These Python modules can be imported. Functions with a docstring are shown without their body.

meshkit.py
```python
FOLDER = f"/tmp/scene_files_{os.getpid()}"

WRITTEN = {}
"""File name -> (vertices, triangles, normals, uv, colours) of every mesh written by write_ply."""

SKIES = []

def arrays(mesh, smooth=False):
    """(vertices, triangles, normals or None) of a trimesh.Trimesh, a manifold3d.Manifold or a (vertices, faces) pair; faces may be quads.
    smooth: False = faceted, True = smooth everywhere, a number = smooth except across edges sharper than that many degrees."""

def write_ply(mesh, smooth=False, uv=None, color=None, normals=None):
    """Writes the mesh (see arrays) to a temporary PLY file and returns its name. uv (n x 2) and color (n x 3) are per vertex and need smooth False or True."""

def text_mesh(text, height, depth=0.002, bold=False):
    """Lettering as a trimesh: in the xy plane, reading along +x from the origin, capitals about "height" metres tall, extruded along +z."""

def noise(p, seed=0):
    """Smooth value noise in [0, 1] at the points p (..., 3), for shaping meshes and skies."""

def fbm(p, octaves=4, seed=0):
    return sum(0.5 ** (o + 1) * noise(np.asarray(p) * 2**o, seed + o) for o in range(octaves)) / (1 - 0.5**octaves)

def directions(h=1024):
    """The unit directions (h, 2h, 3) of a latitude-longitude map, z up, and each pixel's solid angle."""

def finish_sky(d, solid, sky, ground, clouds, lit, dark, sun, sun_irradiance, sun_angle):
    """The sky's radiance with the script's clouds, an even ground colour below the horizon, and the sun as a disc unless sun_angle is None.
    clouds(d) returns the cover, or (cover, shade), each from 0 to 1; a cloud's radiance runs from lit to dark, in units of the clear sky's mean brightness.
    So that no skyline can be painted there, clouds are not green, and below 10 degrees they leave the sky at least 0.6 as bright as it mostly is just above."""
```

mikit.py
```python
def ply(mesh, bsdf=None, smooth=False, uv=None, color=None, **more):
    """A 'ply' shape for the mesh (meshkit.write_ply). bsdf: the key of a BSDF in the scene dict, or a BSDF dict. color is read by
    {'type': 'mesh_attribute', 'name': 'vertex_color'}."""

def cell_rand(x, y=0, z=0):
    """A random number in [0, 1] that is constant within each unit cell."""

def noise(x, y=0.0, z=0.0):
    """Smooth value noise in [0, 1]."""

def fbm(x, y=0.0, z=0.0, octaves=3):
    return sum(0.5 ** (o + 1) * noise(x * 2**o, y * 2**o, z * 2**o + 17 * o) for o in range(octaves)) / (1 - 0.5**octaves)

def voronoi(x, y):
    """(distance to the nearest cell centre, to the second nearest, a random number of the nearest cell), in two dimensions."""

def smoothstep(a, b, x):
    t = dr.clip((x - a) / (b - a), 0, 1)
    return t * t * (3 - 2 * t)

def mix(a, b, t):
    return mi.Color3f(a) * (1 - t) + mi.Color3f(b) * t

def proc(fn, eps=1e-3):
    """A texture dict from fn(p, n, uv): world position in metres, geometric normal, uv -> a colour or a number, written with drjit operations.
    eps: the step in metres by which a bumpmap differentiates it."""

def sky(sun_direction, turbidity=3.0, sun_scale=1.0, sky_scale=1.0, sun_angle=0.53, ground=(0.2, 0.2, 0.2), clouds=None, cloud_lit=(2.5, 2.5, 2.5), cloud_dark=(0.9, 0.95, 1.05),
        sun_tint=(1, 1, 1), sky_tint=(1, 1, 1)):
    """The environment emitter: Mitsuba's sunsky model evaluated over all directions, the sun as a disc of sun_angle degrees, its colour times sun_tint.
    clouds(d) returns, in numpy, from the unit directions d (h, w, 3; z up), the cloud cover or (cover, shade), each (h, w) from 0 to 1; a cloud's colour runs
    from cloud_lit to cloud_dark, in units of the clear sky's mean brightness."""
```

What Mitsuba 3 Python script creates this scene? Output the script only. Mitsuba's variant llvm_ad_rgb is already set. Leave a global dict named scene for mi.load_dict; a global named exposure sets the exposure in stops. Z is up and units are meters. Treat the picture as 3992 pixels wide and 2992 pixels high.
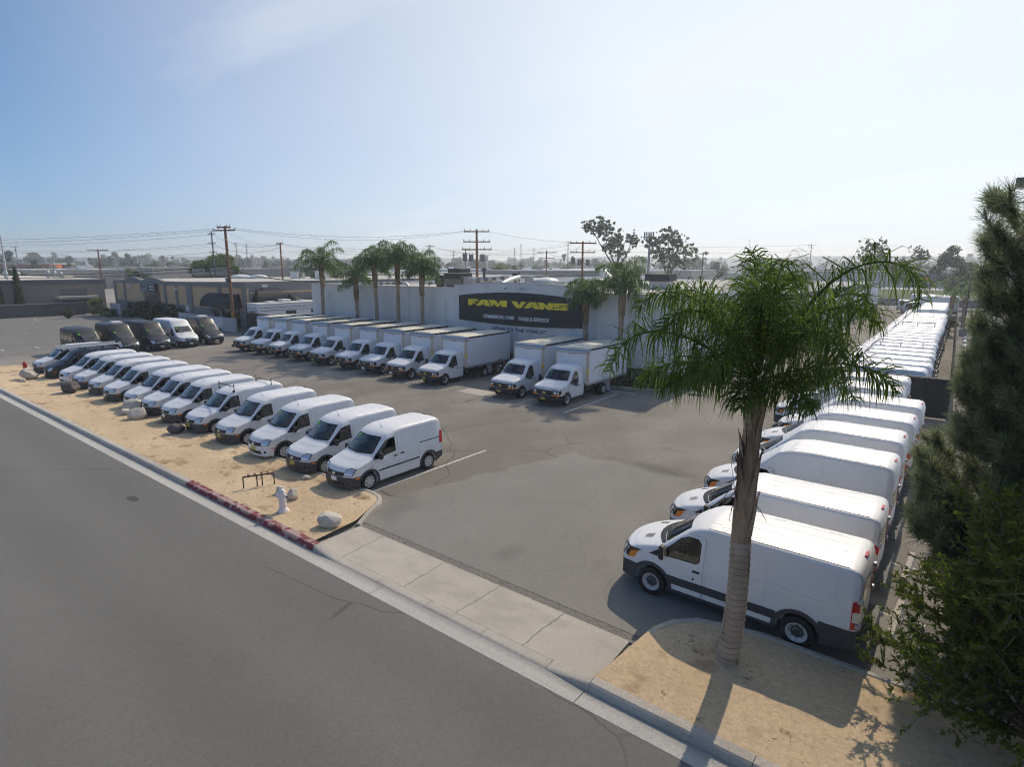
"""A van dealer's lot seen from the air: rows of white vans and box trucks, palms, warehouses in the haze."""
import math, random
import numpy as np, trimesh, manifold3d, mitsuba as mi, drjit as dr, mikit, meshkit
from mikit import noise, fbm, voronoi, cell_rand, smoothstep, mix
from shapely.geometry import Polygon, LineString, Point, MultiPolygon, box as sbox
from shapely.ops import unary_union
T = mi.ScalarTransform4f
scene, labels = {}, {}

# ---------------------------------------------------------------- camera, sky, exposure
exposure = 1.38
CAM = np.array([0.0, 0.0, 7.95])
YAW, PITCH, ROLL, FOV = 0.665496, 0.197952, 0.0014039, 82.2989
FWD = np.array([-math.sin(YAW) * math.cos(PITCH), math.cos(YAW) * math.cos(PITCH), -math.sin(PITCH)])
RGT = np.cross(FWD, [0, 0, 1]); RGT /= np.linalg.norm(RGT)
UPV = np.cross(RGT, FWD)
UPV = -math.sin(ROLL) * RGT + math.cos(ROLL) * UPV
HAZE = 0.00060
scene['camera'] = {'type': 'perspective', 'fov': FOV, 'fov_axis': 'x', 'near_clip': 0.1, 'far_clip': 9000.0,
                   'to_world': T().look_at(origin=CAM.tolist(), target=(CAM + FWD).tolist(), up=UPV.tolist())}
SUN = np.array([-0.13, 1.14, 1.0]); SUN /= np.linalg.norm(SUN)


def cloud_cover(d):
    q = np.stack([d[..., 0] / (d[..., 2] + 0.12), d[..., 1] / (d[..., 2] + 0.12), 0 * d[..., 2]], -1)
    w = meshkit.fbm(q * [0.9, 2.6, 1] + 3.1, 5, 4)
    f = meshkit.fbm(q * [3.5, 9.0, 1] + 9.7, 4, 9)
    c = np.clip((w - 0.60) * 3.2, 0, 1) * (0.3 + 0.7 * f)
    # a thin high veil that thickens towards the sun
    ca = (d[..., 0] * SUN[0] + d[..., 1] * SUN[1]) / (np.hypot(d[..., 0], d[..., 1]) * np.hypot(SUN[0], SUN[1]) + 1e-6)
    v = np.clip(0.75 * (ca - 0.36) / 0.60 + 0.25 * (d @ SUN - 0.3) / 0.5, 0, 1)
    veil = 0.80 * v * (0.85 + 0.3 * (meshkit.fbm(q * [0.5, 1.1, 1] + 5.5, 3, 2) - 0.5))
    return np.clip(veil + 0.6 * c * (1 - veil), 0, 1)


scene['sky'] = mikit.sky(SUN, turbidity=3.0, clouds=cloud_cover, cloud_lit=(4.0, 4.12, 4.2), sky_tint=(0.90, 1.08, 1.27), sun_scale=0.9, sun_tint=(0.93, 0.99, 1.08))

# ---------------------------------------------------------------- helpers


def fresh(name):
    if name not in labels and not any(k == name or k.startswith(name + '__') for k in _tops):
        _tops.add(name); return name
    i = 1
    while f'{name}_{i:03d}' in _tops:
        i += 1
    _tops.add(f'{name}_{i:03d}')
    return f'{name}_{i:03d}'


_tops, _parts = set(), {}


def thing(name, label, cat, group=None, kind=None):
    k = fresh(name)
    labels[k] = {'label': label, 'category': cat}
    if group: labels[k]['group'] = group
    if kind: labels[k]['kind'] = kind
    return k


def struct(name, label=None, kind='structure'):
    k = fresh(name)
    labels[k] = {'label': label or name.replace('_', ' '), 'kind': kind}
    return k


def subkey(parent, name):
    n = _parts.get((parent, name), 0)
    _parts[(parent, name)] = n + 1
    return f'{parent}__{name}' if n == 0 else f'{parent}__{name}_{n:03d}'


def put(key, mesh, mat, smooth=35, to_world=None, **kw):
    """One shape entry."""
    d = dict(mesh) if isinstance(mesh, dict) else mikit.ply(mesh, mat, smooth=smooth, **kw)
    if mat: d['bsdf'] = {'type': 'ref', 'id': mat}
    if to_world is not None: d['to_world'] = to_world
    scene[key] = d
    return key


def part(parent, name, mesh, mat, smooth=35, to_world=None, label=None, **kw):
    k = put(subkey(parent, name), mesh, mat, smooth, to_world, **kw)
    if label: labels[k] = {'label': label}
    return k


def box(x0, x1, y0, y1, z0, z1):
    b = trimesh.creation.box(extents=(x1 - x0, y1 - y0, z1 - z0))
    b.apply_translation(((x0 + x1) / 2, (y0 + y1) / 2, (z0 + z1) / 2))
    return b


_ball = trimesh.creation.icosphere(subdivisions=1)


def rbox(x0, x1, y0, y1, z0, z1, r=0.03):
    r = min(r, 0.49 * (x1 - x0), 0.49 * (y1 - y0), 0.49 * (z1 - z0))
    v = _ball.vertices * r
    pts = np.vstack([v + (x, y, z) for x in (x0 + r, x1 - r) for y in (y0 + r, y1 - r) for z in (z0 + r, z1 - r)])
    return trimesh.convex.convex_hull(pts)


def hull(pts): return trimesh.convex.convex_hull(np.asarray(pts, float))


def cat(*ms):
    ms = [m for m in (ms[0] if len(ms) == 1 and isinstance(ms[0], (list, tuple)) else ms) if m is not None and len(m.faces)]
    return trimesh.util.concatenate(ms)


def man(m):
    m = m.copy(); m.merge_vertices(digits_vertex=6); m.update_faces(m.nondegenerate_faces(height=1e-9)); 
    return manifold3d.Manifold(manifold3d.Mesh(np.asarray(m.vertices, np.float32), np.asarray(m.faces, np.uint32)))


def unman(x):
    m = x.to_mesh()
    return trimesh.Trimesh(np.array(m.vert_properties[:, :3]), np.array(m.tri_verts), process=False)


def frames(p):
    p = np.asarray(p, float)
    t = np.gradient(p, axis=0); t /= np.linalg.norm(t, axis=1, keepdims=True) + 1e-12
    a = np.cross(t[0], [0, 0, 1.0] if abs(t[0][2]) < 0.9 else [1.0, 0, 0]); a /= np.linalg.norm(a)
    A = [a]
    for i in range(1, len(p)):
        a = A[-1] - t[i] * (A[-1] @ t[i]); a /= np.linalg.norm(a) + 1e-12; A.append(a)
    A = np.array(A)
    return t, A, np.cross(t, A)


def tube(pts, r, n=8, caps=True):
    p = np.asarray(pts, float); t, a, b = frames(p)
    r = np.broadcast_to(r, (len(p),)); ang = np.arange(n) * 2 * math.pi / n
    v = (p[:, None] + r[:, None, None] * (np.cos(ang)[None, :, None] * a[:, None] + np.sin(ang)[None, :, None] * b[:, None])).reshape(-1, 3)
    i, j = np.meshgrid(np.arange(len(p) - 1), np.arange(n), indexing='ij')
    q = np.stack([i * n + j, i * n + (j + 1) % n, (i + 1) * n + (j + 1) % n, (i + 1) * n + j], -1).reshape(-1, 4)
    f = [q[:, [0, 1, 2]], q[:, [0, 2, 3]]]
    if caps:
        k = len(v); v = np.vstack([v, p[:1], p[-1:]]); j = np.arange(n); e = (len(p) - 1) * n
        f += [np.stack([j * 0 + k, (j + 1) % n, j], 1), np.stack([j * 0 + k + 1, e + j, e + (j + 1) % n], 1)]
    return trimesh.Trimesh(v, np.vstack(f), process=False)


def bar(a, b, w, h=None):
    """A square bar from a to b."""
    a, b = np.asarray(a, float), np.asarray(b, float); h = h or w
    t = (b - a) / np.linalg.norm(b - a); u = np.cross(t, [0, 0, 1.0] if abs(t[2]) < 0.95 else [1.0, 0, 0]); u /= np.linalg.norm(u); v = np.cross(u, t)
    return hull([p + su * u * w / 2 + sv * v * h / 2 for p in (a, b) for su in (-1, 1) for sv in (-1, 1)])


def lathe(prof, n=24):
    """(r, z) profile turned about z."""
    return trimesh.creation.revolve(np.asarray(prof, float), sections=n)


def prism_xy(poly, z0, z1):
    ps = list(poly.geoms) if hasattr(poly, 'geoms') else [poly]
    ms = []
    for q in ps:
        m = trimesh.creation.extrude_polygon(q, z1 - z0, engine='earcut'); m.apply_translation((0, 0, z0)); ms.append(m)
    return cat(ms)


def prism_xz(poly, y0, y1):
    """Polygon in (x, z) swept along y."""
    m = prism_xy(poly, 0, y1 - y0); v = m.vertices.copy()
    m.vertices = np.stack([v[:, 0], y1 - v[:, 2], v[:, 1]], 1)
    return m


def prism_yz(poly, x0, x1):
    m = prism_xy(poly, 0, x1 - x0); v = m.vertices.copy()
    m.vertices = np.stack([x0 + v[:, 2], v[:, 0], v[:, 1]], 1)
    return m


def ridx(*a): return random.Random(repr(a))


def rng(*a): return np.random.default_rng(abs(hash(tuple(float(x) for x in a))) % (2 ** 32))


def at(x, y, z=0.0, rz=0.0, s=1.0): return T().translate([float(x), float(y), float(z)]).rotate([0, 0, 1], float(rz)).scale(float(s))


ORD = 'first second third fourth fifth sixth seventh eighth ninth tenth eleventh twelfth thirteenth fourteenth fifteenth sixteenth seventeenth eighteenth nineteenth twentieth twenty-first twenty-second twenty-third twenty-fourth twenty-fifth twenty-sixth twenty-seventh twenty-eighth twenty-ninth thirtieth thirty-first thirty-second thirty-third'.split()
# ---------------------------------------------------------------- materials


def flat(name, c, rough=0.8, **kw):
    b = {'type': 'principled', 'base_color': c if isinstance(c, dict) else {'type': 'rgb', 'value': list(c)}, 'roughness': rough, **kw}
    scene[name] = {'type': 'twosided', 'bsdf': b}
    return name


def proc(fn, eps=1e-3): return mikit.proc(fn, eps)


def C(t, a, b): return mix(a, b, t)


def lot_col(p, n, uv):
    big = fbm(p.x * 0.09, p.y * 0.09, 1.0, 4)
    mid = fbm(p.x * 0.7, p.y * 0.5, 4.0, 3)
    sp = noise(p.x * 23, p.y * 23, 2.0) * 0.5 + noise(p.x * 61, p.y * 61, 3.0) * 0.5
    base = mix((0.160, 0.143, 0.123), (0.250, 0.226, 0.197), smoothstep(0.3, 0.75, big * 0.7 + mid * 0.3))
    # the resurfaced apron by the entrance is smoother and greyer
    edge = p.y - (21.0 - 0.06 * (p.x + 10.0) * (p.x + 10.0)) + 1.2 * (noise(p.x * 0.6, p.y * 0.6, 7.0) - 0.5)
    edge2 = (p.x + 15.3) - (p.y - 12.4) * 0.27 + 0.4 * (noise(p.x * 1.3, p.y * 1.3, 8.0) - 0.5)
    new = smoothstep(0.12, -0.12, edge) * smoothstep(-0.1, 0.15, edge2)
    grey = mix((0.196, 0.184, 0.167), (0.232, 0.219, 0.200), mid)
    base = mix(base, grey, new * 0.85)
    # worn, ravelled patches along the seam and oil stains under the rows
    seam = dr.exp(-dr.square(edge / 0.9)) * smoothstep(0.45, 0.75, fbm(p.x * 0.8, p.y * 0.8, 12.0, 3))
    stain = smoothstep(0.70, 0.86, fbm(p.x * 0.42, p.y * 0.42, 21.0, 3))
    base = base * (1 - 0.38 * seam) * (1 - 0.2 * stain)
    far = smoothstep(-60.0, -70.0, p.x + 3 * (noise(p.x * 0.3, p.y * 0.3, 5.0) - 0.5))
    base = mix(base, mix((0.125, 0.122, 0.117), (0.165, 0.16, 0.152), mid), far * 0.85)
    f1, f2, w = voronoi(p.x * 0.22 + 0.10 * noise(p.x * 1.1, p.y * 1.1), p.y * 0.22 + 0.10 * noise(p.x * 1.1, p.y * 1.1, 5.0))
    crack = smoothstep(0.018, 0.004, f2 - f1) * smoothstep(0.35, 0.6, noise(p.x * 0.12, p.y * 0.12, 9.0))
    g1, g2, w2 = voronoi(p.x * 1.6, p.y * 1.6)
    net = smoothstep(0.05, 0.01, g2 - g1) * smoothstep(0.58, 0.72, noise(p.x * 0.17, p.y * 0.17, 31.0))
    base = base * (1 - 0.45 * dr.maximum(crack, 0.6 * net) * (1 - 0.8 * new))
    return base * (0.86 + 0.28 * sp)


def street_col(p, n, uv):
    big = fbm(p.x * 0.12, p.y * 0.35, 1.0, 4)
    sp = noise(p.x * 21, p.y * 21, 2.0) * 0.4 + noise(p.x * 52, p.y * 52, 3.0) * 0.6
    base = mix((0.122, 0.119, 0.110), (0.160, 0.157, 0.146), big)
    lane = 0.5 + 0.5 * dr.cos((p.y - 5.6) * 2.1)
    base = base * (0.92 + 0.10 * lane)
    st = smoothstep(0.73, 0.82, noise(p.x * 0.9, p.y * 1.5, 17.0)) * smoothstep(0.5, 0.8, noise(p.x * 0.2, p.y * 0.2, 3.0))
    dx, dy = (p.x + 22.2) / 0.34, (p.y - 6.95) / 0.17
    spot = smoothstep(1.1, 0.7, dr.sqrt(dx * dx + dy * dy) + 0.3 * (noise(p.x * 9, p.y * 9) - 0.5))
    f1, f2, w = voronoi(p.x * 0.11 + 0.06 * noise(p.x * 1.3, p.y * 1.3), p.y * 0.23 + 0.06 * noise(p.x * 1.3, p.y * 1.3, 4.0))
    seal = smoothstep(0.012, 0.003, f2 - f1) * smoothstep(0.45, 0.6, noise(p.x * 0.15, p.y * 0.2, 9.0))
    return (base * (1 - 0.04 * st)) * (0.84 + 0.3 * sp) * (1 - 0.5 * spot) * (1 - 0.35 * seal)


def sand_col(p, n, uv):
    big = fbm(p.x * 0.45, p.y * 0.6, 1.0, 4)
    sp = fbm(p.x * 14, p.y * 14, 2.0, 3)
    base = mix((0.42, 0.305, 0.185), (0.585, 0.455, 0.295), big)
    dirt = smoothstep(0.62, 0.78, fbm(p.x * 1.2, p.y * 1.7, 11.0, 4))
    base = mix(base, mi.Color3f(0.25, 0.155, 0.085), dirt * 0.65)
    straw = smoothstep(0.7, 0.8, noise(p.x * 9, p.y * 30, 5.0)) * 0.10
    fine = noise(p.x * 55, p.y * 55, 3.0)
    return base * (0.74 + 0.30 * sp + 0.22 * fine) * (1 - straw)


def conc_col(p, n, uv):
    big = fbm(p.x * 0.6, p.y * 0.9, p.z * 0.8, 4)
    sp = noise(p.x * 40, p.y * 40, p.z * 40)
    d = smoothstep(0.55, 0.8, fbm(p.x * 0.9, p.y * 2.2, 6.0, 3))
    base = mix((0.38, 0.345, 0.295), (0.47, 0.43, 0.375), big)
    return base * (1 - 0.14 * d) * (0.86 + 0.28 * sp)


def gutter_col(p, n, uv):
    big = fbm(p.x * 0.35, p.y * 1.5, 2.0, 4)
    sp = noise(p.x * 38, p.y * 38, 1.0)
    kerb_side = smoothstep(0.0, 0.22, p.y - 8.36 + 0.12 * (noise(p.x * 0.8, p.y * 3) - 0.5))  # band that gets darker towards the kerb
    base = mix((0.36, 0.345, 0.315), (0.47, 0.455, 0.425), big)
    return base * (1 - 0.28 * kerb_side) * (0.88 + 0.24 * sp)


def redkerb_col(p, n, uv):
    w = fbm(p.x * 6, p.y * 6, p.z * 9, 3)
    return mix((0.175, 0.035, 0.043), (0.36, 0.25, 0.235), smoothstep(0.52, 0.72, w + 0.16 * smoothstep(0.12, 0.15, p.z)))


def wall_col(p, n, uv):
    big = fbm(p.x * 0.4, p.y * 0.4, p.z * 0.25, 3)
    st = smoothstep(0.55, 0.8, noise(p.x * 2.3, p.y * 2.3, p.z * 0.25)) * 0.10
    return mix((0.62, 0.615, 0.61), (0.72, 0.715, 0.705), big) * (1 - st)


def roof_col(p, n, uv):
    big = fbm(p.x * 0.15, p.y * 0.15, 1.0, 4)
    sp = noise(p.x * 3, p.y * 3, 2.0)
    seam = smoothstep(0.47, 0.5, dr.abs(p.x * 1.05 - dr.floor(p.x * 1.05) - 0.5)) * 0.12
    return mix((0.36, 0.335, 0.29), (0.52, 0.49, 0.43), big) * (0.88 + 0.24 * sp) * (1 - seam)


def rock_col(p, n, uv):
    a = fbm(p.x * 5, p.y * 5, p.z * 5, 4)
    return mix((0.36, 0.31, 0.255), (0.64, 0.585, 0.50), a) * (0.85 + 0.3 * noise(p.x * 40, p.y * 40, p.z * 40))


def darkrock_col(p, n, uv):
    a = fbm(p.x * 7, p.y * 7, p.z * 7, 4)
    return mix((0.045, 0.038, 0.038), (0.15, 0.13, 0.125), a)


def trunk_col(p, n, uv):
    a = fbm(p.x * 9, p.y * 9, p.z * 1.5, 3)
    ring = noise(p.z * 7.0, p.x * 1.2, p.y * 1.2)
    st = smoothstep(0.72, 0.85, noise(p.x * 14, p.y * 14, p.z * 1.3))
    f = p.z * 7.64 + 0.35 * (noise(p.x * 7, p.y * 7, p.z * 2) - 0.5)
    f = f - dr.floor(f)
    scar = smoothstep(0.80, 0.93, f) * (0.4 + 0.6 * noise(p.x * 5, p.y * 5, p.z * 9))
    return mix((0.23, 0.175, 0.125), (0.46, 0.37, 0.28), a * 0.6 + ring * 0.4) * (1 - 0.5 * st) * (1 - 0.65 * scar)


def boot_col(p, n, uv):
    a = fbm(p.x * 16, p.y * 16, p.z * 2.0, 3)
    b = noise(p.x * 4.5, p.y * 4.5, p.z * 1.1)
    return mix((0.085, 0.055, 0.036), (0.36, 0.26, 0.17), smoothstep(0.2, 0.8, a * 0.5 + b * 0.5))


def leaf_col(dark, pale_tone):
    def fn(p, n, uv):
        a = noise(p.x * 1.7, p.y * 1.7, p.z * 1.7) * 0.5 + noise(p.x * 9, p.y * 9, p.z * 9) * 0.5
        return mix(dark, pale_tone, a)  # tone drifts at random between the two leaf colours
    return fn


def bark_col(p, n, uv):
    a = fbm(p.x * 12, p.y * 12, p.z * 3, 3)
    return mix((0.10, 0.075, 0.055), (0.26, 0.20, 0.15), a)


def wood_pole_col(p, n, uv):
    a = fbm(p.x * 14, p.y * 14, p.z * 0.7, 3)
    return mix((0.15, 0.07, 0.038), (0.33, 0.175, 0.10), a)


def grass_col(p, n, uv):
    a = fbm(p.x * 0.3, p.y * 0.3, p.z * 0.3, 4)
    return mix((0.07, 0.10, 0.035), (0.16, 0.17, 0.075), a)


def town_col(p, n, uv):
    a = fbm(p.x * 0.02, p.y * 0.02, 1.0, 4)
    return mix((0.16, 0.15, 0.13), (0.30, 0.28, 0.245), a)


def tan_col(p, n, uv):
    a = fbm(p.x * 0.5, p.y * 0.5, p.z * 0.5, 3)
    return mix((0.52, 0.36, 0.20), (0.63, 0.455, 0.27), a)


def white_paint_col(p, n, uv):
    a = fbm(p.x * 0.8, p.y * 0.8, p.z * 0.8, 3)
    return mix((0.675, 0.68, 0.69), (0.735, 0.74, 0.75), a)


def boxroof_col(p, n, uv):
    a = fbm(p.x * 0.7, p.y * 0.7, 1.0, 4)
    return mix((0.60, 0.545, 0.42), (0.78, 0.735, 0.61), a)


def mulch_col(p, n, uv):
    a = noise(p.x * 18, p.y * 18, 1.0)
    return mix((0.10, 0.035, 0.025), (0.24, 0.10, 0.07), a)


flat('lot_asphalt', proc(lot_col), 0.9)
flat('street_asphalt', proc(street_col), 0.85)
flat('sand', proc(sand_col), 1.0)
flat('concrete', proc(conc_col), 0.9)
flat('gutter_concrete', proc(gutter_col), 0.9)
flat('red_kerb_paint', proc(redkerb_col), 0.8)
flat('wall_white', proc(wall_col), 0.9)
flat('roof_felt', proc(roof_col), 0.9)
flat('pale_rock', proc(rock_col), 0.95)
flat('dark_rock', proc(darkrock_col), 0.7)
flat('palm_trunk', proc(trunk_col), 0.95)
flat('palm_boot', proc(boot_col), 0.95)
flat('bark', proc(bark_col), 0.95)
flat('pole_wood', proc(wood_pole_col), 0.9)
flat('embankment_grass', proc(grass_col), 1.0)
flat('town_ground', proc(town_col), 1.0)
flat('tan_wall', proc(tan_col), 0.9)
flat('mulch', proc(mulch_col), 1.0)
flat('box_roof', proc(boxroof_col), 0.5)
flat('van_white', proc(white_paint_col), 0.42, clearcoat=1.0, clearcoat_gloss=0.93, specular=0.5)
flat('van_black', (0.012, 0.012, 0.014), 0.35, clearcoat=1.0, clearcoat_gloss=0.95)
flat('van_graphite', (0.030, 0.029, 0.028), 0.35, clearcoat=1.0, clearcoat_gloss=0.95, metallic=0.3)
flat('van_navy', (0.010, 0.016, 0.028), 0.35, clearcoat=1.0, clearcoat_gloss=0.95)
flat('trim_black', (0.020, 0.021, 0.023), 0.6)
flat('trim_grey', (0.050, 0.052, 0.058), 0.6)
flat('seal_black', (0.012, 0.012, 0.013), 0.4)
flat('rubber', (0.018, 0.018, 0.018), 0.8)
flat('rim_silver', (0.56, 0.56, 0.55), 0.35, metallic=0.25)
flat('steel_dark', (0.05, 0.05, 0.05), 0.6)
flat('chrome', (0.75, 0.75, 0.76), 0.15, metallic=1.0)
flat('aluminium', (0.40, 0.42, 0.45), 0.33, metallic=0.9)
flat('galvanised', (0.42, 0.43, 0.44), 0.5, metallic=0.5)
flat('corner_cream', (0.56, 0.50, 0.38), 0.5)
flat('box_white', (0.74, 0.745, 0.76), 0.45)
flat('lamp_clear', (0.62, 0.64, 0.67), 0.08, metallic=0.55, clearcoat=1.0)
flat('lamp_orange', (0.78, 0.22, 0.02), 0.15, clearcoat=1.0)
flat('lamp_red', (0.52, 0.018, 0.018), 0.12, clearcoat=1.0)
flat('lamp_cream', (0.80, 0.74, 0.60), 0.2, clearcoat=1.0)
flat('glass_dark', (0.010, 0.016, 0.016), 0.06, specular=0.8)
flat('glass_amber', (0.10, 0.085, 0.05), 0.06, specular=0.9)
flat('cabin_grey', (0.034, 0.036, 0.038), 0.8)
flat('seat_cloth', (0.035, 0.036, 0.038), 0.95)
flat('plate_white', (0.78, 0.77, 0.74), 0.5)
flat('plate_yellow', (0.46, 0.38, 0.06), 0.5)
flat('sticker_green', (0.22, 0.78, 0.04), 0.6)
flat('label_yellow', (0.72, 0.50, 0.03), 0.6)
flat('emblem_gold', (0.78, 0.60, 0.22), 0.25, metallic=0.7)
flat('sign_dark', (0.030, 0.032, 0.034), 0.7)
flat('sign_yellow', (0.78, 0.64, 0.03), 0.55)
flat('sign_white', (0.78, 0.79, 0.80), 0.55)
flat('paint_navy', (0.02, 0.028, 0.06), 0.7)
flat('wall_base', (0.075, 0.085, 0.105), 0.85)
flat('line_white', (0.55, 0.53, 0.49), 0.9)
flat('kerb_yellow', (0.40, 0.38, 0.16), 0.9)
flat('hydrant_white', (0.72, 0.66, 0.66), 0.5)
flat('hydrant_red', (0.42, 0.025, 0.03), 0.5)
flat('pipe_rust', (0.075, 0.05, 0.04), 0.7)
flat('fence_black', (0.022, 0.024, 0.026), 0.8)
flat('fence_rail', (0.23, 0.20, 0.15), 0.6)
flat('fence_slat', (0.46, 0.46, 0.46), 0.8)
flat('grey_wall', (0.215, 0.208, 0.205), 0.9)
flat('grey_wall_dark', (0.135, 0.132, 0.132), 0.9)
flat('taupe_wall', (0.245, 0.212, 0.18), 0.9)
flat('block_wall', (0.095, 0.086, 0.084), 0.9)
flat('awning_black', (0.022, 0.022, 0.024), 0.75)
flat('duct_silver', (0.62, 0.62, 0.61), 0.42, metallic=0.45)
flat('ac_tan', (0.24, 0.215, 0.185), 0.7)
flat('skylight_white', (0.68, 0.675, 0.65), 0.4)
flat('brick_red', (0.30, 0.075, 0.04), 0.8)
flat('concrete_pale', (0.46, 0.45, 0.43), 0.9)
flat('cable_black', (0.03, 0.03, 0.032), 0.7)
flat('far_white', (0.62, 0.61, 0.585), 0.85)
flat('far_grey', (0.32, 0.32, 0.32), 0.85)
flat('far_tan', (0.43, 0.38, 0.31), 0.85)
flat('orange_and_sunlit_brick', (0.80, 0.20, 0.05), 0.7)  # orange bands, and the sunlight painted on the brick return
flat('straw', (0.17, 0.10, 0.05), 0.9)
flat('skin', (0.34, 0.19, 0.125), 0.6)
flat('hair_dark', (0.02, 0.014, 0.011), 0.6)
flat('cloth_black', (0.014, 0.014, 0.016), 0.95)
flat('cloth_olive', (0.045, 0.06, 0.045), 0.95)
flat('cloth_white', (0.62, 0.62, 0.63), 0.9)


def leaf(name, dark, pale_tone, trans=0.55, rough=0.4, spec=0.5):
    scene[name] = {'type': 'principledthin', 'base_color': proc(leaf_col(dark, pale_tone)), 'roughness': rough, 'diff_trans': trans, 'eta': 1.5, 'spec_trans': 0.0}
    return name


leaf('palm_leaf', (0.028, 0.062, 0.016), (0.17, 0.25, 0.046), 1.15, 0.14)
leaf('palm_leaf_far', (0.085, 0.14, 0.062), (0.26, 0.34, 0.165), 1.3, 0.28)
leaf('palm_leaf_dead', (0.28, 0.20, 0.10), (0.42, 0.32, 0.17), 0.5, 0.7)
leaf('pine_needle', (0.075, 0.105, 0.055), (0.27, 0.31, 0.17), 1.2, 0.3)
leaf('shrub_leaf', (0.045, 0.075, 0.014), (0.22, 0.28, 0.045), 1.15, 0.32)
leaf('tree_leaf', (0.055, 0.078, 0.036), (0.16, 0.19, 0.095), 1.1, 0.5)
leaf('eucalyptus_leaf', (0.09, 0.115, 0.065), (0.24, 0.27, 0.165), 1.3, 0.5)
leaf('dark_shrub_leaf', (0.018, 0.034, 0.011), (0.07, 0.095, 0.032), 0.8, 0.45)
leaf('bright_leaf', (0.055, 0.105, 0.015), (0.15, 0.215, 0.035), 0.7, 0.45)
leaf('yellow_leaf', (0.14, 0.16, 0.03), (0.32, 0.33, 0.09), 0.8, 0.45)
scene['window_glass'] = {'type': 'thindielectric', 'int_ior': 1.5, 'specular_transmittance': {'type': 'rgb', 'value': [0.27, 0.345, 0.33]}}
# ---------------------------------------------------------------- vehicles: a lofted body and pieces that follow it
from scipy.ndimage import gaussian_filter1d


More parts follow.
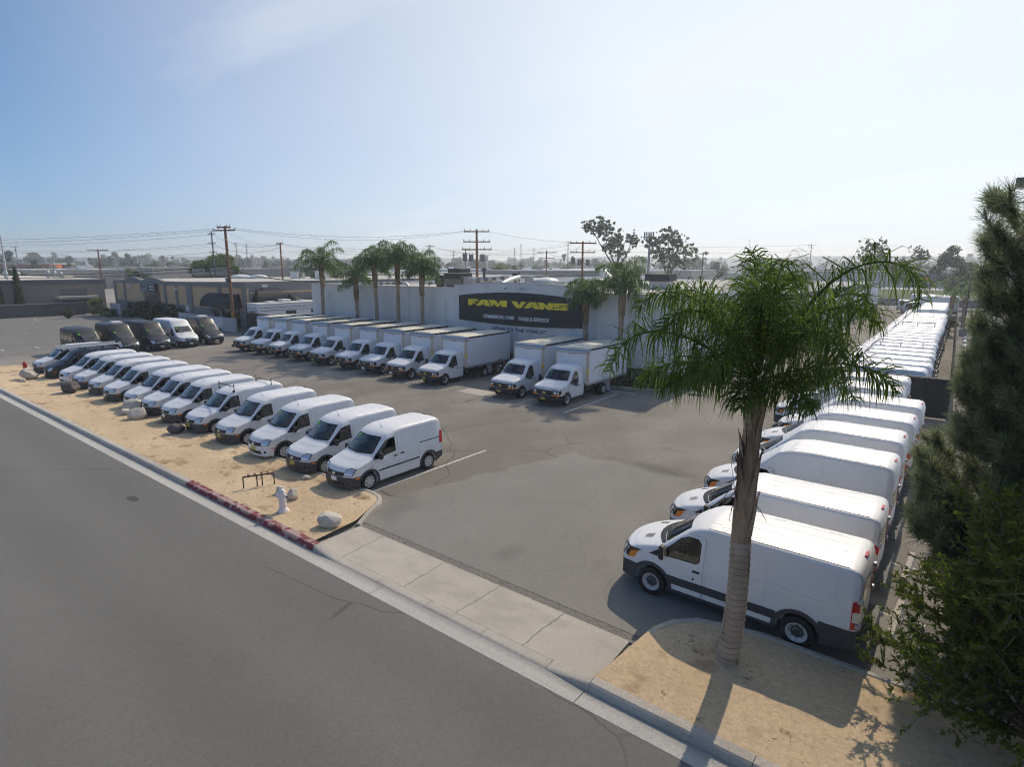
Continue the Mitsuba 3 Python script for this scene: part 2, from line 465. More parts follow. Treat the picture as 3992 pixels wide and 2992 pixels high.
class Body:
    """A van body lofted from cross-sections. s runs back from the nose; local x = -s, y to the driver's side, z up."""

    def __init__(self, L, top, half, belt, tum, bulge, bottom=((0, .25), (9, .25)), rc=0.12, crown=0.05, blur=0.05, rear_cut=False):
        self.L, self.top, self.half, self.belt, self.tum, self.bulge, self.bottom, self.rc, self.crown, self.blur, self.rear_cut = L, top, half, belt, tum, bulge, bottom, rc, crown, blur, rear_cut

    def curve(self, knots, s, blur=None):
        k = np.array(knots, float); d = np.linspace(-.3, self.L + .3, 700); y = np.interp(d, k[:, 0], k[:, 1])
        b = self.blur if blur is None else blur
        if b > 0:
            m = (d >= 0) & (d <= self.L); seg = gaussian_filter1d(y[m], b / (d[1] - d[0]), mode='nearest'); y[m] = seg
        return np.interp(s, d, y)

    def ring(self, hw, zb, zt, rc, d):
        belt = min(self.belt, zt - 0.06); yt = max(hw - self.tum * (zt - belt), 0.2)
        P = np.array([(0, zb), (hw * .95, zb), (hw, belt), (yt, zt), (0, zt)], float)
        out = [P[0], P[0] * .5 + P[1] * .5]

        def fil(i, r, n):
            a, b, c = P[i - 1], P[i], P[i + 1]
            la, lc = np.linalg.norm(a - b), np.linalg.norm(c - b)
            p0, p2 = b + (a - b) * min(r, .45 * la) / la, b + (c - b) * min(r, .45 * lc) / lc
            return [(1 - t) ** 2 * p0 + 2 * t * (1 - t) * b + t * t * p2 for t in np.linspace(0, 1, n)]

        def lin(a, b, n): return [a + (b - a) * t for t in np.linspace(0, 1, n + 2)[1:-1]]
        f1, f2, f3 = fil(1, .06, 3), fil(2, .28, 5), fil(3, rc, 8)
        out += f1 + lin(f1[-1], f2[0], 4) + f2 + lin(f2[-1], f3[0], 5) + f3 + lin(f3[-1], P[4], 7) + [P[4]]
        out = np.array(out)
        tp = out[:, 1] > zt - 1e-6
        out[tp, 1] += self.crown * (1 - (out[tp, 0] / max(yt, .1)) ** 2).clip(0) * (1 if zt > self.belt + .1 else .6)
        return out

    def mesh(self, d=0.0, s0=None, s1=None, zmin=None, dz=None):
        a, b = (0 if s0 is None else s0), (self.L if s1 is None else s1)
        s = np.unique(np.round(np.concatenate([np.linspace(a, min(a + .3, b), 10), np.linspace(a, min(2.8, b), 46), np.linspace(min(2.8, b), b, 16), np.linspace(max(a, b - .35), b, 9)]), 4))
        zt, hw = self.curve(self.top, s) + (d if dz is None else dz), self.curve(self.half, s) + d
        zb = self.curve(self.bottom, s) - d if zmin is None else np.full(len(s), zmin); bu = self.curve(self.bulge, s)
        W = max(k[1] for k in self.half)
        sx = s.copy()
        if s0 is None: sx[0] -= d
        if s1 is None: sx[-1] += d
        H = [self.ring(h, min(zz, t - .1), t, self.rc, d) for h, zz, t in zip(hw, zb, zt)]
        n = len(H[0]); V, F = [], []

        def pt(k, y, z): return (-(sx[k] + bu[k] * (y / W) ** 2), y, z)
        for k, h in enumerate(H):
            V += [pt(k, y, z) for y, z in h] + [pt(k, -y, z) for y, z in h[-2:0:-1]]
        m = 2 * n - 2
        for k in range(len(H) - 1):
            for j in range(m):
                a0, a1, b0, b1 = k * m + j, k * m + (j + 1) % m, (k + 1) * m + j, (k + 1) * m + (j + 1) % m
                F += [(a0, b0, a1), (a1, b0, b1)]
        fr = np.linspace(-1, 1, 11)
        for k, flip in ((0, 1), (len(H) - 1, -1)):
            base = len(V); h = H[k]
            for y, z in h: V += [pt(k, y * f, z) for f in fr]
            for i in range(n - 1):
                for j in range(10):
                    q = [base + i * 11 + j, base + i * 11 + j + 1, base + (i + 1) * 11 + j + 1, base + (i + 1) * 11 + j]
                    F += [tuple(q[:3])[::flip], (q[0], q[2], q[3])[::flip]]
        t = trimesh.Trimesh(V, F, process=False); t.merge_vertices(digits_vertex=5)
        t.update_faces(t.nondegenerate_faces(height=1e-8)); t.remove_unreferenced_vertices()
        if t.volume < 0: t.invert()
        return t


def cells(poly, size):
    """A polygon cut into grid cells: (points, triangles)."""
    x0, y0, x1, y1 = poly.bounds; nx, ny = max(1, math.ceil((x1 - x0) / size)), max(1, math.ceil((y1 - y0) / size))
    V, F = [], []
    for i in range(nx):
        for j in range(ny):
            c = poly.intersection(sbox(x0 + (x1 - x0) * i / nx, y0 + (y1 - y0) * j / ny, x0 + (x1 - x0) * (i + 1) / nx, y0 + (y1 - y0) * (j + 1) / ny))
            for g in getattr(c, 'geoms', [c]):
                if g.geom_type != 'Polygon' or g.area < 1e-7: continue
                v, f = trimesh.creation.triangulate_polygon(g, engine='earcut')
                F.append(np.asarray(f) + sum(len(q) for q in V)); V.append(np.asarray(v))
    t = trimesh.Trimesh(np.c_[np.vstack(V), np.zeros(sum(len(q) for q in V))], np.vstack(F), process=False)
    t.merge_vertices(digits_vertex=5); t.update_faces(t.nondegenerate_faces(height=1e-7)); t.remove_unreferenced_vertices()
    return np.array(t.vertices[:, :2]), np.array(t.faces)


PLANES = {  # origin of (u, v) and ray direction
    'F': (lambda u, v: (3 + 0 * u, u, v), (-1, 0, 0)), 'B': (lambda u, v: (-30 + 0 * u, u, v), (1, 0, 0)),
    'L': (lambda u, v: (-u, 3 + 0 * u, v), (0, -1, 0)), 'R': (lambda u, v: (-u, -3 + 0 * u, v), (0, 1, 0)),
    'T': (lambda u, v: (-u, v, 6 + 0 * u), (0, 0, -1))}


def patch(base, poly, plane, out=0.004, inn=-0.02, size=0.12, sheet=False):
    """The polygon projected on the base mesh: a shell from `out` proud to `inn` deep, or one sheet."""
    if isinstance(poly, (list, tuple)): poly = Polygon(poly)
    uv, f = cells(poly, size); fn, dirn = PLANES[plane]; dirn = np.array(dirn, float)
    o = np.stack(fn(uv[:, 0], uv[:, 1]), 1).astype(float)
    loc, ri, _ = base.ray.intersects_location(o, np.tile(dirn, (len(o), 1)), multiple_hits=False)
    depth = np.full(len(o), np.nan)
    if len(ri): depth[ri] = (loc - o[ri]) @ dirn
    bad = np.isnan(depth)
    if bad.all(): raise ValueError('patch misses the body')
    if bad.any():
        good = np.where(~bad)[0]
        for i in np.where(bad)[0]:
            depth[i] = depth[good[np.argmin(((uv[good] - uv[i]) ** 2).sum(1))]]
    p = o + dirn * depth[:, None]
    nrm = np.cross(p[f[:, 1]] - p[f[:, 0]], p[f[:, 2]] - p[f[:, 0]])
    if (nrm @ dirn).sum() > 0: f = f[:, ::-1]
    if sheet: return trimesh.Trimesh(p - dirn * out, f, process=False)
    e = np.vstack([f[:, [0, 1]], f[:, [1, 2]], f[:, [2, 0]]])
    have = {(a, b) for a, b in e.tolist()}
    rim = np.array([(a, b) for a, b in e.tolist() if (b, a) not in have])
    n = len(p); v = np.vstack([p - dirn * out, p - dirn * inn])
    F = np.vstack([f, f[:, ::-1] + n, np.stack([rim[:, 1], rim[:, 0], rim[:, 0] + n], 1), np.stack([rim[:, 1], rim[:, 0] + n, rim[:, 1] + n], 1)])
    return trimesh.Trimesh(v, F, process=False)


def mirror(m):
    m = m.copy(); m.vertices[:, 1] *= -1; m.invert(); return m


def mir_poly(pts): return Polygon([(-u, v) for u, v in pts][::-1])


def rounded(pts, r):
    p = Polygon(pts)
    return p.buffer(-r).buffer(r, quad_segs=3) if r > 0 else p


def arch(s, r, zc, n=28): return [(s + r * math.cos(t), zc + r * math.sin(t)) for t in np.linspace(0, 2 * math.pi, n, endpoint=False)]


def wheel_parts(R, W, rim_r, style):
    """tyre, rim and dark openings of a wheel at the origin, axle along y, outer side at +y."""
    h = W / 2
    ty = lathe([(rim_r - .02, -h * .9), (rim_r + .01, -h), (R - .05, -h), (R - .012, -h * .82), (R, -h * .55), (R, h * .55), (R - .012, h * .82), (R - .05, h), (rim_r + .01, h), (rim_r - .005, h * .86), (rim_r - .02, h * .5)], 30)
    if style == 'cover':
        rim = lathe([(rim_r, h * .6), (rim_r + .004, h * .93), (rim_r - .03, h * .99), (rim_r * .72, h * .93), (rim_r * .45, h * 1.03), (rim_r * .2, h * 1.08), (.001, h * 1.09)], 30)
        n, rr, a, b = 7, rim_r * .70, .020, .042
    elif style == 'steel':
        rim = lathe([(rim_r - .02, -h * .5), (rim_r - .004, h * .5), (rim_r + .012, h * .96), (rim_r - .012, h * .96), (rim_r - .035, h * .62), (rim_r * .72, h * .46), (rim_r * .62, h * .30), (rim_r * .42, h * .34), (rim_r * .40, h * .62), (.001, h * .64)], 30)
        n, rr, a, b = 8, rim_r * .78, .017, .017
    else:   # deep dual-wheel dish
        rim = lathe([(rim_r - .02, -h * .5), (rim_r, h * .5), (rim_r + .012, h * .96), (rim_r - .012, h * .96), (rim_r - .03, h * .2), (rim_r * .7, h * .02), (rim_r * .45, h * .1), (rim_r * .43, h * .55), (.001, h * .57)], 24)
        n, rr, a, b = 6, rim_r * .70, .025, .025
    holes = []
    for k in range(n):
        t = 2 * math.pi * k / n
        c = trimesh.creation.cylinder(radius=1, height=.012, sections=10); c.apply_scale((b, a, 1))
        c.apply_transform(trimesh.transformations.rotation_matrix(t, (0, 0, 1), (0, 0, 0)))
        zz = h * (1.0 if style == 'cover' else .50 if style == 'steel' else .05)
        c.apply_translation((rr * math.cos(t), rr * math.sin(t), zz)); holes.append(c)
    if style == 'steel':
        c = trimesh.creation.cylinder(radius=rim_r * .60, height=.02, sections=22); c.apply_translation((0, 0, h * .46)); holes.append(c); c = trimesh.creation.cylinder(radius=rim_r * .38, height=.03, sections=18); c.apply_translation((0, 0, h * .64)); holes.append(c)
    rot = trimesh.transformations.rotation_matrix(-math.pi / 2, (1, 0, 0))
    out = [ty, rim, cat(holes)]
    for m in out: m.apply_transform(rot)
    return out


class Proto:
    def __init__(self): self.items = []

    def add(self, name, mesh, mat, smooth=35, label=None):
        self.items.append((name, mikit.ply(mesh, mat, smooth=smooth), mat, label)); return self

    def both(self, name, mesh, mat, smooth=35, n0=0):
        nm = lambda i: name if i == 0 else f'{name}_{i:03d}'
        self.add(nm(n0), mesh, mat, smooth); self.add(nm(n0 + 1), mirror(mesh), mat, smooth)

    def wheels(self, spots, R, W, rim_r, style, y):
        ps = wheel_parts(R, W, rim_r, style)
        k = 0
        for s in spots:
            for side in (1, -1):
                w = 'wheel' if k == 0 else f'wheel_{k:03d}'; k += 1
                for nm, m, mat in (('tyre', ps[0], 'rubber'), ('rim', ps[1], 'rim_silver'), ('rim_openings', ps[2], 'steel_dark')):
                    q = m.copy(); q.apply_translation((0, y - W / 2, R)); q = q if side > 0 else mirror(q)
                    q.apply_translation((-s, 0, 0))
                    self.add(f'{w}__{nm}', q, mat, 30)

    def place(self, key, M, swap=None, skip=()):
        for name, d, mat, lab in self.items:
            if any(name == x or name.startswith(x + '_') for x in skip): continue
            mt = (swap or {}).get(mat, mat)
            if isinstance(swap, dict) and (name, mat) in swap: mt = swap[(name, mat)]
            scene[f'{key}__{name}'] = {**d, 'bsdf': {'type': 'ref', 'id': mt}, 'to_world': M}
            if lab: labels[f'{key}__{name}'] = {'label': lab}


def seats(P, s, z, ys, n=''):
    for i, y in enumerate(ys):
        nm = 'seat' if i == 0 else f'seat_{i:03d}'
        m = cat(rbox(-s - .5, -s, y - .25, y + .25, z, z + .16, .06), hull(np.vstack([_ball.vertices * .06 + q for q in [(-s - .46, y - .2, z + .1), (-s - .46, y + .2, z + .1), (-s - .60, y - .19, z + .70), (-s - .60, y + .19, z + .70)]])),
                rbox(-s - .70, -s - .60, y - .12, y + .12, z + .68, z + .88, .045))
        P.add(nm, m, 'seat_cloth', 40)


def steering(P, s, y, z):
    t = trimesh.creation.torus(.19, .017, major_sections=20, minor_sections=6)
    t = cat(t, bar((-.18, 0, 0), (.18, 0, 0), .035), tube([(0, 0, 0), (0, 0, -.3)], .03, 6))
    t.apply_transform(trimesh.transformations.rotation_matrix(math.radians(-62), (0, 1, 0))); t.apply_translation((-s, y, z))
    P.add('steering_wheel', t, 'trim_black', 40)


def build_body(P, B, paint, wells, well_r, well_z, cabin, wind, side_win, door, grooves=(), top_grooves=(), rear_win=None, other_win=(), well_y=.55, ribs=None, bt=None):
    """Cuts the wheel wells, the cabin, the window openings and the doors out of the body; adds body, doors, lining, panes and seals."""
    base = B.mesh(); body = man(base)
    for s in wells:
        for side in (1, -1):
            c = prism_xz(Polygon([(-u, v) for u, v in arch(s, well_r, well_z)][::-1]), well_y if side > 0 else -1.3, 1.3 if side > 0 else -well_y)
            body -= man(c)
    s0, s1, fl = cabin
    inner = man(B.mesh(-.055, s0, s1, fl)); lining = inner - man(B.mesh(-.075, s0 + .02, s1 - .02, fl + .02))
    body -= inner
    panes = []

    def opening(pl, poly):
        nonlocal body, lining
        cut = man(patch(base, poly, pl, .06, -.16, .15)); body -= cut; lining -= cut
        panes.append((pl, poly))
    if wind: opening('F', wind)
    for w in side_win:
        opening('L', Polygon(w) if not isinstance(w, Polygon) else w); opening('R', Polygon(w) if not isinstance(w, Polygon) else w)
    for g in grooves:
        for pl in 'LR': body -= man(patch(base, LineString(g).buffer(.0065, quad_segs=1, cap_style=2), pl, .02, -.014, .12))
    for g in top_grooves: body -= man(patch(base, LineString(g).buffer(.009, quad_segs=1, cap_style=2), 'T', .02, -.012, .12))
    if door:
        dp = rounded(door, .05)
        for i, side in enumerate((1, -1)):
            pr = lambda q: man(prism_xz(Polygon([(-u, v) for u, v in q.exterior.coords][::-1]), .4 if side > 0 else -1.4, 1.4 if side > 0 else -.4))
            dm = body ^ pr(dp.buffer(-.006, join_style=2)); body -= pr(dp)
            P.add('door' if i == 0 else 'door_001', unman(dm), paint, 30)
    P.add('body', unman(body), paint, 30)
    P.add('cabin_lining', unman(lining), 'cabin_grey', 30)
    for i, (pl, poly) in enumerate(panes):
        nm = 'windshield' if pl == 'F' else 'side_window' if i == 1 or not wind and i == 0 else f'side_window_{i - 1 if wind else i:03d}'
        P.add(nm, patch(base, poly, pl, -.012, sheet=True), 'window_glass', True)
        seal = poly.buffer(.004).difference(poly.buffer(-.028 if pl == 'F' else -.02))
        P.add(f'{nm}__seal', patch(base, seal, pl, -.004, -.03, .15), 'seal_black', 30)
    return base


def shell(B, region, d=.012, wells=(), well_r=.4, well_z=.35, deep=.02):
    """The slice of a slightly larger body that lies in `region` (bumpers, mouldings, arches)."""
    m = (man(B.mesh(d)) - man(B.mesh(-deep))) ^ region
    for s in wells: m -= man(prism_xz(Polygon([(-u, v) for u, v in arch(s, well_r, well_z)][::-1]), -1.5, 1.5))
    return unman(m)


def reg(s0, s1, z0, z1, y0=-2, y1=2): return man(box(-s1, -s0, y0, y1, z0, z1))


def arch_trim(B, s, r0, r1, zc, zlo, d=.018):
    ring = Polygon(arch(s, r1, zc, 36)).difference(Polygon(arch(s, r0, zc, 36))).intersection(sbox(s - 2, zlo, s + 2, 3))
    return shell(B, man(prism_xz(Polygon([(-u, v) for u, v in ring.exterior.coords][::-1]), .2, 1.5)), d)


def mirrors(P, s, y, z, h=.26, w=.17, mat='trim_black', arm=True):
    m = rbox(-s - .09, -s + .05, y + .05, y + .05 + w, z, z + h, .045)
    if arm: m = cat(m, hull([(-s + .02, y - .12, z + .02), (-s - .06, y - .12, z + .02), (-s + .02, y + .07, z + .03), (-s - .04, y + .07, z + .03), (-s + .02, y - .12, z + .07), (-s - .02, y + .07, z + .09)]))
    P.both('door_mirror', m, mat, 40)
    g = box(-s - .094, -s - .088, y + .07, y + .03 + w, z + .03, z + h - .03)
    P.both('door_mirror_glass', g, 'chrome', False)


def handle(P, base, s, z, w=.17, mat='trim_black', n0=0):
    h = patch(base, rounded([(s - w / 2, z - .022), (s + w / 2, z - .022), (s + w / 2, z + .022), (s - w / 2, z + .022)], .015), 'L', .03, -.01, .06)
    P.both('door_handle', h, mat, 40, n0)
def compact_van(white_bumper=False):
    """High-roof compact van."""
    P = Proto()
    B = Body(4.59, [(0, .66), (.02, .80), (.10, .915), (.30, .99), (.86, 1.17), (.93, 1.20), (1.66, 1.80), (1.80, 1.87), (2.15, 1.965), (2.5, 2.0), (4.25, 1.985), (4.45, 1.95), (4.55, 1.86), (4.59, 1.72)],
             [(0, .80), (.25, .865), (.8, .893), (4.2, .893), (4.59, .85)], .98, .125, [(0, .24), (.9, .24), (1.7, .15), (2.4, .05), (4.2, .02), (4.59, -.05)], [(0, .26), (.5, .21), (4.1, .21), (4.59, .36)], .13, .035)
    wells = (.87, 3.78)
    wind = rounded([(-.735, 1.265), (.735, 1.265), (.625, 1.775), (-.625, 1.775)], .05)
    side = rounded([(1.02, 1.09), (1.50, 1.07), (1.60, 1.14), (2.14, 1.19), (2.12, 1.72), (1.80, 1.70), (1.68, 1.655)], .02)
    base = build_body(P, B, 'van_white', wells, .385, .33, (.98, 2.75, .55), wind, [side], [(1.0, .40), (1.27, .26), (2.21, .26), (2.20, 1.83), (1.86, 1.80), (1.68, 1.70), (.97, 1.10)],
                      grooves=[[(2.24, .28), (2.24, 1.75), (2.3, 1.80), (3.25, 1.80), (3.27, .75), (3.22, .5)], [(1.9, 1.83), (2.4, 1.87), (4.4, 1.85)], [(2.5, 1.15), (2.5, 1.66), (3.05, 1.66), (3.05, 1.15), (2.5, 1.15)]])
    bm = 'van_white' if white_bumper else 'trim_grey'
    P.add('front_bumper', shell(B, reg(-.2, .62, .15, .635), .014, (.87,), .385, .33), bm, 30)
    P.add('rear_bumper', shell(B, reg(4.18, 5, .2, .62), .014, (3.78,), .385, .33), 'trim_grey', 30)
    for i, s in enumerate(wells): P.both('wheel_arch_trim', arch_trim(B, s, .385, .47, .33, .24 if i else .24), 'trim_grey', 30, 2 * i)
    P.both('side_moulding', patch(base, sbox(1.30, .615, 3.28, .665), 'L', .014, -.01), 'trim_black', 30)
    P.both('sliding_rail', patch(base, sbox(3.30, 1.20, 4.40, 1.232), 'L', .008, -.01), 'trim_black', 30)
    hl = rounded([(.45, .69), (.80, .70), (.835, .93), (.60, .955), (.50, .88)], .02)
    P.add('headlight', patch(base, hl, 'F', .012, -.03, .06), 'lamp_clear', 30)
    P.add('headlight_001', patch(base, Polygon([(-u, v) for u, v in hl.exterior.coords]), 'F', .012, -.03, .06), 'lamp_clear', 30)
    rim = hl.difference(hl.buffer(-.016)); P.both('headlight_bezel', patch(base, rim, 'F', .016, -.02, .06), 'trim_black', 30)
    gr = rounded([(-.42, .66), (.42, .66), (.48, .80), (-.48, .80)], .03)
    P.add('grille', patch(base, gr, 'F', .02, -.02, .06), 'seal_black', 30)
    bars = [patch(base, sbox(-.44, z, .44, z + .010), 'F', .028, -.01, .1) for z in (.685, .715, .745, .775)]
    P.add('grille_bars', cat(bars), 'trim_black', 30)
    P.add('emblem', patch(base, Polygon([(.085 * math.cos(t), .735 + .04 * math.sin(t)) for t in np.linspace(0, 6.28, 18)[:-1]]), 'F', .036, 0, .05), 'chrome', 30)
    P.add('lower_intake', patch(base, rounded([(-.52, .33), (.52, .33), (.42, .46), (-.42, .46)], .03), 'F', .022, -.02, .08), 'seal_black', 30)
    fog = Polygon([(.66 + .055 * math.cos(t), .43 + .05 * math.sin(t)) for t in np.linspace(0, 6.28, 13)[:-1]])
    P.add('fog_lamp', patch(base, fog, 'F', .022, -.02, .05), 'seal_black', 30); P.add('fog_lamp_001', patch(base, Polygon([(-u, v) for u, v in fog.exterior.coords]), 'F', .022, -.02, .05), 'seal_black', 30)
    P.both('side_marker', patch(base, sbox(.30, .56, .46, .61), 'L', .022, -.02, .05), 'lamp_orange', 30)
    P.add('number_plate', patch(base, sbox(-.17, .46, .14, .61), 'F', .03, 0, .1), 'plate_white', False)
    P.both('tail_lamp', shell(B, man(prism_xz(Polygon([(-4.62, .95), (-4.38, .95), (-4.44, 1.45), (-4.62, 1.45)]), .72, 1.2)), .012), 'lamp_red', 30)
    P.add('rear_window', patch(base, rounded([(-.60, 1.2), (.60, 1.2), (.56, 1.62), (-.56, 1.62)], .05), 'B', .006, -.02), 'glass_dark', 30)
    P.add('high_brake_lamp', rbox(-4.50, -4.32, -.12, .12, 1.965, 2.005, .015), 'trim_black', 30)
    P.add('roof_ribs', cat([patch(base, sbox(2.25, y - .012, 4.3, y + .012), 'T', .005, -.01, .25) for y in (-.45, -.27, -.09, .09, .27, .45)]), 'van_white', 30)
    P.add('antenna', cat(tube([(-2.12, .15, 1.97), (-2.02, .15, 2.07)], .011, 5), tube([(-2.07, .15, 2.02), (-1.86, .17, 2.36)], .004, 4)), 'trim_black', 30)
    handle(P, base, 2.08, 1.02); handle(P, base, 2.42, 1.04, n0=2)
    mirrors(P, 1.30, .86, 1.08, .24, .16)
    P.both('mirror_base', patch(base, [(1.22, 1.0), (1.62, .985), (1.66, 1.02), (1.48, 1.075), (1.24, 1.09)], 'L', .035, -.01, .08), 'van_white', 40)
    P.add('wiper', cat(patch(base, LineString([(-.66, 1.275), (-.05, 1.30)]).buffer(.011), 'F', .02, .005, .1), patch(base, LineString([(0, 1.27), (.62, 1.31)]).buffer(.011), 'F', .02, .005, .1)), 'trim_black', 30)
    P.add('windshield_sticker', patch(base, Polygon([(-.50 + .055 * math.cos(t), 1.69 + .045 * math.sin(t)) for t in np.linspace(0, 6.28, 13)[:-1]]), 'F', .006, -.004, .06), 'sticker_green', False)
    P.add('dashboard', rbox(-1.42, -.98, -.76, .76, .62, 1.10, .08), 'cabin_grey', 40)
    seats(P, 1.62, .62, (.38, -.38)); steering(P, 1.42, .38, 1.08)
    P.wheels(wells, .325, .205, .21, 'cover', .86)
    return P


def cargo_van(roof):
    """Full-size panel van, 5.6 m; roof = height of the roof edge."""
    P = Proto(); hi = roof > 2.3
    top = [(0, .78), (.03, .95), (.12, 1.08), (.42, 1.20), (.98, 1.36), (1.05, 1.385)]
    top += [(1.78, 1.93), (1.98, 2.01), (2.25, 2.065), (5.16, 2.055), (5.33, 2.02), (5.41, 1.94), (5.43, 1.75)] if not hi else [(1.80, 1.97), (2.0, 2.12), (2.35, roof - .13), (2.8, roof - .03), (3.2, roof), (5.16, roof - .01), (5.33, roof - .05), (5.41, roof - .14), (5.43, roof - .35)]
    B = Body(5.43, top, [(0, .88), (.3, .955), (.95, 1.015), (5.28, 1.012), (5.43, .965)], 1.05, .10 if not hi else .095, [(0, .30), (1.0, .30), (1.8, .2), (2.4, .06), (5.1, .03), (5.43, -.05)], [(0, .30), (.6, .25), (4.9, .28), (5.43, .40)], .085, .045, .025)
    wells = (1.02, 4.32); wr = .44
    wind = rounded([(-.83, 1.45), (.83, 1.45), (.715, 1.93), (-.715, 1.93)], .05)
    side = rounded([(1.22, 1.20), (1.30, 1.16), (2.10, 1.18), (2.19, 1.25), (2.20, 1.70), (2.12, 1.79), (1.90, 1.80), (1.70, 1.70)], .03)
    gv = [[(3.62, .30), (3.62, 1.93 if not hi else roof - .2)], [(2.32, 1.45), (2.44, 1.38), (3.2, 1.30), (4.7, 1.24), (4.85, 1.3)], [(2.34, .28), (2.34, 1.95)], [(4.96, 1.95 if not hi else roof - .2), (4.96, 1.35), (5.10, 1.22)]]
    base = build_body(P, B, 'van_white', wells, wr, .36, (1.12, 2.6, .62), wind, [side], [(1.08, .62), (1.50, .30), (2.28, .30), (2.30, 1.87), (1.92, 1.88), (1.66, 1.78), (1.06, 1.22)], grooves=gv,
                      top_grooves=[[(2.55, y), (5.04, y)] for y in (-.60, -.2, .2, .60)] + [[(2.2, y), (2.5, y)] for y in (-.5, .5)])
    P.add('front_bumper', shell(B, reg(-.2, .75, .2, .70), .016, (1.02,), wr, .36), 'trim_grey', 30)
    P.add('rear_bumper', shell(B, reg(4.7, 6, .2, .80), .014, (4.32,), wr, .36), 'trim_grey', 30)
    for i, s in enumerate(wells): P.both('wheel_arch_trim', arch_trim(B, s, wr, wr + .085, .36, .28), 'trim_grey', 30, 2 * i)
    P.both('side_moulding', shell(B, reg(1.42, 3.88, .50, .70, .2, 2), .014), 'trim_grey', 30)
    P.both('sill_trim', shell(B, reg(1.40, 3.92, .2, .36, .2, 2), .012), 'trim_grey', 30)
    hl = rounded([(.53, .93), (.76, .80), (.90, .86), (.90, 1.10), (.66, 1.08)], .02)
    P.add('headlight', patch(base, hl, 'F', .014, -.03, .05), 'lamp_clear', 30); P.add('headlight_001', patch(base, Polygon([(-u, v) for u, v in hl.exterior.coords]), 'F', .014, -.03, .05), 'lamp_clear', 30)
    P.both('headlight_bezel', patch(base, hl.difference(hl.buffer(-.03)), 'F', .020, -.02, .05), 'seal_black', 30)
    P.both('turn_signal', patch(base, [(.35, .80), (.52, .84), (.66, 1.07), (.44, 1.0)], 'L', .012, -.02, .05), 'lamp_orange', 30)
    P.both('headlight_flank', patch(base, [(.28, .88), (.34, .80), (.44, 1.0), (.66, 1.07), (.74, 1.11), (.40, 1.10)], 'L', .010, -.02, .05), 'seal_black', 30)
    P.add('grille', patch(base, rounded([(-.50, .72), (.50, .72), (.52, .98), (-.52, .98)], .04), 'F', .02, -.02, .06), 'seal_black', 30)
    P.add('grille_bars', cat([patch(base, sbox(-.48, z, .48, z + .018), 'F', .03, -.01, .12) for z in (.75, .81, .87, .93)]), 'trim_grey', 30)
    P.add('emblem', patch(base, Polygon([(.11 * math.cos(t), .86 + .05 * math.sin(t)) for t in np.linspace(0, 6.28, 18)[:-1]]), 'F', .04, 0, .05), 'chrome', 30)
    for i, y in enumerate((.47, -.47)):
        v = cat([patch(base, sbox(.62 + .055 * k, y - .10, .655 + .055 * k, y + .10), 'T', .004, -.008, .1) for k in range(4)])
        P.add('hood_vent' if i == 0 else 'hood_vent_001', v, 'seal_black', 30)
    P.both('quarter_window', patch(base, [(.93, 1.10), (1.18, 1.10), (1.18, 1.27)], 'L', .006, -.01, .06), 'trim_black', 30)
    P.both('tail_lamp', shell(B, man(prism_xz(Polygon([(-5.7, .84), (-5.27, .84), (-5.27, 1.40), (-5.30, 1.44), (-5.7, 1.44)]), .80, 1.4)), .016), 'lamp_red', 30)
    P.both('reversing_lamp', shell(B, man(prism_xz(Polygon([(-5.7, 1.0), (-5.29, 1.0), (-5.29, 1.22), (-5.7, 1.22)]), .86, 1.4)), .021), 'lamp_cream', 30)
    z0 = 1.25
    for i, y in enumerate((.44, -.44)):
        P.add('rear_window' if i == 0 else 'rear_window_001', patch(base, rounded([(y - .34, z0), (y + .34, z0), (y + .31, 1.78), (y - .31, 1.78)], .07), 'B', .008, -.02), 'glass_amber', 30)
    for i_, z in enumerate((.88, 1.42)): P.both('door_hinge', rbox(-5.45, -5.35, .90, 1.02, z, z + .10, .02), 'galvanised', 30, 2 * i_)
    P.add('high_brake_lamp', rbox(-5.35, -5.29, -.14, .14, (2.07 if not hi else roof + .0), (2.10 if not hi else roof + .03), .012), 'lamp_red', 30)
    P.add('rear_step', cat(rbox(-5.63, -5.37, -.95, .95, .48, .53, .02), *[box(-5.62, -5.42, y, y + .02, .53, .536) for y in np.arange(-.9, .9, .06)]), 'trim_grey', 30)
    rz = 2.105 if not hi else roof + .045
    for i_, s in enumerate((2.62, 5.02)): P.add('roof_bead' if not i_ else 'roof_bead_001', patch(base, sbox(s, -.78, s + .05, .78), 'T', .008, -.01, .2), 'van_white', 30)
    P.add('roof_pads', cat([patch(base, rounded([(s, y - .05), (s + .25, y - .05), (s + .25, y + .05), (s, y + .05)], .02), 'T', .006, -.01, .2) for s in (3.35, 4.5) for y in (-.72, .72)]), 'van_white', 30)
    P.both('roof_gutter', patch(base, sbox(2.3, .83 if not hi else .80, 5.15, .842 if not hi else .812), 'T', .006, -.01, .25), 'trim_grey', 30)
    handle(P, base, 2.12, 1.0); 
    P.both('fuel_lock', patch(base, Polygon(arch(2.06, .028, .80, 12)), 'L', .006, -.01, .05), 'seal_black', 30)
    mirrors(P, 1.32, 1.0, 1.14, .34, .2)
    P.add('wiper', cat(patch(base, LineString([(-.75, 1.46), (-.05, 1.49)]).buffer(.012), 'F', .02, .005, .1), patch(base, LineString([(.0, 1.46), (.70, 1.50)]).buffer(.012), 'F', .02, .005, .1)), 'trim_black', 30)
    P.add('cowl_panel', patch(base, rounded([(-.86, 1.385), (.86, 1.385), (.82, 1.445), (-.82, 1.445)], .02), 'F', .012, -.01, .1), 'seal_black', 30)
    P.add('dashboard', rbox(-1.62, -1.12, -.88, .88, .75, 1.26, .1), 'cabin_grey', 40)
    P.add('cab_partition', box(-2.56, -2.53, -.86, .86, .66, 1.9), 'cabin_grey', False)
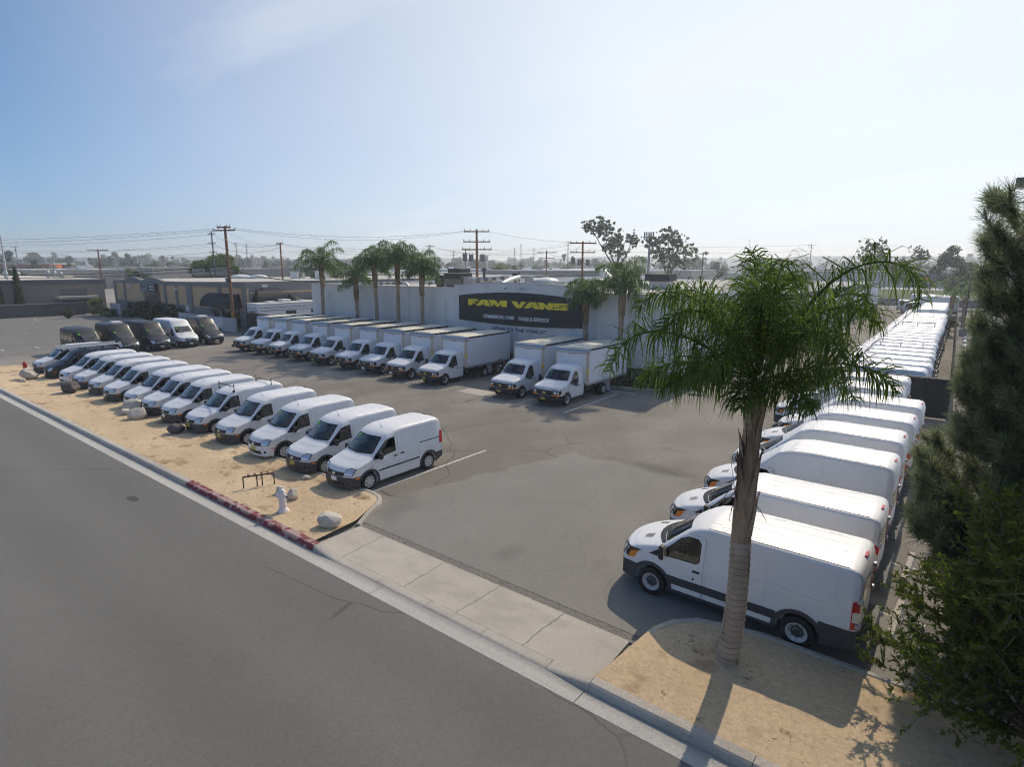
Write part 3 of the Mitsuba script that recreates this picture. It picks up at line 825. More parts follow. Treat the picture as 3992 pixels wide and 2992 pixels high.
    seats(P, 1.78, .80, (.48, -.48)); steering(P, 1.60, .48, 1.25)
    P.wheels(wells, .355, .225, .215, 'steel', .985)
    return P


CUT_TOP = [(0, .84), (.03, 1.0), (.12, 1.10), (.35, 1.17), (.98, 1.33), (1.05, 1.36), (1.62, 1.96), (1.78, 2.06), (2.05, 2.12)]


def cab_front(P, base, B, wr):
    """The blunt face shared by the cutaway cab and the passenger vans of its family."""
    P.add('front_bumper', cat(shell(B, reg(-.2, .60, .26, .66), .02, (.93,), wr, .37), rbox(-.16, .10, -.86, .86, .40, .62, .07)), 'trim_black', 35)
    P.add('grille', patch(base, rounded([(-.56, .68), (.56, .68), (.56, .98), (-.56, .98)], .02), 'F', .016, -.03, .08), 'seal_black', 30)
    P.add('grille_bars', cat([patch(base, sbox(-.55, z, .55, z + .014), 'F', .026, -.01, .15) for z in (.72, .78, .87, .93)]), 'trim_black', 30)
    em = [(-.12, .025), (-.055, .025), (-.055, .055), (.055, .055), (.055, .025), (.12, .025), (.10, -.025), (.055, -.025), (.055, -.055), (-.055, -.055), (-.055, -.025), (-.14, -.025)]
    P.add('emblem', patch(base, Polygon([(u, .835 + v) for u, v in em]), 'F', .036, 0, .06), 'emblem_gold', False)
    for i, sg in enumerate((1, -1)):
        nm = lambda q: q if i == 0 else q + '_001'
        P.add(nm('headlight_housing'), patch(base, sbox(*sorted((sg * .56, sg * .93))[:1], .76, max(sg * .56, sg * .93), .99), 'F', .014, -.03, .06), 'seal_black', 30)
        P.add(nm('headlight'), patch(base, rounded([(sg * .60, .80), (sg * .78, .80), (sg * .78, .93), (sg * .60, .93)], .03), 'F', .022, -.01, .06), 'lamp_clear', 30)
        P.add(nm('turn_signal'), patch(base, sbox(min(sg * .52, sg * .95), .665, max(sg * .52, sg * .95), .755), 'F', .022, -.03, .06), 'lamp_orange', 30)
    P.add('number_plate', box(.165, .172, -.15, .15, .45, .60), 'plate_yellow', False)


def box_truck():
    """Cutaway cab with a 16-foot dry box."""
    P = Proto()
    B = Body(2.72, CUT_TOP + [(2.72, 2.14)], [(0, .86), (.25, .955), (.8, .985), (2.72, .985)], 1.12, .16, [(0, .14), (.95, .18), (1.6, .13), (2.1, .02), (2.72, .0)], [(0, .40), (.6, .36), (2.72, .36)], .15, .05)
    wr = .46
    wind = rounded([(-.80, 1.42), (.80, 1.42), (.69, 1.93), (-.69, 1.93)], .05)
    side = rounded([(1.20, 1.22), (2.10, 1.20), (2.16, 1.27), (2.12, 1.84), (2.02, 1.91), (1.80, 1.88), (1.70, 1.80)], .03)
    base = build_body(P, B, 'van_white', (.93,), wr, .37, (1.05, 2.6, .72), wind, [side], [(1.05, .85), (1.42, .42), (2.26, .42), (2.27, 1.98), (1.82, 1.97), (1.62, 1.85), (1.04, 1.25)])
    cab_front(P, base, B, wr)
    P.add('hood_seam', patch(base, LineString([(-.78, 1.02), (-.4, 1.045), (.4, 1.045), (.78, 1.02)]).buffer(.008), 'F', .004, -.01, .1), 'seal_black', 30)
    handle(P, base, 2.13, 1.06)
    P.both('door_mirror', cat(rbox(-1.42, -1.30, 1.14, 1.36, 1.15, 1.55, .04), bar((-1.30, .95, 1.18), (-1.36, 1.2, 1.2), .03), bar((-1.30, .95, 1.42), (-1.36, 1.2, 1.45), .03)), 'trim_black', 40)
    P.both('door_mirror_glass', box(-1.425, -1.42, 1.17, 1.33, 1.19, 1.51), 'chrome', False)
    P.add('wiper', cat(patch(base, LineString([(-.7, 1.43), (-.05, 1.45)]).buffer(.012), 'F', .02, .005, .1), patch(base, LineString([(.02, 1.43), (.66, 1.46)]).buffer(.012), 'F', .02, .005, .1)), 'trim_black', 30)
    P.add('windshield_sticker', patch(base, Polygon([(-.58 + .055 * math.cos(t), 1.85 + .045 * math.sin(t)) for t in np.linspace(0, 6.28, 13)[:-1]]), 'F', .006, -.004, .06), 'sticker_green', False)
    P.add('dashboard', rbox(-1.55, -1.05, -.86, .86, .8, 1.24, .1), 'cabin_grey', 40)
    seats(P, 1.7, .86, (.45, -.45)); steering(P, 1.52, .45, 1.22)
    x0, x1, w, z0, z1 = -2.78, -7.70, 1.20, .95, 3.10     # the box
    P.add('cargo_box', box(x1, x0 - .12, -w, w, z0 + .10, z1 - .05), 'box_white', False)
    P.add('box_front', box(x0 - .12, x0, -w + .10, w - .10, z0 + .1, z1 - .30), 'box_white', False)
    th = np.linspace(0, math.pi / 2, 9)
    for i, sg in enumerate((1, -1)):
        pr = [(x0 - .125, sg * (w + .004))] + [(x0 - .12 + .125 * math.sin(t), sg * (w - .12 + .124 * math.cos(t))) for t in th] + [(x0 + .004, sg * (w - .17)), (x0 - .125, sg * (w - .17))]
        P.add('corner_post' if i == 0 else 'corner_post_001', prism_xy(Polygon(pr), z0 + .02, z1 - .26), 'corner_cream', 30)
    cap = Polygon([(x0 - .34, z1 - .28), (x0 + .008, z1 - .28)] + [(x0 + .008 - .24 * (1 - math.cos(t)), z1 - .22 + .22 * math.sin(t)) for t in th] + [(x0 - .34, z1)])
    hood = man(prism_xz(cap, -w - .006, w + .006))
    for sg in (1, -1):
        q = Polygon([(x0 + .3, sg * (w - .2)), (x0 + .3, sg * (w + .3)), (x0 - .15, sg * (w + .3)), (x0 - .15, sg * (w + .006))] + [(x0 - .15 + .16 * math.sin(t), sg * (w - .15 + .156 * math.cos(t))) for t in th])
        hood -= man(prism_xy(q.buffer(0), 0, 5))
    P.add('front_cap', unman(hood), 'aluminium', 30)
    ys = np.linspace(-w + .03, w - .03, 9)
    roof = hull([(x, y, z1 - .02 + .06 * (1 - (y / w) ** 2)) for x in (x0 - .30, x1) for y in ys] + [(x, y, z1 - .06) for x in (x0 - .30, x1) for y in (-w + .03, w - .03)])
    P.add('box_roof', roof, 'box_roof', 30)
    P.both('roof_rail', box(x1, x0 - .32, w - .035, w + .012, z1 - .10, z1 + .012), 'trim_grey', False)
    P.both('bottom_rail', box(x1, x0 - .13, w - .04, w + .014, z0 - .02, z0 + .12), 'galvanised', False)
    P.add('marker_lamps', cat([rbox(x0 + .0, x0 + .022, y - .05, y + .05, z1 - .36, z1 - .32, .01) for y in (-.18, 0, .18)]), 'lamp_red', 30)
    P.both('corner_lamp', rbox(x0 - .10, x0 + .0, w - .14, w + .012, z1 - .25, z1 - .19, .02), 'lamp_red', 30)
    P.both('warning_label', hull([(x0 - .05 + .128 * math.sin(t) - .066, (w - .12 + .128 * math.cos(t)), z) for t in th[2:8] for z in (1.62, 1.92)]), 'label_yellow', False)
    P.add('chassis', cat(box(x1 + .1, -2.2, -.45, -.33, .52, .72), box(x1 + .1, -2.2, .33, .45, .52, .72), *[box(x - .06, x + .06, -1.15, 1.15, .74, .95) for x in (-3.1, -3.9, -4.4, -5.9, -6.6, -7.4)], box(-5.9, -4.2, -.5, .5, .35, .62)), 'steel_dark', False)
    P.add('rear_bumper', box(x1 - .10, x1, -1.1, 1.1, .42, .60), 'steel_dark', False)
    P.add('roll_up_door', box(x1 - .012, x1, -w + .08, w - .08, z0 + .15, z1 - .25), 'box_white', False)
    P.both('mud_flap', box(-5.62, -5.60, .62, 1.12, .18, .92), 'box_white', False)
    P.wheels((.93,), .37, .23, .21, 'steel', .97)
    ps = wheel_parts(.37, .44, .21, 'dual')
    for i, sg in enumerate((1, -1)):
        for nm, m, mat in (('tyre', ps[0], 'rubber'), ('rim', ps[1], 'rim_silver'), ('rim_openings', ps[2], 'steel_dark')):
            q = m.copy(); q.apply_translation((-4.95, .86, .37)); q = q if sg > 0 else mirror(q)
            P.add(f'wheel_{2 + i:03d}__{nm}', q, mat, 30)
    return P


def express_van(rack=False):
    """Long full-size van of the row behind the gate."""
    P = Proto()
    B = Body(5.70, CUT_TOP[:-1] + [(2.1, 2.09), (5.2, 2.07), (5.45, 2.03), (5.6, 1.93), (5.70, 1.55)], [(0, .86), (.25, .955), (.8, .995), (5.3, .995), (5.70, .93)], 1.12, .17, [(0, .14), (.95, .18), (1.6, .13), (2.1, .02), (5.3, .02), (5.7, -.05)], [(0, .40), (.6, .34), (5.1, .34), (5.7, .45)], .17, .06)
    wr = .44
    wind = rounded([(-.80, 1.42), (.80, 1.42), (.69, 1.91), (-.69, 1.91)], .05)
    side = rounded([(1.20, 1.24), (2.10, 1.22), (2.16, 1.29), (2.12, 1.78), (2.02, 1.84), (1.80, 1.82), (1.70, 1.76)], .03)
    base = build_body(P, B, 'van_white', (.93, 4.36), wr, .37, (1.05, 2.6, .7), wind, [side], None, grooves=[[(1.06, .5), (1.06, 1.2)], [(2.27, .4), (2.27, 1.9)]])
    cab_front(P, base, B, wr)
    P.add('roof_ribs', cat([patch(base, sbox(1.9, y - .015, 5.3, y + .015), 'T', .010, -.01, .3) for y in (-.62, -.36, -.12, .12, .36, .62)]), 'van_white', 30)
    mirrors(P, 1.32, .99, 1.15, .3, .2)
    P.both('tail_lamp', shell(B, man(prism_xz(Polygon([(-5.8, .85), (-5.55, .85), (-5.55, 1.25), (-5.8, 1.25)]), .72, 1.4)), .014), 'lamp_red', 30)
    for i, y in enumerate((.43, -.43)): P.add('rear_window' if i == 0 else 'rear_window_001', patch(base, rounded([(y - .34, 1.2), (y + .34, 1.2), (y + .3, 1.75), (y - .3, 1.75)], .06), 'B', .008, -.02), 'glass_dark', 30)
    P.add('rear_bumper', rbox(-5.86, -5.6, -.9, .9, .45, .65, .05), 'trim_black', 35)
    P.add('dashboard', rbox(-1.55, -1.05, -.86, .86, .8, 1.24, .1), 'cabin_grey', 40)
    seats(P, 1.7, .86, (.45, -.45))
    P.wheels((.93, 4.36), .37, .23, .21, 'steel', .965)
    return P


def sprinter(hi, L=5.9, glazed=True):
    """Tall narrow-nosed van; glazed = passenger version."""
    P = Proto(); H = 2.62 if hi else 2.36
    B = Body(L, [(0, .74), (.03, .90), (.12, 1.0), (.35, 1.10), (1.0, 1.36), (1.08, 1.40), (1.82, 2.02), (2.0, 2.16), (2.35, H - .10), (2.75, H), (L - .35, H - .02), (L - .1, H - .10), (L, H - .35)], [(0, .80), (.3, .92), (.95, .985), (L - .4, .985), (L, .94)], 1.1, .09, [(0, .30), (1.0, .28), (1.8, .18), (2.5, .05), (L - .4, .02), (L, -.04)], [(0, .30), (.6, .28), (L, .34)], .13, .05)
    wells, wr = (1.0, L - 1.25), .42
    wind = rounded([(-.80, 1.47), (.80, 1.47), (.70, 2.02), (-.70, 2.02)], .06)
    side = rounded([(1.28, 1.22), (2.08, 1.24), (2.14, 1.30), (2.14, 1.86), (1.96, 1.89), (1.78, 1.80)], .03)
    base = build_body(P, B, 'van_black', wells, wr, .36, (1.15, 2.6, .7), wind, [side], None, grooves=[[(2.24, .4), (2.24, 2.1)], [(3.5, .4), (3.5, 2.1)]])
    P.add('front_bumper', shell(B, reg(-.2, .68, .25, .70), .014, (1.0,), wr, .36), 'trim_black', 30)
    P.add('grille', patch(base, rounded([(-.47, .72), (.47, .72), (.52, .96), (-.52, .96)], .03), 'F', .018, -.03, .08), 'seal_black', 30)
    P.add('grille_bars', cat([patch(base, sbox(-.47, z, .47, z + .022), 'F', .03, -.01, .12) for z in (.76, .83, .90)]), 'chrome', 30)
    rg = Polygon([(.085 * math.cos(t), .85 + .085 * math.sin(t)) for t in np.linspace(0, 6.28, 20)[:-1]])
    P.add('emblem', patch(base, unary_union([rg.difference(rg.buffer(-.014))] + [LineString([(0, .85), (.08 * math.cos(a), .85 + .08 * math.sin(a))]).buffer(.008) for a in (math.pi / 2, math.pi * 7 / 6, math.pi * 11 / 6)]), 'F', .042, 0, .06), 'chrome', 30)
    hl = rounded([(.54, .78), (.76, .74), (.88, .98), (.80, 1.06), (.60, .97)], .03)
    P.add('headlight', patch(base, hl, 'F', .014, -.03, .06), 'lamp_clear', 30); P.add('headlight_001', patch(base, Polygon([(-u, v) for u, v in hl.exterior.coords]), 'F', .014, -.03, .06), 'lamp_clear', 30)
    P.add('number_plate', patch(base, sbox(-.16, .40, .16, .52), 'F', .03, 0, .1), 'plate_white', False)
    mirrors(P, 1.36, .97, 1.2, .36, .18)
    P.add('windshield_sticker', patch(base, unary_union([Polygon([(-.55 + .09 * math.cos(t), 1.92 + .05 * math.sin(t)) for t in np.linspace(0, 6.28, 13)[:-1]])]), 'F', .006, -.004, .06), 'sticker_green', False)
    if glazed:
        for k, (a, b) in enumerate(((2.36, 3.42), (3.58, 4.55), (4.68, L - .3))):
            P.both('passenger_window', patch(base, rounded([(a, 1.28), (b, 1.28), (b, 1.88), (a, 1.88)], .07), 'L', .008, -.02, .2), 'glass_amber', 30, 2 * k)
    P.add('roof_ribs', cat([patch(base, sbox(2.8, y - .012, L - .4, y + .012), 'T', .009, -.01, .3) for y in (-.6, -.3, 0, .3, .6)]), 'van_black', 30)
    P.add('dashboard', rbox(-1.65, -1.15, -.86, .86, .8, 1.28, .1), 'cabin_grey', 40)
    P.both('cowl_vent', patch(base, sbox(.92, .30, 1.0, .66), 'T', .006, -.01, .1), 'seal_black', 30)
    seats(P, 1.8, .84, (.45, -.45))
    P.add('roof_air_conditioner', rbox(-3.3, -2.45, -.42, .42, H - .05, H + .24, .1), 'skylight_white', 40)
    P.wheels(wells, .345, .22, .21, 'steel', .955)
    return P
# ---------------------------------------------------------------- ground, street, kerbs, lot
def sheet(x0, x1, y0, y1, z): return trimesh.Trimesh([(x0, y0, z), (x1, y0, z), (x1, y1, z), (x0, y1, z)], [(0, 1, 2), (0, 2, 3)], process=False)


def flat_poly(poly, z):
    v, f = trimesh.creation.triangulate_polygon(poly, engine='earcut')
    m = trimesh.Trimesh(np.c_[v, np.full(len(v), z)], f, process=False)
    if m.face_normals[:, 2].mean() < 0: m.invert()
    return m


put(struct('ground', 'flat ground of the town'), sheet(-2400, 2400, -2400, 2400, -.035), 'town_ground', False)
put(struct('road', 'grey asphalt street in front of the lot'), sheet(-500, 120, -5.5, 8.17, 0.0), 'street_asphalt', False)
put(struct('parking_lot', 'worn asphalt of the dealer lot'), sheet(-150, 60, 10.70, 146.5, 0.0), 'lot_asphalt', False)

gut = struct('gutter', 'pale concrete gutter along the kerb')
x = -118.0
while x < 24:
    part(gut, 'slab', box(x + .006, x + 5.94, 8.17, 8.595, -.03, .006), 'gutter_concrete', False); x += 5.95

kerb = struct('street_kerb', 'concrete kerb of the street')


def kerb_mesh(x0, x1, h0, h1):
    def sec(x, h): return [(x, 8.595, -.03), (x, 8.60, 0.0), (x, 8.64, h - .03 if h > .06 else h * .6), (x, 8.68, h), (x, 8.88, h + .002), (x, 8.88, -.03)]
    return hull(sec(x0 + .006, h0) + sec(x1 - .006, h1))


x = -118.0
while x < -14.0:
    x1 = min(x + 3.0, -13.95); red = -22.6 < (x + x1) / 2
    part(kerb, 'segment', kerb_mesh(x, x1, .15, .15), 'red_kerb_paint' if red else 'concrete', 20, label='kerb segment with worn red paint' if red else None); x = x1
part(kerb, 'segment', kerb_mesh(-13.95, -12.9, .15, .035), 'concrete', 20)
x = -12.9
while x < -5.9:
    part(kerb, 'segment', kerb_mesh(x, x + 1.75, .035, .035), 'concrete', 20); x += 1.75
part(kerb, 'segment', kerb_mesh(-5.9, -4.9, .035, .15), 'concrete', 20)
x = -4.9
while x < 24:
    part(kerb, 'segment', kerb_mesh(x, x + 3.0, .15, .15), 'concrete', 20); x += 3.0

# driveway: slabs with ragged cracked joints
drive = struct('driveway', 'concrete driveway slabs at the entrance')
cuts = [(-14.22, -14.16), (-12.95, -13.05), (-10.42, -10.50), (-8.62, -8.55), (-6.70, -6.62), (-4.90, -4.95)]
r = random.Random(5)
jag = []
for a, b in cuts:
    t = np.linspace(0, 1, 15); jag.append([(a + (b - a) * k + (r.uniform(-.03, .03) if 0 < k < 1 and -14 < a < -5 else 0), 8.89 + k * 1.54) for k in t])
for i in range(len(cuts) - 1):
    L_, R_ = jag[i], jag[i + 1]
    q = Polygon([(px + .009, py) for px, py in L_] + [(px - .009, py) for px, py in R_[::-1]])
    part(drive, 'slab', prism_xy(q, -.03, .036), 'concrete', False)
part(drive, 'joint_fill', sheet(-14.15, -4.95, 8.89, 10.43, .012), 'steel_dark', False)


def strip_col(p, n, uv):
    g1, g2, w = voronoi(p.x * 4.0 + 0.4 * noise(p.x * 3, p.y * 3), p.y * 6.5)
    net = smoothstep(0.10, 0.02, g2 - g1)
    a = noise(p.x * 30, p.y * 30, 1.0)
    edge = smoothstep(0.03, 0.0, dr.abs(p.y - 10.71 + 0.02 * (noise(p.x * 4, 2.0) - 0.5)))
    return mix((0.15, 0.138, 0.122), (0.205, 0.19, 0.17), a) * (1 - 0.5 * net) * (1 - 0.6 * edge)


flat('cracked_patch', proc(strip_col), 0.9)
put(struct('asphalt_strip', 'crazed strip of old asphalt behind the driveway slabs'), box(-14.2, -4.85, 10.43, 10.73, -.03, .005), 'cracked_patch', False)


def verge(name, label, poly, z):
    """A sheet of sand with low bumps."""
    v, f = cells(poly, .30)
    q = np.c_[v * 1.3, np.zeros(len(v))]
    inside = np.array([poly.exterior.distance(Point(a)) for a in v])
    h = z - .012 + (.09 * (meshkit.fbm(q, 4, 3) - .5)) * np.clip(inside / .5, 0, 1)
    m = trimesh.Trimesh(np.c_[v, h], f, process=False)
    if m.face_normals[:, 2].mean() < 0: m.invert()
    put(struct(name, label), m, 'sand', True)


corner_l = [(-15.9, 12.2), (-15.45, 12.12), (-15.1, 11.85), (-14.85, 11.35), (-14.6, 10.85), (-14.40, 10.45)]
verge('sandy_strip', 'bare sandy planting strip between kerb and vans', Polygon([(-14.22, 8.88)] + corner_l[::-1] + [(-58.6, 12.2), (-59.4, 12.0), (-60.0, 11.2), (-60.2, 10.2), (-60.3, 8.88)]), .15)
corner_r = [(-4.78, 10.45), (-4.72, 11.1), (-4.5, 11.6), (-4.1, 12.0), (-3.5, 12.18), (-2.7, 12.2)]
verge('sandy_verge', 'bare sandy verge around the palm foot', Polygon([(-4.92, 8.88)] + corner_r + [(24, 12.2), (24, 8.88)]), .15)

lotk = struct('lot_kerb', 'concrete kerb round the planting strips of the lot')


def kerb_path(pts, h0=.16, w=.15, ends=None, step=2.4, mat='concrete'):
    ls = LineString(pts); d = 0.0; n = max(1, round(ls.length / step)); L = ls.length / n
    for k in range(n):
        a, b = k * L + .007, (k + 1) * L - .007
        ts = np.linspace(a, b, 7); P = np.array([ls.interpolate(t).coords[0] for t in ts])
        tg = np.array([np.subtract(ls.interpolate(min(t + .05, ls.length)).coords[0], ls.interpolate(max(t - .05, 0)).coords[0]) for t in ts], float); tg /= np.linalg.norm(tg, axis=1, keepdims=True)
        nr = np.c_[-tg[:, 1], tg[:, 0]]
        hh = np.full(len(ts), h0) if ends is None else h0 + (np.interp(ts / ls.length, [q[0] for q in ends], [q[1] for q in ends]))
        ms = []
        V = []
        for q, m_, h in zip(P, nr, hh):
            for o, z in ((-w / 2, -.03), (-w / 2, h - .02), (-w / 2 + .02, h), (w / 2 - .02, h), (w / 2, h - .02), (w / 2, -.03)): V.append((q[0] + m_[0] * o, q[1] + m_[1] * o, z))
        F = []
        for i in range(len(P) - 1):
            for j in range(6):
                a0, a1, b0, b1 = i * 6 + j, i * 6 + (j + 1) % 6, (i + 1) * 6 + j, (i + 1) * 6 + (j + 1) % 6
                F += [(a0, a1, b0), (a1, b1, b0)]
        for e, fl in ((0, 1), ((len(P) - 1) * 6, -1)):
            for j in range(1, 5): F.append((e, e + j + 1, e + j)[::fl])
        m = trimesh.Trimesh(V, F, process=False)
        if m.volume < 0: m.invert()
        part(lotk, 'segment', m, mat, 25)


kerb_path([(-58.6, 12.27), (-15.9, 12.27)])
kerb_path([(-15.9, 12.27), (-15.42, 12.19), (-15.02, 11.9), (-14.76, 11.38), (-14.52, 10.88), (-14.30, 10.45)], step=1.1, ends=((0, 0), (.7, 0), (1, -.11)))
kerb_path([(-58.6, 12.27), (-59.45, 12.07), (-60.07, 11.22), (-60.27, 10.2), (-60.35, 8.9)], step=1.6)
kerb_path([(-4.70, 10.45), (-4.64, 11.1), (-4.43, 11.55), (-4.05, 11.93), (-3.48, 12.11), (-2.7, 12.27)], step=1.5, ends=((0, -.11), (.18, 0), (1, 0)))
kerb_path([(-2.7, 12.27), (24, 12.27)])
# planted bed along the front of the building
put(struct('mulch_bed', 'red mulch bed along the foot of the white wall'), flat_poly(Polygon([(-55, 34.2), (-19, 34.2), (-17.5, 34.4), (-15.6, 35.0), (-14.9, 35.97), (-55, 35.97)]), .12), 'mulch', False)
kerb_path([(-55, 34.12), (-19, 34.12), (-17.5, 34.32), (-15.55, 34.92), (-14.85, 35.8)], step=2.6)

# painted stall lines
lines = struct('stall_lines', 'faded white stall lines', 'structure')
for k, (x0, y0, x1, y1) in enumerate([(-16.2, 12.5, -16.13, 18.7), (-17.15, 26.5, -17.15, 32.8), (-20.5, 26.5, -20.5, 32.5), (-30.3, 26.6, -30.3, 32.5), (-73.2, 13.6, -71.8, 13.6), (-73.2, 16.2, -71.6, 16.2), (-74.6, 18.8, -73.0, 18.8), (-123, 30.6, -118, 30.5), (-117.5, 30.5, -113, 30.4), (-112, 25, -108, 25), (-4.2, 15.1, .0, 15.1), (-4.2, 18.0, .0, 18.0), (-1.6, 27.0, 0, 27.0)]):
    d = np.array([x1 - x0, y1 - y0], float); d /= np.linalg.norm(d); nn = np.array([-d[1], d[0]]) * .05
    part(lines, 'line', flat_poly(Polygon([(x0 + nn[0], y0 + nn[1]), (x1 + nn[0], y1 + nn[1]), (x1 - nn[0], y1 - nn[1]), (x0 - nn[0], y0 - nn[1])]), .004), 'line_white', False)
put(struct('concrete_pad', 'pale concrete pad in the asphalt between the trucks'), box(-25.7, -23.4, 26.9, 28.2, -.02, .008), 'concrete', False)
put(struct('gate_track', 'dark gate track across the lot'), box(-12.6, -6.6, 35.3, 35.36, -.02, .010), 'steel_dark', False)
part(lotk, 'segment', rbox(-13.6, -12.7, 35.3, 35.5, -.02, .13, .03), 'concrete', 30)

# embankment and the low wall at the far end of the lot
yy = [(146.6, 1.45), (150, 1.9), (156, 2.4), (172, 2.45), (172, -1)]
emb = trimesh.Trimesh(*(lambda n: (np.array([(x, y, z) for x in (-110, 60) for y, z in yy]), [(i, n + i, i + 1) for i in range(n - 1)] + [(n + i, n + i + 1, i + 1) for i in range(n - 1)]))(len(yy)), process=False)
if emb.face_normals[0][2] < 0: emb.invert()
put(struct('embankment', 'green embankment beyond the end wall'), emb, 'embankment_grass', False)
put(struct('freeway', 'raised pale roadway behind the guard rail'), box(-110, 60, 172, 196, -.1, 2.46), 'concrete_pale', False)
# ---------------------------------------------------------------- the dealership
deal = thing('dealership_building', 'long low white building with arched parapet behind the box trucks', 'building')
arc = [(x, 6.36 + .34 * (1 - ((x + 28) / 6.6) ** 2)) for x in np.linspace(-34.4, -21.4, 15)]
front = Polygon([(-55.04, -.05), (-14.6, -.05), (-14.6, 6.10), (-21.4, 6.10)] + arc[::-1] + [(-34.4, 6.16), (-55.04, 6.12)])
fw = man(prism_xz(front, 36.0, 36.25))
for cx in (-53.1, -49.9, -46.55, -43.2, -39.85, -36.45):
    p = Polygon([(cx - 1.03, .9), (cx + 1.03, .9)] + [(cx + 1.03 * math.cos(t), 5.28 + .22 * math.sin(t)) for t in np.linspace(0, math.pi, 11)])
    fw -= man(prism_xz(p.difference(p.buffer(-.045)), 35.9, 36.03))
for xx in (-34.4, -27.9, -21.4):
    fw -= man(box(xx - .012, xx + .012, 35.9, 36.02, 0, 6.9))
part(deal, 'front_wall', unman(fw), 'wall_white', False)
part(deal, 'base_band', box(-55.0, -14.56, 35.965, 36.1, 0, 1.15), 'wall_base', False)
part(deal, 'side_wall', box(-14.85, -14.6, 36.25, 52, -.05, 6.10), 'wall_white', False)
part(deal, 'side_wall', box(-14.85, -14.62, 52, 131, -.05, 4.62), 'wall_white', False)
part(deal, 'side_base_band', box(-14.85, -14.58, 36.25, 131, 0, .95), 'wall_base', False)
part(deal, 'side_parapet', box(-14.9, -14.55, 52, 131, 4.62, 5.2), 'grey_wall', False)
for y in (56.5, 77.4, 96.2, 115):
    part(deal, 'pilaster', box(-14.62, -14.3, y, y + 2.2, 0, 4.7), 'grey_wall_dark', False)
for y in (63, 70, 84, 90, 103, 109):
    part(deal, 'roller_door', box(-14.62, -14.56, y, y + 3.4, .0, 3.4), 'far_white', False)
part(deal, 'west_wall', box(-55.04, -54.8, 36.25, 131, -.05, 6.12), 'wall_white', False)
part(deal, 'back_wall', box(-54.8, -14.85, 130.8, 131, -.05, 5.2), 'wall_white', False)
part(deal, 'roof', box(-54.8, -14.85, 36.25, 52, 5.5, 5.88), 'roof_felt', False)
part(deal, 'roof', box(-54.8, -14.85, 52.0, 130.8, 4.6, 5.05), 'roof_felt', False)
part(deal, 'coping', prism_xz(LineString([(-14.6, 6.10), (-21.4, 6.10)] + arc[::-1] + [(-34.4, 6.16), (-55.04, 6.12)]).buffer(.03, cap_style=2, join_style=2), 35.97, 36.28), 'concrete_pale', False)
part(deal, 'downpipe', tube([(-14.45, 35.9, .02), (-14.45, 35.9, 5.9)], .07, 8), 'galvanised')
for xx in (-28.6, -27.0):
    part(deal, 'wall_floodlight', cat(tube([(xx, 36, 6.35), (xx, 35.62, 6.30)], .02, 6), hull([(xx - .13, 35.62, 6.34), (xx + .13, 35.62, 6.34), (xx - .13, 35.5, 6.14), (xx + .13, 35.5, 6.14), (xx - .1, 35.74, 6.26), (xx + .1, 35.74, 6.26)])), 'galvanised', False)


def text_on_wall(text, x0, x1, z0, h, y, depth=.02, bold=True):
    """Lettering in the xz plane, read from the street, stretched to x0..x1."""
    m = meshkit.text_mesh(text, h, depth, bold=bold); v = m.vertices.copy()
    sx = (x1 - x0) / (v[:, 0].max() - v[:, 0].min()); sz = h / .0001 if False else 1.0
    m.vertices = np.stack([x0 + (v[:, 0] - v[:, 0].min()) * sx, y - v[:, 2], z0 + v[:, 1] * sz], 1)
    return m


part(deal, 'lettering', text_on_wall('OPEN TO THE PUBLIC', -30.3, -25.05, 2.93, .26, 36.002), 'paint_navy', False, label='navy lettering OPEN TO THE PUBLIC')

sign = thing('shop_sign', 'dark curved sign board with yellow lettering on the white wall', 'sign')
top = [(x, 5.57 + .36 * (1 - ((x + 27.8) / 6.0) ** 2)) for x in np.linspace(-33.8, -21.8, 25)]
bot = [(x, 3.60 - .20 * (1 - ((x + 27.8) / 6.0) ** 2)) for x in np.linspace(-33.8, -21.8, 25)]
part(sign, 'board', prism_xz(Polygon(bot + top[::-1]), 35.90, 35.99), 'sign_dark', False)
U = {  # wide slanted capitals in a unit box
    'F': [[(0, 0), (.42, 0), (.42, .30), (.70, .30), (.82, .58), (.42, .58), (.42, .70), (1, .70), (1.04, 1), (0, 1)]],
    'A': [[(0, 0), (.42, 1), (.80, 1), (1.06, 0), (.72, 0), (.68, .20), (.40, .20), (.32, 0)], [(.46, .42), (.63, .42), (.59, .80)]],
    'M': [[(.20, 0), (0, 1), (.36, 1), (.56, .45), (.66, 1), (1, 1), (1, 0), (.70, 0), (.70, .48), (.56, 0), (.44, 0), (.34, .42)]],
    'V': [[(0, 1), (.36, 1), (.56, .42), (.70, 1), (1.05, 1), (.68, 0), (.36, 0)]],
    'N': [[(.14, 0), (.14, .2), (0, 1), (.36, 1), (.66, .46), (.66, 1), (1, 1), (1, 0), (.64, 0), (.42, .42), (.42, 0)]],
    'S': [[(0, 0), (.90, 0), (1, .12), (1, .48), (.90, .60), (.36, .60), (.36, .72), (1, .72), (1, 1), (.10, 1), (0, .88), (0, .50), (.10, .38), (.62, .38), (.62, .27), (0, .27)]]}


def sign_word(word, spans, z0, h):
    for ch, (a, b) in zip(word, spans):
        ring = U[ch]; p = Polygon([(a + u * (b - a), z0 + v * h) for u, v in ring[0]], [[(a + u * (b - a), z0 + v * h) for u, v in q] for q in ring[1:]]).buffer(0)
        part(sign, 'letter', prism_xz(p, 35.855, 35.90), 'sign_yellow', False)


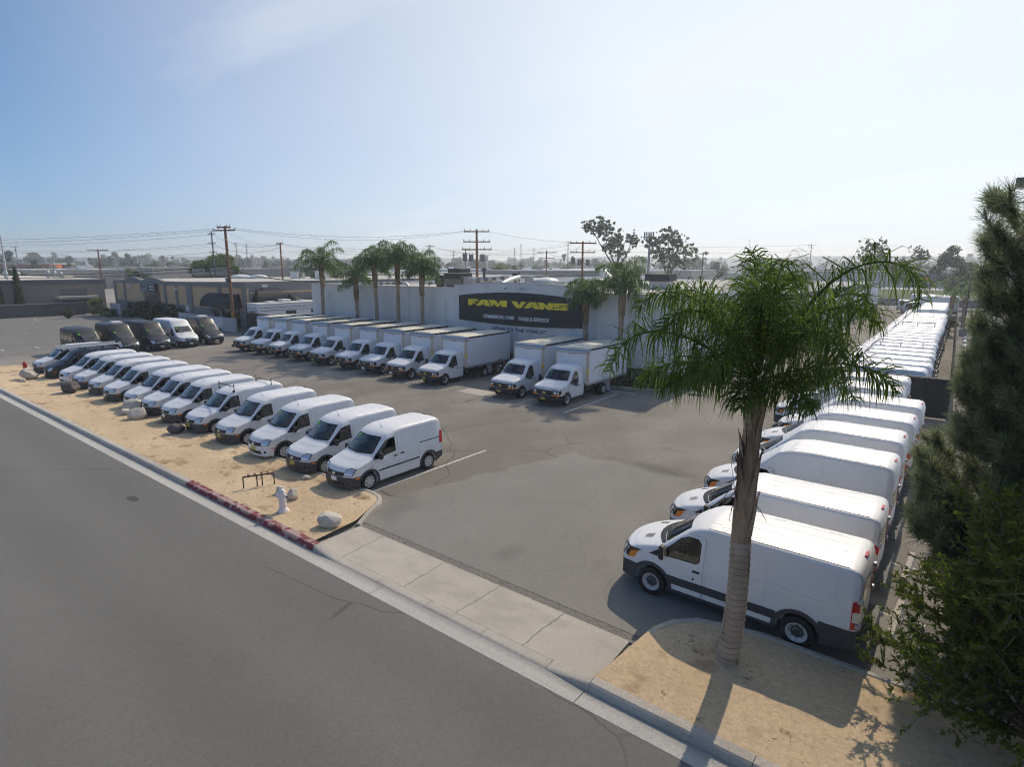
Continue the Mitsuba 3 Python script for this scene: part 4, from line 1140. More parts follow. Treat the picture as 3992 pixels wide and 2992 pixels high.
sign_word('FAM', [(-32.73, -31.66), (-31.92, -30.42), (-30.56, -28.68)], 4.81, .50)
sign_word('VANS', [(-28.25, -26.86), (-27.04, -25.64), (-25.74, -24.36), (-24.30, -23.06)], 4.79, .50)
part(sign, 'lettering', text_on_wall('COMMERCIAL VANS', -31.11, -27.97, 3.87, .26, 35.90), 'sign_white', False, label='white lettering COMMERCIAL VANS')
part(sign, 'lettering', text_on_wall('SALES & SERVICE', -27.57, -24.70, 3.85, .26, 35.90), 'sign_white', False, label='white lettering SALES & SERVICE')
part(sign, 'spotlight', cat(rbox(-26.5, -26.2, 35.74, 35.9, 5.55, 5.72, .03), tube([(-26.35, 35.75, 5.58), (-26.35, 35.6, 5.46)], .05, 8)), 'steel_dark')

# things on its roof
def on_roof(name, label, catg, group=None): return thing(name, label, catg, group)


k = on_roof('air_conditioner', 'big tan air conditioner on the dealership roof left of the sign', 'air conditioner')
part(k, 'cabinet', box(-41.5, -39.2, 42, 43.6, 6.1, 7.0), 'ac_tan', False); part(k, 'coil_grille', box(-41.45, -39.25, 41.97, 43.63, 6.72, 7.22), 'steel_dark', False); part(k, 'lid', box(-41.55, -39.15, 41.95, 43.65, 7.22, 7.27), 'ac_tan', False)
part(k, 'curb', box(-41.4, -39.3, 42.1, 43.5, 5.86, 6.1), 'steel_dark', False)
k = on_roof('air_conditioner', 'darker tan air conditioner behind the big one left of the sign', 'air conditioner')
part(k, 'cabinet', box(-43.5, -41.6, 44.6, 46, 5.86, 7.3), 'ac_tan', False); part(k, 'coil_grille', box(-43.45, -41.65, 44.57, 46.03, 7.3, 7.68), 'steel_dark', False)
k = on_roof('roof_fan', 'dark round blower housing beside the tan air conditioners', 'fan')
t = trimesh.creation.cylinder(radius=.45, height=.8, sections=20); t.apply_transform(trimesh.transformations.rotation_matrix(math.pi / 2, (0, 1, 0))); t.apply_translation((-43.0, 43.0, 6.6))
part(k, 'housing', cat(t, box(-43.3, -42.7, 42.7, 43.3, 5.86, 6.3)), 'steel_dark')
k = on_roof('roof_vent_box', 'bright metal duct box right of the tan air conditioner', 'vent')
part(k, 'cabinet', box(-38.9, -38.35, 42, 43.4, 5.86, 6.9), 'galvanised', False); part(k, 'hood', hull([(-39.15, 42.1, 6.3), (-38.95, 42.1, 6.85), (-39.15, 43.2, 6.3), (-38.95, 43.2, 6.85), (-38.9, 42.1, 6.2), (-38.9, 43.2, 6.2)]), 'glass_dark', False)


def duct(label, a, b, r, n, banded=True, bend=None):
    k = on_roof('roof_duct', label, 'duct'); a, b = np.array(a, float), np.array(b, float)
    for i in range(n):
        p, q = a + (b - a) * i / n, a + (b - a) * ((i + 1) / n)
        pts = [p, (p + q) / 2, q] if bend is None else [a + (b - a) * t + np.array([0, 0, bend * math.sin(math.pi * t)]) for t in np.linspace(i / n, (i + 1) / n, 4)]
        part(k, 'section', tube(pts, r, 12), 'duct_silver' if not banded or i % 2 == 0 else 'grey_wall', 40)
    m = cat([box(*(np.repeat(a + (b - a) * t, 2) + [-.04, .04, -.04, .04, 0, 0])[:4], 5.8, (a + (b - a) * t)[2]) for t in (.15, .5, .85)])
    part(k, 'supports', m, 'steel_dark', False)
    return k


duct('banded duct running right from the tan air conditioner', (-38.3, 42.6, 6.52), (-34.4, 43.4, 6.95), .17, 9)
duct('banded duct left of the tan air conditioner', (-45.2, 43, 6.2), (-41.6, 43, 6.3), .14, 7)
k = duct('banded duct ending in a white elbow at the left of the roof', (-53.5, 41, 6.1), (-46.4, 41, 6.2), .15, 14)
part(k, 'elbow', tube([(-46.4, 41, 6.2), (-46.0, 41, 6.18), (-45.75, 41, 6.05), (-45.65, 41, 5.85)], .16, 10), 'duct_silver', 40)
duct('bent silver duct above the curved sign', (-31.2, 38.0, 6.3), (-33.0, 43.0, 6.95), .20, 6, False, .12)
k = on_roof('roof_vent_box', 'white vent collar at the upper end of the bent silver duct', 'vent')
part(k, 'collar', trimesh.creation.cylinder(radius=.42, height=1.2, sections=16, transform=trimesh.transformations.translation_matrix((-33.3, 45, 6.45))), 'galvanised')
k = duct('thick ribbed silver duct at the right of the roof', (-19.6, 37.2, 6.2), (-24.4, 43.2, 7.45), .34, 16, False)
for i, (a, b, y, s, lb) in enumerate([(-33.5, -31.2, 46.5, 1.3, 'white skylight dome right of the bent silver duct'), (-27.9, -26.4, 56, 1.2, 'white skylight dome behind the ribbed duct'), (-51.5, -49.8, 60, 1.4, 'white skylight dome at the far left of the dealership roof'), (-45.5, -43.8, 62, 1.4, 'second white skylight dome at the left of the dealership roof'), (-38.5, -36.5, 66, 1.4, 'white skylight dome far behind the tan air conditioner'), (-22, -20, 70, 1.3, 'white skylight dome far back at the right of the roof')]):
    k = on_roof('skylight_dome', lb, 'skylight')
    d = trimesh.creation.icosphere(subdivisions=2); d.apply_scale(((b - a) / 2, s, .42)); z = 5.95 if y < 52 else 5.15
    z = z + (.55 if y < 52 else .9); d.apply_translation(((a + b) / 2, y, z)); part(k, 'dome', d, 'skylight_white', True)
    part(k, 'curb', box(a - .05, b + .05, y - s - .05, y + s + .05, 5.0, z + .03), 'galvanised', False)
k = on_roof('air_conditioner', 'dark air conditioner on a blue stand behind the near palm', 'air conditioner')
part(k, 'cabinet', box(-24.4, -22.0, 51, 52.6, 6.6, 7.25), 'steel_dark', False); part(k, 'stand', box(-24.0, -22.2, 51.1, 52.4, 5.8, 6.6), 'galvanised', False)
for i, (xx, yy_, zz) in enumerate(((-52.0, 60.2, 7.5), (-39.6, 51, 7.0), (-36.4, 47.5, 7.4), (-30.2, 49.5, 7.2))):
    k = on_roof('roof_vent_pipe', ['squat turbine vent behind the leftmost palm crown', 'dark mushroom vent behind the banded duct', 'thin vent pipe right of the tan air conditioner', 'thin vent pipe right of the skylight dome'][i], 'vent pipe')
    if i < 2: part(k, 'cowl', cat(trimesh.creation.cylinder(radius=.32, height=.4, sections=14, transform=trimesh.transformations.translation_matrix((xx, yy_, zz))), tube([(xx, yy_, 5.0), (xx, yy_, zz)], .18, 8)), 'steel_dark')
    else: part(k, 'pipe', tube([(xx, yy_, 5.0), (xx, yy_, zz)], .07, 6), 'pipe_rust')

# ---------------------------------------------------------------- the tan and grey building on the left
tanb = thing('tan_building', 'grey and tan workshop with black awnings left of the alley', 'building')
part(tanb, 'front_wall', box(-113.4, -70.5, 37.0, 37.3, 0, 5.45), 'tan_wall', False)
part(tanb, 'front_base_band', box(-113.4, -70.5, 36.95, 37.2, 0, 2.45), 'grey_wall', False)
step = [(-113.4, 5.2), (-70.44, 5.2), (-70.44, 6.02), (-84.9, 5.78), (-94.0, 5.66)] + [(x, 5.66 + .52 * (1 - ((x + 98) / 4.0) ** 2)) for x in np.linspace(-94.2, -101.8, 9)] + [(x, 5.6 + .60 * (1 - ((x + 105.5) / 3.8) ** 2)) for x in np.linspace(-101.9, -109.2, 9)] + [(-113.4, 5.5)]
part(tanb, 'parapet', prism_xz(Polygon(step), 36.88, 37.34), 'grey_wall', False)
for xx, w in ((-113.3, .5), (-109.2, .4), (-101.4, .7), (-94.0, .6), (-90.1, .45), (-86.5, 1.5), (-77.5, .75), (-71.2, .7)):
    part(tanb, 'pilaster', box(xx, xx + w, 36.80, 37.1, 0, 5.5), 'grey_wall', False)
part(tanb, 'side_wall', box(-70.8, -70.5, 37.3, 120, 0, 6.0), 'grey_wall', False)
part(tanb, 'side_stripe', box(-70.8, -70.47, 37.5, 118, 4.55, 4.78), 'tan_wall', False)
part(tanb, 'roof', box(-113.4, -70.8, 37.3, 120, 5.0, 5.7), 'roof_felt', False)
part(tanb, 'west_wall', box(-113.4, -113.1, 37.3, 120, 0, 5.4), 'grey_wall', False)


def awning(x0, x1, z0, z1, front=True):
    n = 8; th = np.linspace(0, math.pi / 2, n); dpt = 1.3; pts = []
    pr = [(dpt * math.sin(t) * 1.0, z0 + (z1 - z0) * math.cos(t)) for t in th] + [(0, z0)]
    e = .55
    V = []
    for d, z in pr:
        k_ = (z - z0) / (z1 - z0)
        V += [(x0 + e * k_ * k_, -d, z), (x1 - e * k_ * k_, -d, z)]
    return hull(V)


m = awning(-80.25, -71.65, 2.75, 4.45); m.apply_translation((0, 36.95, 0)); part(tanb, 'awning', m, 'awning_black', 40, label='black barrel awning on the tan front')
m = awning(-80.25, -71.65, 2.75, 4.45).copy(); m = awning(37.7, 41.7, 3.65, 5.0); v = m.vertices.copy(); m.vertices = np.stack([-70.5 - v[:, 1], v[:, 0], v[:, 2]], 1); m.fix_normals(); part(tanb, 'awning', m, 'awning_black', 40)
m = awning(42.2, 43.5, 3.6, 4.3); v = m.vertices.copy(); m.vertices = np.stack([-70.5 - v[:, 1], v[:, 0], v[:, 2]], 1); m.fix_normals(); part(tanb, 'awning', m, 'awning_black', 40)
part(tanb, 'entrance_glass', box(-79.3, -72.4, 36.9, 36.98, .1, 2.75), 'glass_dark', False)
part(tanb, 'doorway', box(-108.6, -103.3, 36.9, 36.97, .1, 2.15), 'glass_dark', False)
part(tanb, 'shop_window', box(-100.7, -95.7, 36.85, 36.97, .3, 4.0), 'glass_amber', False)
for xx in (-99.2, -97.4): part(tanb, 'window_mullion', box(xx - .06, xx + .06, 36.82, 36.98, .3, 4.0), 'steel_dark', False)
part(tanb, 'window_rail', box(-100.7, -95.7, 36.83, 36.98, 2.35, 2.5), 'steel_dark', False)
for xx in (-106.6, -89.7): part(tanb, 'wall_lamp', rbox(xx - .35, xx + .35, 36.6, 36.95, 4.55, 4.85, .08), 'skylight_white')
part(tanb, 'security_lamp', rbox(-71.6 + .9, -70.2, 39.0, 39.7, 5.3, 5.55, .06), 'skylight_white')
part(tanb, 'notice', box(-87.0, -86.2, 36.74, 36.80, 1.7, 2.4), 'sign_white', False)
part(tanb, 'notice', box(-103.9, -103.2, 36.84, 36.90, 1.1, 2.1), 'paint_navy', False, label='blue notice beside the dark doorway')
bd = thing('workshop_sign', 'dark rectangular sign board hung over the tan workshop window', 'sign')
part(bd, 'board', box(-101.0, -95.8, 36.35, 36.75, 4.05, 5.30), 'sign_dark', False); part(bd, 'frame', cat(box(-101.0, -95.8, 36.32, 36.35, 5.22, 5.30), box(-101.0, -95.8, 36.32, 36.35, 4.05, 4.11), box(-101.0, -100.93, 36.32, 36.35, 4.11, 5.22), box(-95.87, -95.8, 36.32, 36.35, 4.11, 5.22)), 'galvanised', False)
part(bd, 'car_outline', cat(tube([(-100.6, 36.33, 4.62), (-100.3, 36.33, 4.85), (-99.9, 36.33, 5.1), (-99.1, 36.33, 5.1), (-98.7, 36.33, 4.85), (-98.5, 36.33, 4.62)], .03, 5), tube([(-100.5, 36.33, 4.55), (-98.6, 36.33, 4.55)], .025, 5)), 'sign_white')
part(bd, 'lettering', text_on_wall('Automotive', -98.1, -96.1, 4.78, .26, 36.35), 'sign_white', False)
part(bd, 'lettering', text_on_wall('Service', -97.8, -96.3, 4.34, .24, 36.35), 'sign_white', False)
part(bd, 'small_print', cat(*[box(a, a + .3, 36.33, 36.35, 4.26, 4.42) for a in (-100.4, -99.95, -99.5, -99.05)]), 'sign_white', False)
for i, (a, b, y, lb) in enumerate([(-109, -103.1, 55, 'long white skylight hump left of the utility pole'), (-104.8, -101, 56.5, 'small white skylight hump beside the utility pole'), (-101.7, -97.5, 70, 'white skylight hump behind the leftmost palm')]):
    k = on_roof('skylight_dome', lb, 'skylight'); d = trimesh.creation.icosphere(subdivisions=2); d.apply_scale(((b - a) / 2, 1.6, .55)); d.apply_translation(((a + b) / 2, y, 5.85)); part(k, 'dome', d, 'skylight_white', True); part(k, 'curb', box(a, b, y - 1.6, y + 1.6, 5.68, 5.88), 'galvanised', False)
for a, b, y, z0, z1, lb in [(-137, -131.2, 60, 5.6, 7.4, 'left pale screened unit on the grey roof'), (-128.4, -120.9, 60, 5.6, 7.62, 'right pale screened unit on the grey roof')]:
    k = on_roof('air_conditioner', lb, 'air conditioner'); part(k, 'screen', box(a, b, y, y + .15, z0 + .35, z1), 'ac_tan', False); part(k, 'frame', cat(box(a, b, y - .05, y, z1 - .7, z1 - .6), box(a, b, y - .05, y, z0 + .75, z0 + .85)), 'galvanised', False); part(k, 'unit', box(a + .6, b - .6, y + .2, y + 1.5, z0, z1 - .5), 'grey_wall_dark', False)
for a, y, z0, z1, lb in [(-89.4, 60, 5.7, 7.15, 'tall pale roof unit behind the leftmost palm trunk'), (-97.0, 60, 5.7, 6.95, 'squat pale roof unit left of the leftmost palm')]:
    k = on_roof('air_conditioner', lb, 'air conditioner'); part(k, 'cabinet', box(a - 1.1, a + 1.1, y, y + 1.6, z0, z1 - .12), 'skylight_white', False); part(k, 'cap', box(a - 1.2, a + 1.2, y - .05, y + 1.65, z1 - .12, z1), 'galvanised', False)

greyb = thing('grey_warehouse', 'long taupe warehouse with flat roof at the far left', 'building')
part(greyb, 'wall', box(-190, -118, -12, 36.9, 0, 5.3), 'taupe_wall', False)
part(greyb, 'fascia', box(-190.1, -117.8, -12.1, 37.0, 5.0, 5.62), 'grey_wall_dark', False)
part(greyb, 'roof', box(-189.9, -118, -11.9, 36.8, 5.5, 5.72), 'roof_felt', False)
part(greyb, 'loading_door', box(-118.1, -117.93, 30.6, 34.3, .0, 4.1), 'grey_wall_dark', False)
part(greyb, 'canopy', box(-118, -115.6, 29.8, 35.2, 2.6, 3.0), 'far_tan', False)
lb_ = ['first turbine vent from the left on the taupe roof', 'second turbine vent from the left on the taupe roof', 'third turbine vent from the left on the taupe roof', 'fourth turbine vent from the left on the taupe roof', 'turbine vent at the right of the taupe roof', 'turbine vent at the right end of the taupe roof']
for (y, z), lb in zip(((27.0, 6.6), (28.7, 6.4), (33.0, 6.6), (33.95, 6.55), (35.2, 6.35), (36.2, 6.35)), lb_):
    k = on_roof('turbine_vent', lb, 'vent'); xx = -130 - (3 if y < 34.5 else 8)
    d = trimesh.creation.icosphere(subdivisions=2); d.apply_scale((.42, .42, .36)); d.apply_translation((xx, y, z + .1)); part(k, 'turbine', d, 'galvanised', True); part(k, 'neck', tube([(xx, y, 5.6), (xx, y, z)], .2, 8), 'galvanised')
k = on_roof('roof_pod', 'low greenish skylight hump on the taupe roof', 'skylight'); part(k, 'dome', hull([(-129, 37 - 1.6, 5.7), (-129, 33.4, 5.7), (-126, 35.4, 5.7), (-126, 33.4, 5.7), (-128.4, 35.0, 6.2), (-126.6, 35.0, 6.2), (-128.4, 33.8, 6.2), (-126.6, 33.8, 6.2)]), 'far_tan', False)

bw = thing('block_wall', 'dark block wall along the left edge of the lot', 'wall')
part(bw, 'blockwork', box(-116.2, -116, -20, 33.2, 0, 1.95), 'block_wall', False); part(bw, 'coping', box(-116.25, -115.95, -20, 33.2, 1.95, 2.0), 'concrete_pale', False)
gt = thing('white_gate', 'white slatted gate between the dark wall and the tan workshop', 'gate')
for i in range(14): part(gt, 'slat', box(-111.0 + i * .30, -110.73 + i * .30, 35.2, 35.24, .25, 2.0), 'fence_slat', False)
part(gt, 'rail', box(-111.05, -106.8, 35.25, 35.32, .45, .55), 'galvanised', False); part(gt, 'rail', box(-111.05, -106.8, 35.25, 35.32, 1.7, 1.8), 'galvanised', False)

# ---------------------------------------------------------------- fences
wf = thing('white_fence', 'pale slatted fence in front of the tan workshop beside the utility pole', 'fence')
n = 0
for i in range(58):
    xx = -84.4 + i * .265
    part(wf, 'slat', box(xx, xx + .235, 34.6, 34.63, .08, 1.78), 'fence_slat', False)
for xx in (-84.5, -80.6, -76.7, -72.8, -69.0): part(wf, 'post', tube([(xx, 34.7, 0), (xx, 34.7, 1.9)], .05, 8), 'galvanised')
part(wf, 'rail', tube([(-84.5, 34.68, 1.74), (-69, 34.68, 1.74)], .03, 6), 'galvanised')
part(wf, 'banner', box(-74.6, -72.2, 34.56, 34.59, .55, 1.6), 'cloth_white', False)
af = thing('alley_fence', 'dark boarded fence across the alley behind the leftmost trucks', 'fence')
for i in range(38):
    xx = -68.8 + i * .36
    part(af, 'board', box(xx, xx + .35, 35.85, 35.89, .05, 2.35), 'fence_black', False)
part(af, 'top_rail', box(-68.9, -55.1, 35.81, 35.95, 2.36, 2.46), 'bark', False)
gf = thing('mesh_gate', 'dark mesh covered sliding gate across the row of white vans', 'gate')
for i in range(6): part(gf, 'mesh_panel', box(-6.9 + i * 1.08, -5.84 + i * 1.08, 37.5, 37.53, .08, 2.14), 'fence_black', False)
part(gf, 'top_rail', tube([(-6.95, 37.5, 2.18), (-.42, 37.5, 2.18)], .045, 8), 'fence_rail')
for i in range(7): part(gf, 'post', tube([(-6.92 + i * 1.08, 37.57, .02), (-6.92 + i * 1.08, 37.57, 2.16)], .035, 6), 'fence_rail')
ef = thing('mesh_fence', 'dark mesh fence running along the right side of the vans', 'fence')
E_A, E_B = np.array([-.42, 37.6]), np.array([-2.75, 142.0])
for i in range(34):
    a, b = E_A + (E_B - E_A) * i / 34, E_A + (E_B - E_A) * (i + .985) / 34
    part(ef, 'mesh_panel', hull([(a[0] - .012, a[1], .05), (a[0] + .012, a[1], .05), (b[0] - .012, b[1], .05), (b[0] + .012, b[1], .05), (a[0] - .012, a[1], 1.95), (a[0] + .012, a[1], 1.95), (b[0] - .012, b[1], 1.95), (b[0] + .012, b[1], 1.95)]), 'fence_black', False)
    part(ef, 'post', tube([(*a, 0), (*a, 2.1)], .035, 6), 'fence_rail')
ew = thing('end_wall', 'grey concrete wall at the far end of the lot', 'wall')
for i in range(16): part(ew, 'panel', box(-62 + i * 4.0, -58.03 + i * 4.0, 146.5, 146.7, 0, 1.40), 'grey_wall', False)
part(ew, 'coping', box(-62, 2, 146.45, 146.75, 1.40, 1.48), 'concrete_pale', False)
gr = thing('guard_rail', 'dark post guard rail along the raised roadway', 'guard rail')
part(gr, 'beam', box(-70, 40, 171.2, 171.3, 3.0, 3.2), 'galvanised', False)
for i in range(54): part(gr, 'post', box(-69 + i * 2, -68.85 + i * 2, 171.3, 171.45, 2.4, 3.2), 'pipe_rust', False)
fb = thing('far_store', 'pale long store with orange band beyond the raised roadway', 'building')
part(fb, 'wall', box(-70, 15, 230, 260, 0, 6.1), 'concrete_pale', False); part(fb, 'dark_front', box(-17.5, -10, 229.9, 230.1, 1.0, 5.4), 'grey_wall_dark', False); part(fb, 'orange_band', box(-14.5, -12.2, 229.7, 229.9, 3.5, 4.5), 'orange_and_sunlit_brick', False); part(fb, 'orange_band', box(-17.2, -16.6, 229.7, 229.9, 3.8, 4.4), 'orange_and_sunlit_brick', False); part(fb, 'roof', box(-70.2, 15.2, 229.8, 260, 6.1, 6.3), 'grey_wall', False)
part(fb, 'canopy', box(-13.0, -9.6, 227, 230, 2.9, 3.05), 'skylight_white', False)
# ---------------------------------------------------------------- vehicles in their places
CV, CVW = compact_van(False), compact_van(True)
cx = [-17.2, -19.9, -22.8, -25.8, -28.7, -31.5, -34.05, -36.5, -39.35, -42.2, -45.1, -47.75, -50.95, -54.15]
rows = random.Random(3)
for i, xx in enumerate(cx):
    n = i + 1; white = n in (3, 8, 12); P = CVW if white else CV
    lab = {1: 'white high-roof compact van with white front plate, nearest of the row', 2: 'white compact van with yellow plate, second from the near end of its row', 3: 'white compact van with white front bumper beside the third stall from the near end',
           5: 'white compact van with dark roof rack bars above its cargo area', 13: 'black compact van carrying a long white ladder rack', 14: 'white compact van at the far left end of its row beside the black one',
           8: 'white compact van with white front bumper just behind the pale boulders', 12: 'white compact van with white front bumper next to the black van'}.get(n, f'white compact van with dark bumper, {ORD[n - 1]} from the near end of its row')
    k = thing('compact_van', lab, 'van', 'compact vans parked nose to the sandy strip')
    sw = {'van_white': 'van_navy', 'trim_grey': 'trim_black'} if n == 13 else {}
    sk = []
    if n not in (1, 2, 3, 9, 10): sk.append('windshield_sticker')
    if n in (4, 5, 7): sk.append('windshield_sticker')
    if 2 <= n <= 5: sw = {**sw, ('number_plate', 'plate_white'): 'plate_yellow'}
    if n in (2, 3, 5, 11): sk.append('high_brake_lamp')
    M = at(xx + rows.uniform(-.03, .03), 11.68 + rows.uniform(-.07, .07), 0, -90 + rows.uniform(-.8, .8))
    P.place(k, M, sw, sk)
    if n == 5:
        for s in (1.95, 3.9):
            m = cat(tube([(-s, -.76, 2.16), (-s, .76, 2.16)], .022, 6), *[tube([(-s, y, 1.9), (-s, y, 2.28)], .02, 6) for y in (-.74, .74)], *[rbox(-s - .05, -s + .05, y - .05, y + .05, 1.86, 1.96, .02) for y in (-.70, .70)])
            part(k, 'roof_bar', m, 'trim_black', 35, M)
        for y in (-.6, .6): part(k, 'roof_rail', tube([(-1.95, y, 2.18), (-3.9, y, 2.18)], .012, 5), 'galvanised', 35, M)
    if n == 13:
        for y in (-.62, .62): part(k, 'ladder_rack_rail', rbox(-4.7, -.9, y - .05, y + .05, 2.16, 2.28, .02), 'skylight_white', 35, M)
        for s in (1.3, 2.4, 3.5, 4.3):
            part(k, 'ladder_rack_foot', cat(rbox(-s - .05, -s + .05, -.72, -.60, 1.85, 2.16, .02), rbox(-s - .05, -s + .05, .60, .72, 1.85, 2.16, .02), tube([(-s, -.66, 2.15), (-s, .66, 2.15)], .02, 6)), 'trim_black', 35, M)

CL, CM = cargo_van(2.065), cargo_van(2.52)
cvs = [(-6.45, 13.42, CL, 'white low-roof cargo van nearest the street, behind the palm trunk'), (-6.5, 16.42, CL, 'white low-roof cargo van parked second from the street'), (-6.55, 19.36, CM, 'white tall-roof cargo van parked third from the street'),
       (-6.6, 22.35, CM, 'white tall-roof cargo van parked fourth from the street'), (-6.55, 25.35, CM, 'white tall-roof cargo van parked fifth from the street'), (-6.5, 28.35, CM, 'white tall-roof cargo van parked third from the dark gate'),
       (-7.4, 31.35, CM, 'white tall-roof cargo van set back, parked second from the dark gate'), (-7.45, 34.35, CM, 'white tall-roof cargo van parked right in front of the dark gate')]
for i, (xx, yy_, P, lb) in enumerate(cvs):
    k = thing('cargo_van', lb, 'van', 'cargo vans parked across the right side of the lot'); P.place(k, at(xx, yy_, 0, 180 + (0, .4, -.3, .2, 0, -.4, .3, 0)[i]))

BT = box_truck()
tx = [-18.85, -22.1, -28.6, -32.0, -35.15, -38.2, -41.6, -44.8, -48.1, -51.05, -54.2]
tl = ['white box truck at the right end of the row, beside the planted bed', 'white box truck second from the right, beside the concrete pad', 'white box truck left of the concrete pad and the crouching person']
for i, xx in enumerate(tx):
    lb = tl[i] if i < 3 else f'white box truck, {ORD[i - 2]} in the block left of the gap' if i < 10 else 'white box truck at the far left end of the row'
    k = thing('box_truck', lb, 'truck', 'white box trucks backed up to the building')
    sk = ['windshield_sticker'] if i in (4, 6, 7, 9) else []
    sk += ['warning_label'] if i > 3 else []
    sw = {('number_plate', 'plate_yellow'): 'plate_white'} if i in (3, 4) else {}
    BT.place(k, at(xx, 27.0 + rows.uniform(-.12, .12), 0, -90 + rows.uniform(-.6, .6)), sw, sk)

SP = {'lo': sprinter(False), 'hi': sprinter(True), 'cargo': sprinter(True, 6.6, False)}
sp = [('lo', -60.6, 17.6, 'van_graphite', 'low-roof dark grey passenger van at the left end behind the compact vans'), ('hi', -60.0, 20.2, 'van_graphite', 'high-roof dark grey passenger van with white roof air conditioner'),
      ('cargo', -60.0, 22.9, 'van_black', 'glossy black high-roof van between the grey and the white one'), ('cargo', -60.2, 25.6, 'van_white', 'white high-roof van parked among the dark ones'), ('hi', -60.6, 28.3, 'van_black', 'black high-roof passenger van with roof air conditioner, nearest the utility pole')]
for kd, xx, yy_, mt, lb in sp:
    k = thing('tall_van', lb, 'van', 'tall passenger vans at the left of the lot')
    sk = ['roof_air_conditioner'] if kd == 'lo' or kd == 'cargo' else []
    SP[kd].place(k, at(xx, yy_, 0, 0), {'van_black': mt}, sk)

EX = express_van()
for i in range(30):
    yy_ = 41.4 + 2.42 * i; xx = -7.25 - .017 * (yy_ - 41)
    lb = f'white van behind the dark gate, {ORD[i]} from the gate'
    if i == 5: lb = 'white van with a pale ladder rack, sixth behind the dark gate'
    if i == 13: lb = 'white van with a black roof rack, fourteenth behind the dark gate'
    k = thing('parked_van', lb, 'van', 'white vans in the long row behind the gate'); M = at(xx + rows.uniform(-.12, .12), yy_ + rows.uniform(-.08, .08), 0, 180 + rows.uniform(-.8, .8))
    if i >= 22: CM.place(k, M, None, ('roof_bead', 'roof_pads', 'roof_gutter', 'hood_vent', 'fuel_lock'))
    else: EX.place(k, M)
    if i in (5, 13):
        mt = 'skylight_white' if i == 5 else 'trim_black'
        for s in (2.1, 3.4, 4.8): part(k, 'roof_rack_bar', cat(tube([(-s, -.8, 2.32), (-s, .8, 2.32)], .025, 6), tube([(-s, -.8, 2.0), (-s, -.8, 2.34)], .02, 5), tube([(-s, .8, 2.0), (-s, .8, 2.34)], .02, 5)), mt, 35, M)
        for y in (-.5, .5): part(k, 'roof_rack_rail', tube([(-2.0, y, 2.34), (-4.9, y, 2.34)], .02, 5), mt, 35, M)


def cabover():
    P = Proto()
    cab = cat(rbox(-1.75, 0, -1.0, 1.0, .55, 2.25, .14)); P.add('cab', cab, 'van_white', 35)
    P.add('windshield', hull([(.012, -.85, 1.4), (.012, .85, 1.4), (.0, -.8, 2.08), (.0, .8, 2.08), (-.05, -.8, 1.4), (-.05, .8, 2.0)]), 'glass_dark', False)
    P.both('side_window', rbox(-1.2, -.3, .96, 1.006, 1.4, 2.0, .02), 'glass_dark'); P.add('front_bumper', rbox(-.1, .08, -1.0, 1.0, .4, .72, .04), 'trim_black'); P.both('headlight', rbox(.0, .03, .55, .9, .78, .95, .02), 'lamp_clear')
    P.add('cargo_box', rbox(-7.2, -1.85, -1.2, 1.2, .95, 3.25, .06), 'box_white', 30); P.add('chassis', box(-7.1, -1.7, -.5, .5, .5, .95), 'steel_dark', False)
    P.wheels((.9,), .37, .23, .21, 'steel', .95); P.wheels([], .37, .23, .21, 'steel', .95)
    q = wheel_parts(.37, .4, .21, 'dual')
    for sg, w in ((1, 'wheel_002'), (-1, 'wheel_003')):
        m = q[0].copy(); m.apply_translation((-5.2, .8, .37)); P.add(w + '__tyre', m if sg > 0 else mirror(m), 'rubber')
    return P


CB = cabover()
for i, (xx, yy_, lb) in enumerate(((-9.3, 117.5, 'white cab-over truck at the far end of the van row, nearest of its three'), (-9.6, 121.0, 'white cab-over truck, middle of the three at the far end'), (-10.8, 124.5, 'white cab-over truck, farthest of the three at the far end'))):
    k = thing('cabover_truck', lb, 'truck', 'cab-over trucks at the far end of the row'); CB.place(k, at(xx, yy_, 0, 180))

# the motor home in the alley
k = thing('motor_home', 'white motor home with dark stripes parked in the alley left of the building', 'motor home')
part(k, 'body', rbox(-69.45, -66.95, 36.35, 48.2, .5, 3.45, .14), 'van_white', 35)
part(k, 'roof_edge', rbox(-69.5, -66.9, 36.3, 48.25, 3.36, 3.52, .06), 'skylight_white', 35)
for z in (2.95, 2.60): part(k, 'stripe', box(-66.95, -66.935, 36.6, 48.0, z, z + .06), 'pipe_rust', False)
for z in (2.95, 2.60): part(k, 'rear_stripe', box(-69.3, -67.1, 36.335, 36.35, z, z + .06), 'pipe_rust', False)
part(k, 'rear_window', rbox(-68.9, -67.6, 36.32, 36.37, 2.1, 2.5, .02), 'glass_dark'); part(k, 'side_window', rbox(-66.97, -66.93, 40, 41.4, 2.1, 2.5, .01), 'glass_dark'); part(k, 'side_window', rbox(-66.97, -66.93, 43.5, 44.7, 2.1, 2.5, .01), 'glass_dark')
for y, l, h in ((38.2, .9, .18), (40.0, 1.2, .36), (42.6, .9, .16), (45.2, 1.2, .34)): part(k, 'roof_unit', rbox(-68.7, -67.6, y, y + l, 3.5, 3.52 + h, .08), 'skylight_white', 40)
for y in (38.6, 45.6):
    for xx in (-69.3, -67.1): part(k, 'wheel', trimesh.creation.cylinder(radius=.42, height=.25, sections=20, transform=trimesh.transformations.translation_matrix((xx, y, .42)) @ trimesh.transformations.rotation_matrix(math.pi / 2, (0, 1, 0))), 'rubber')
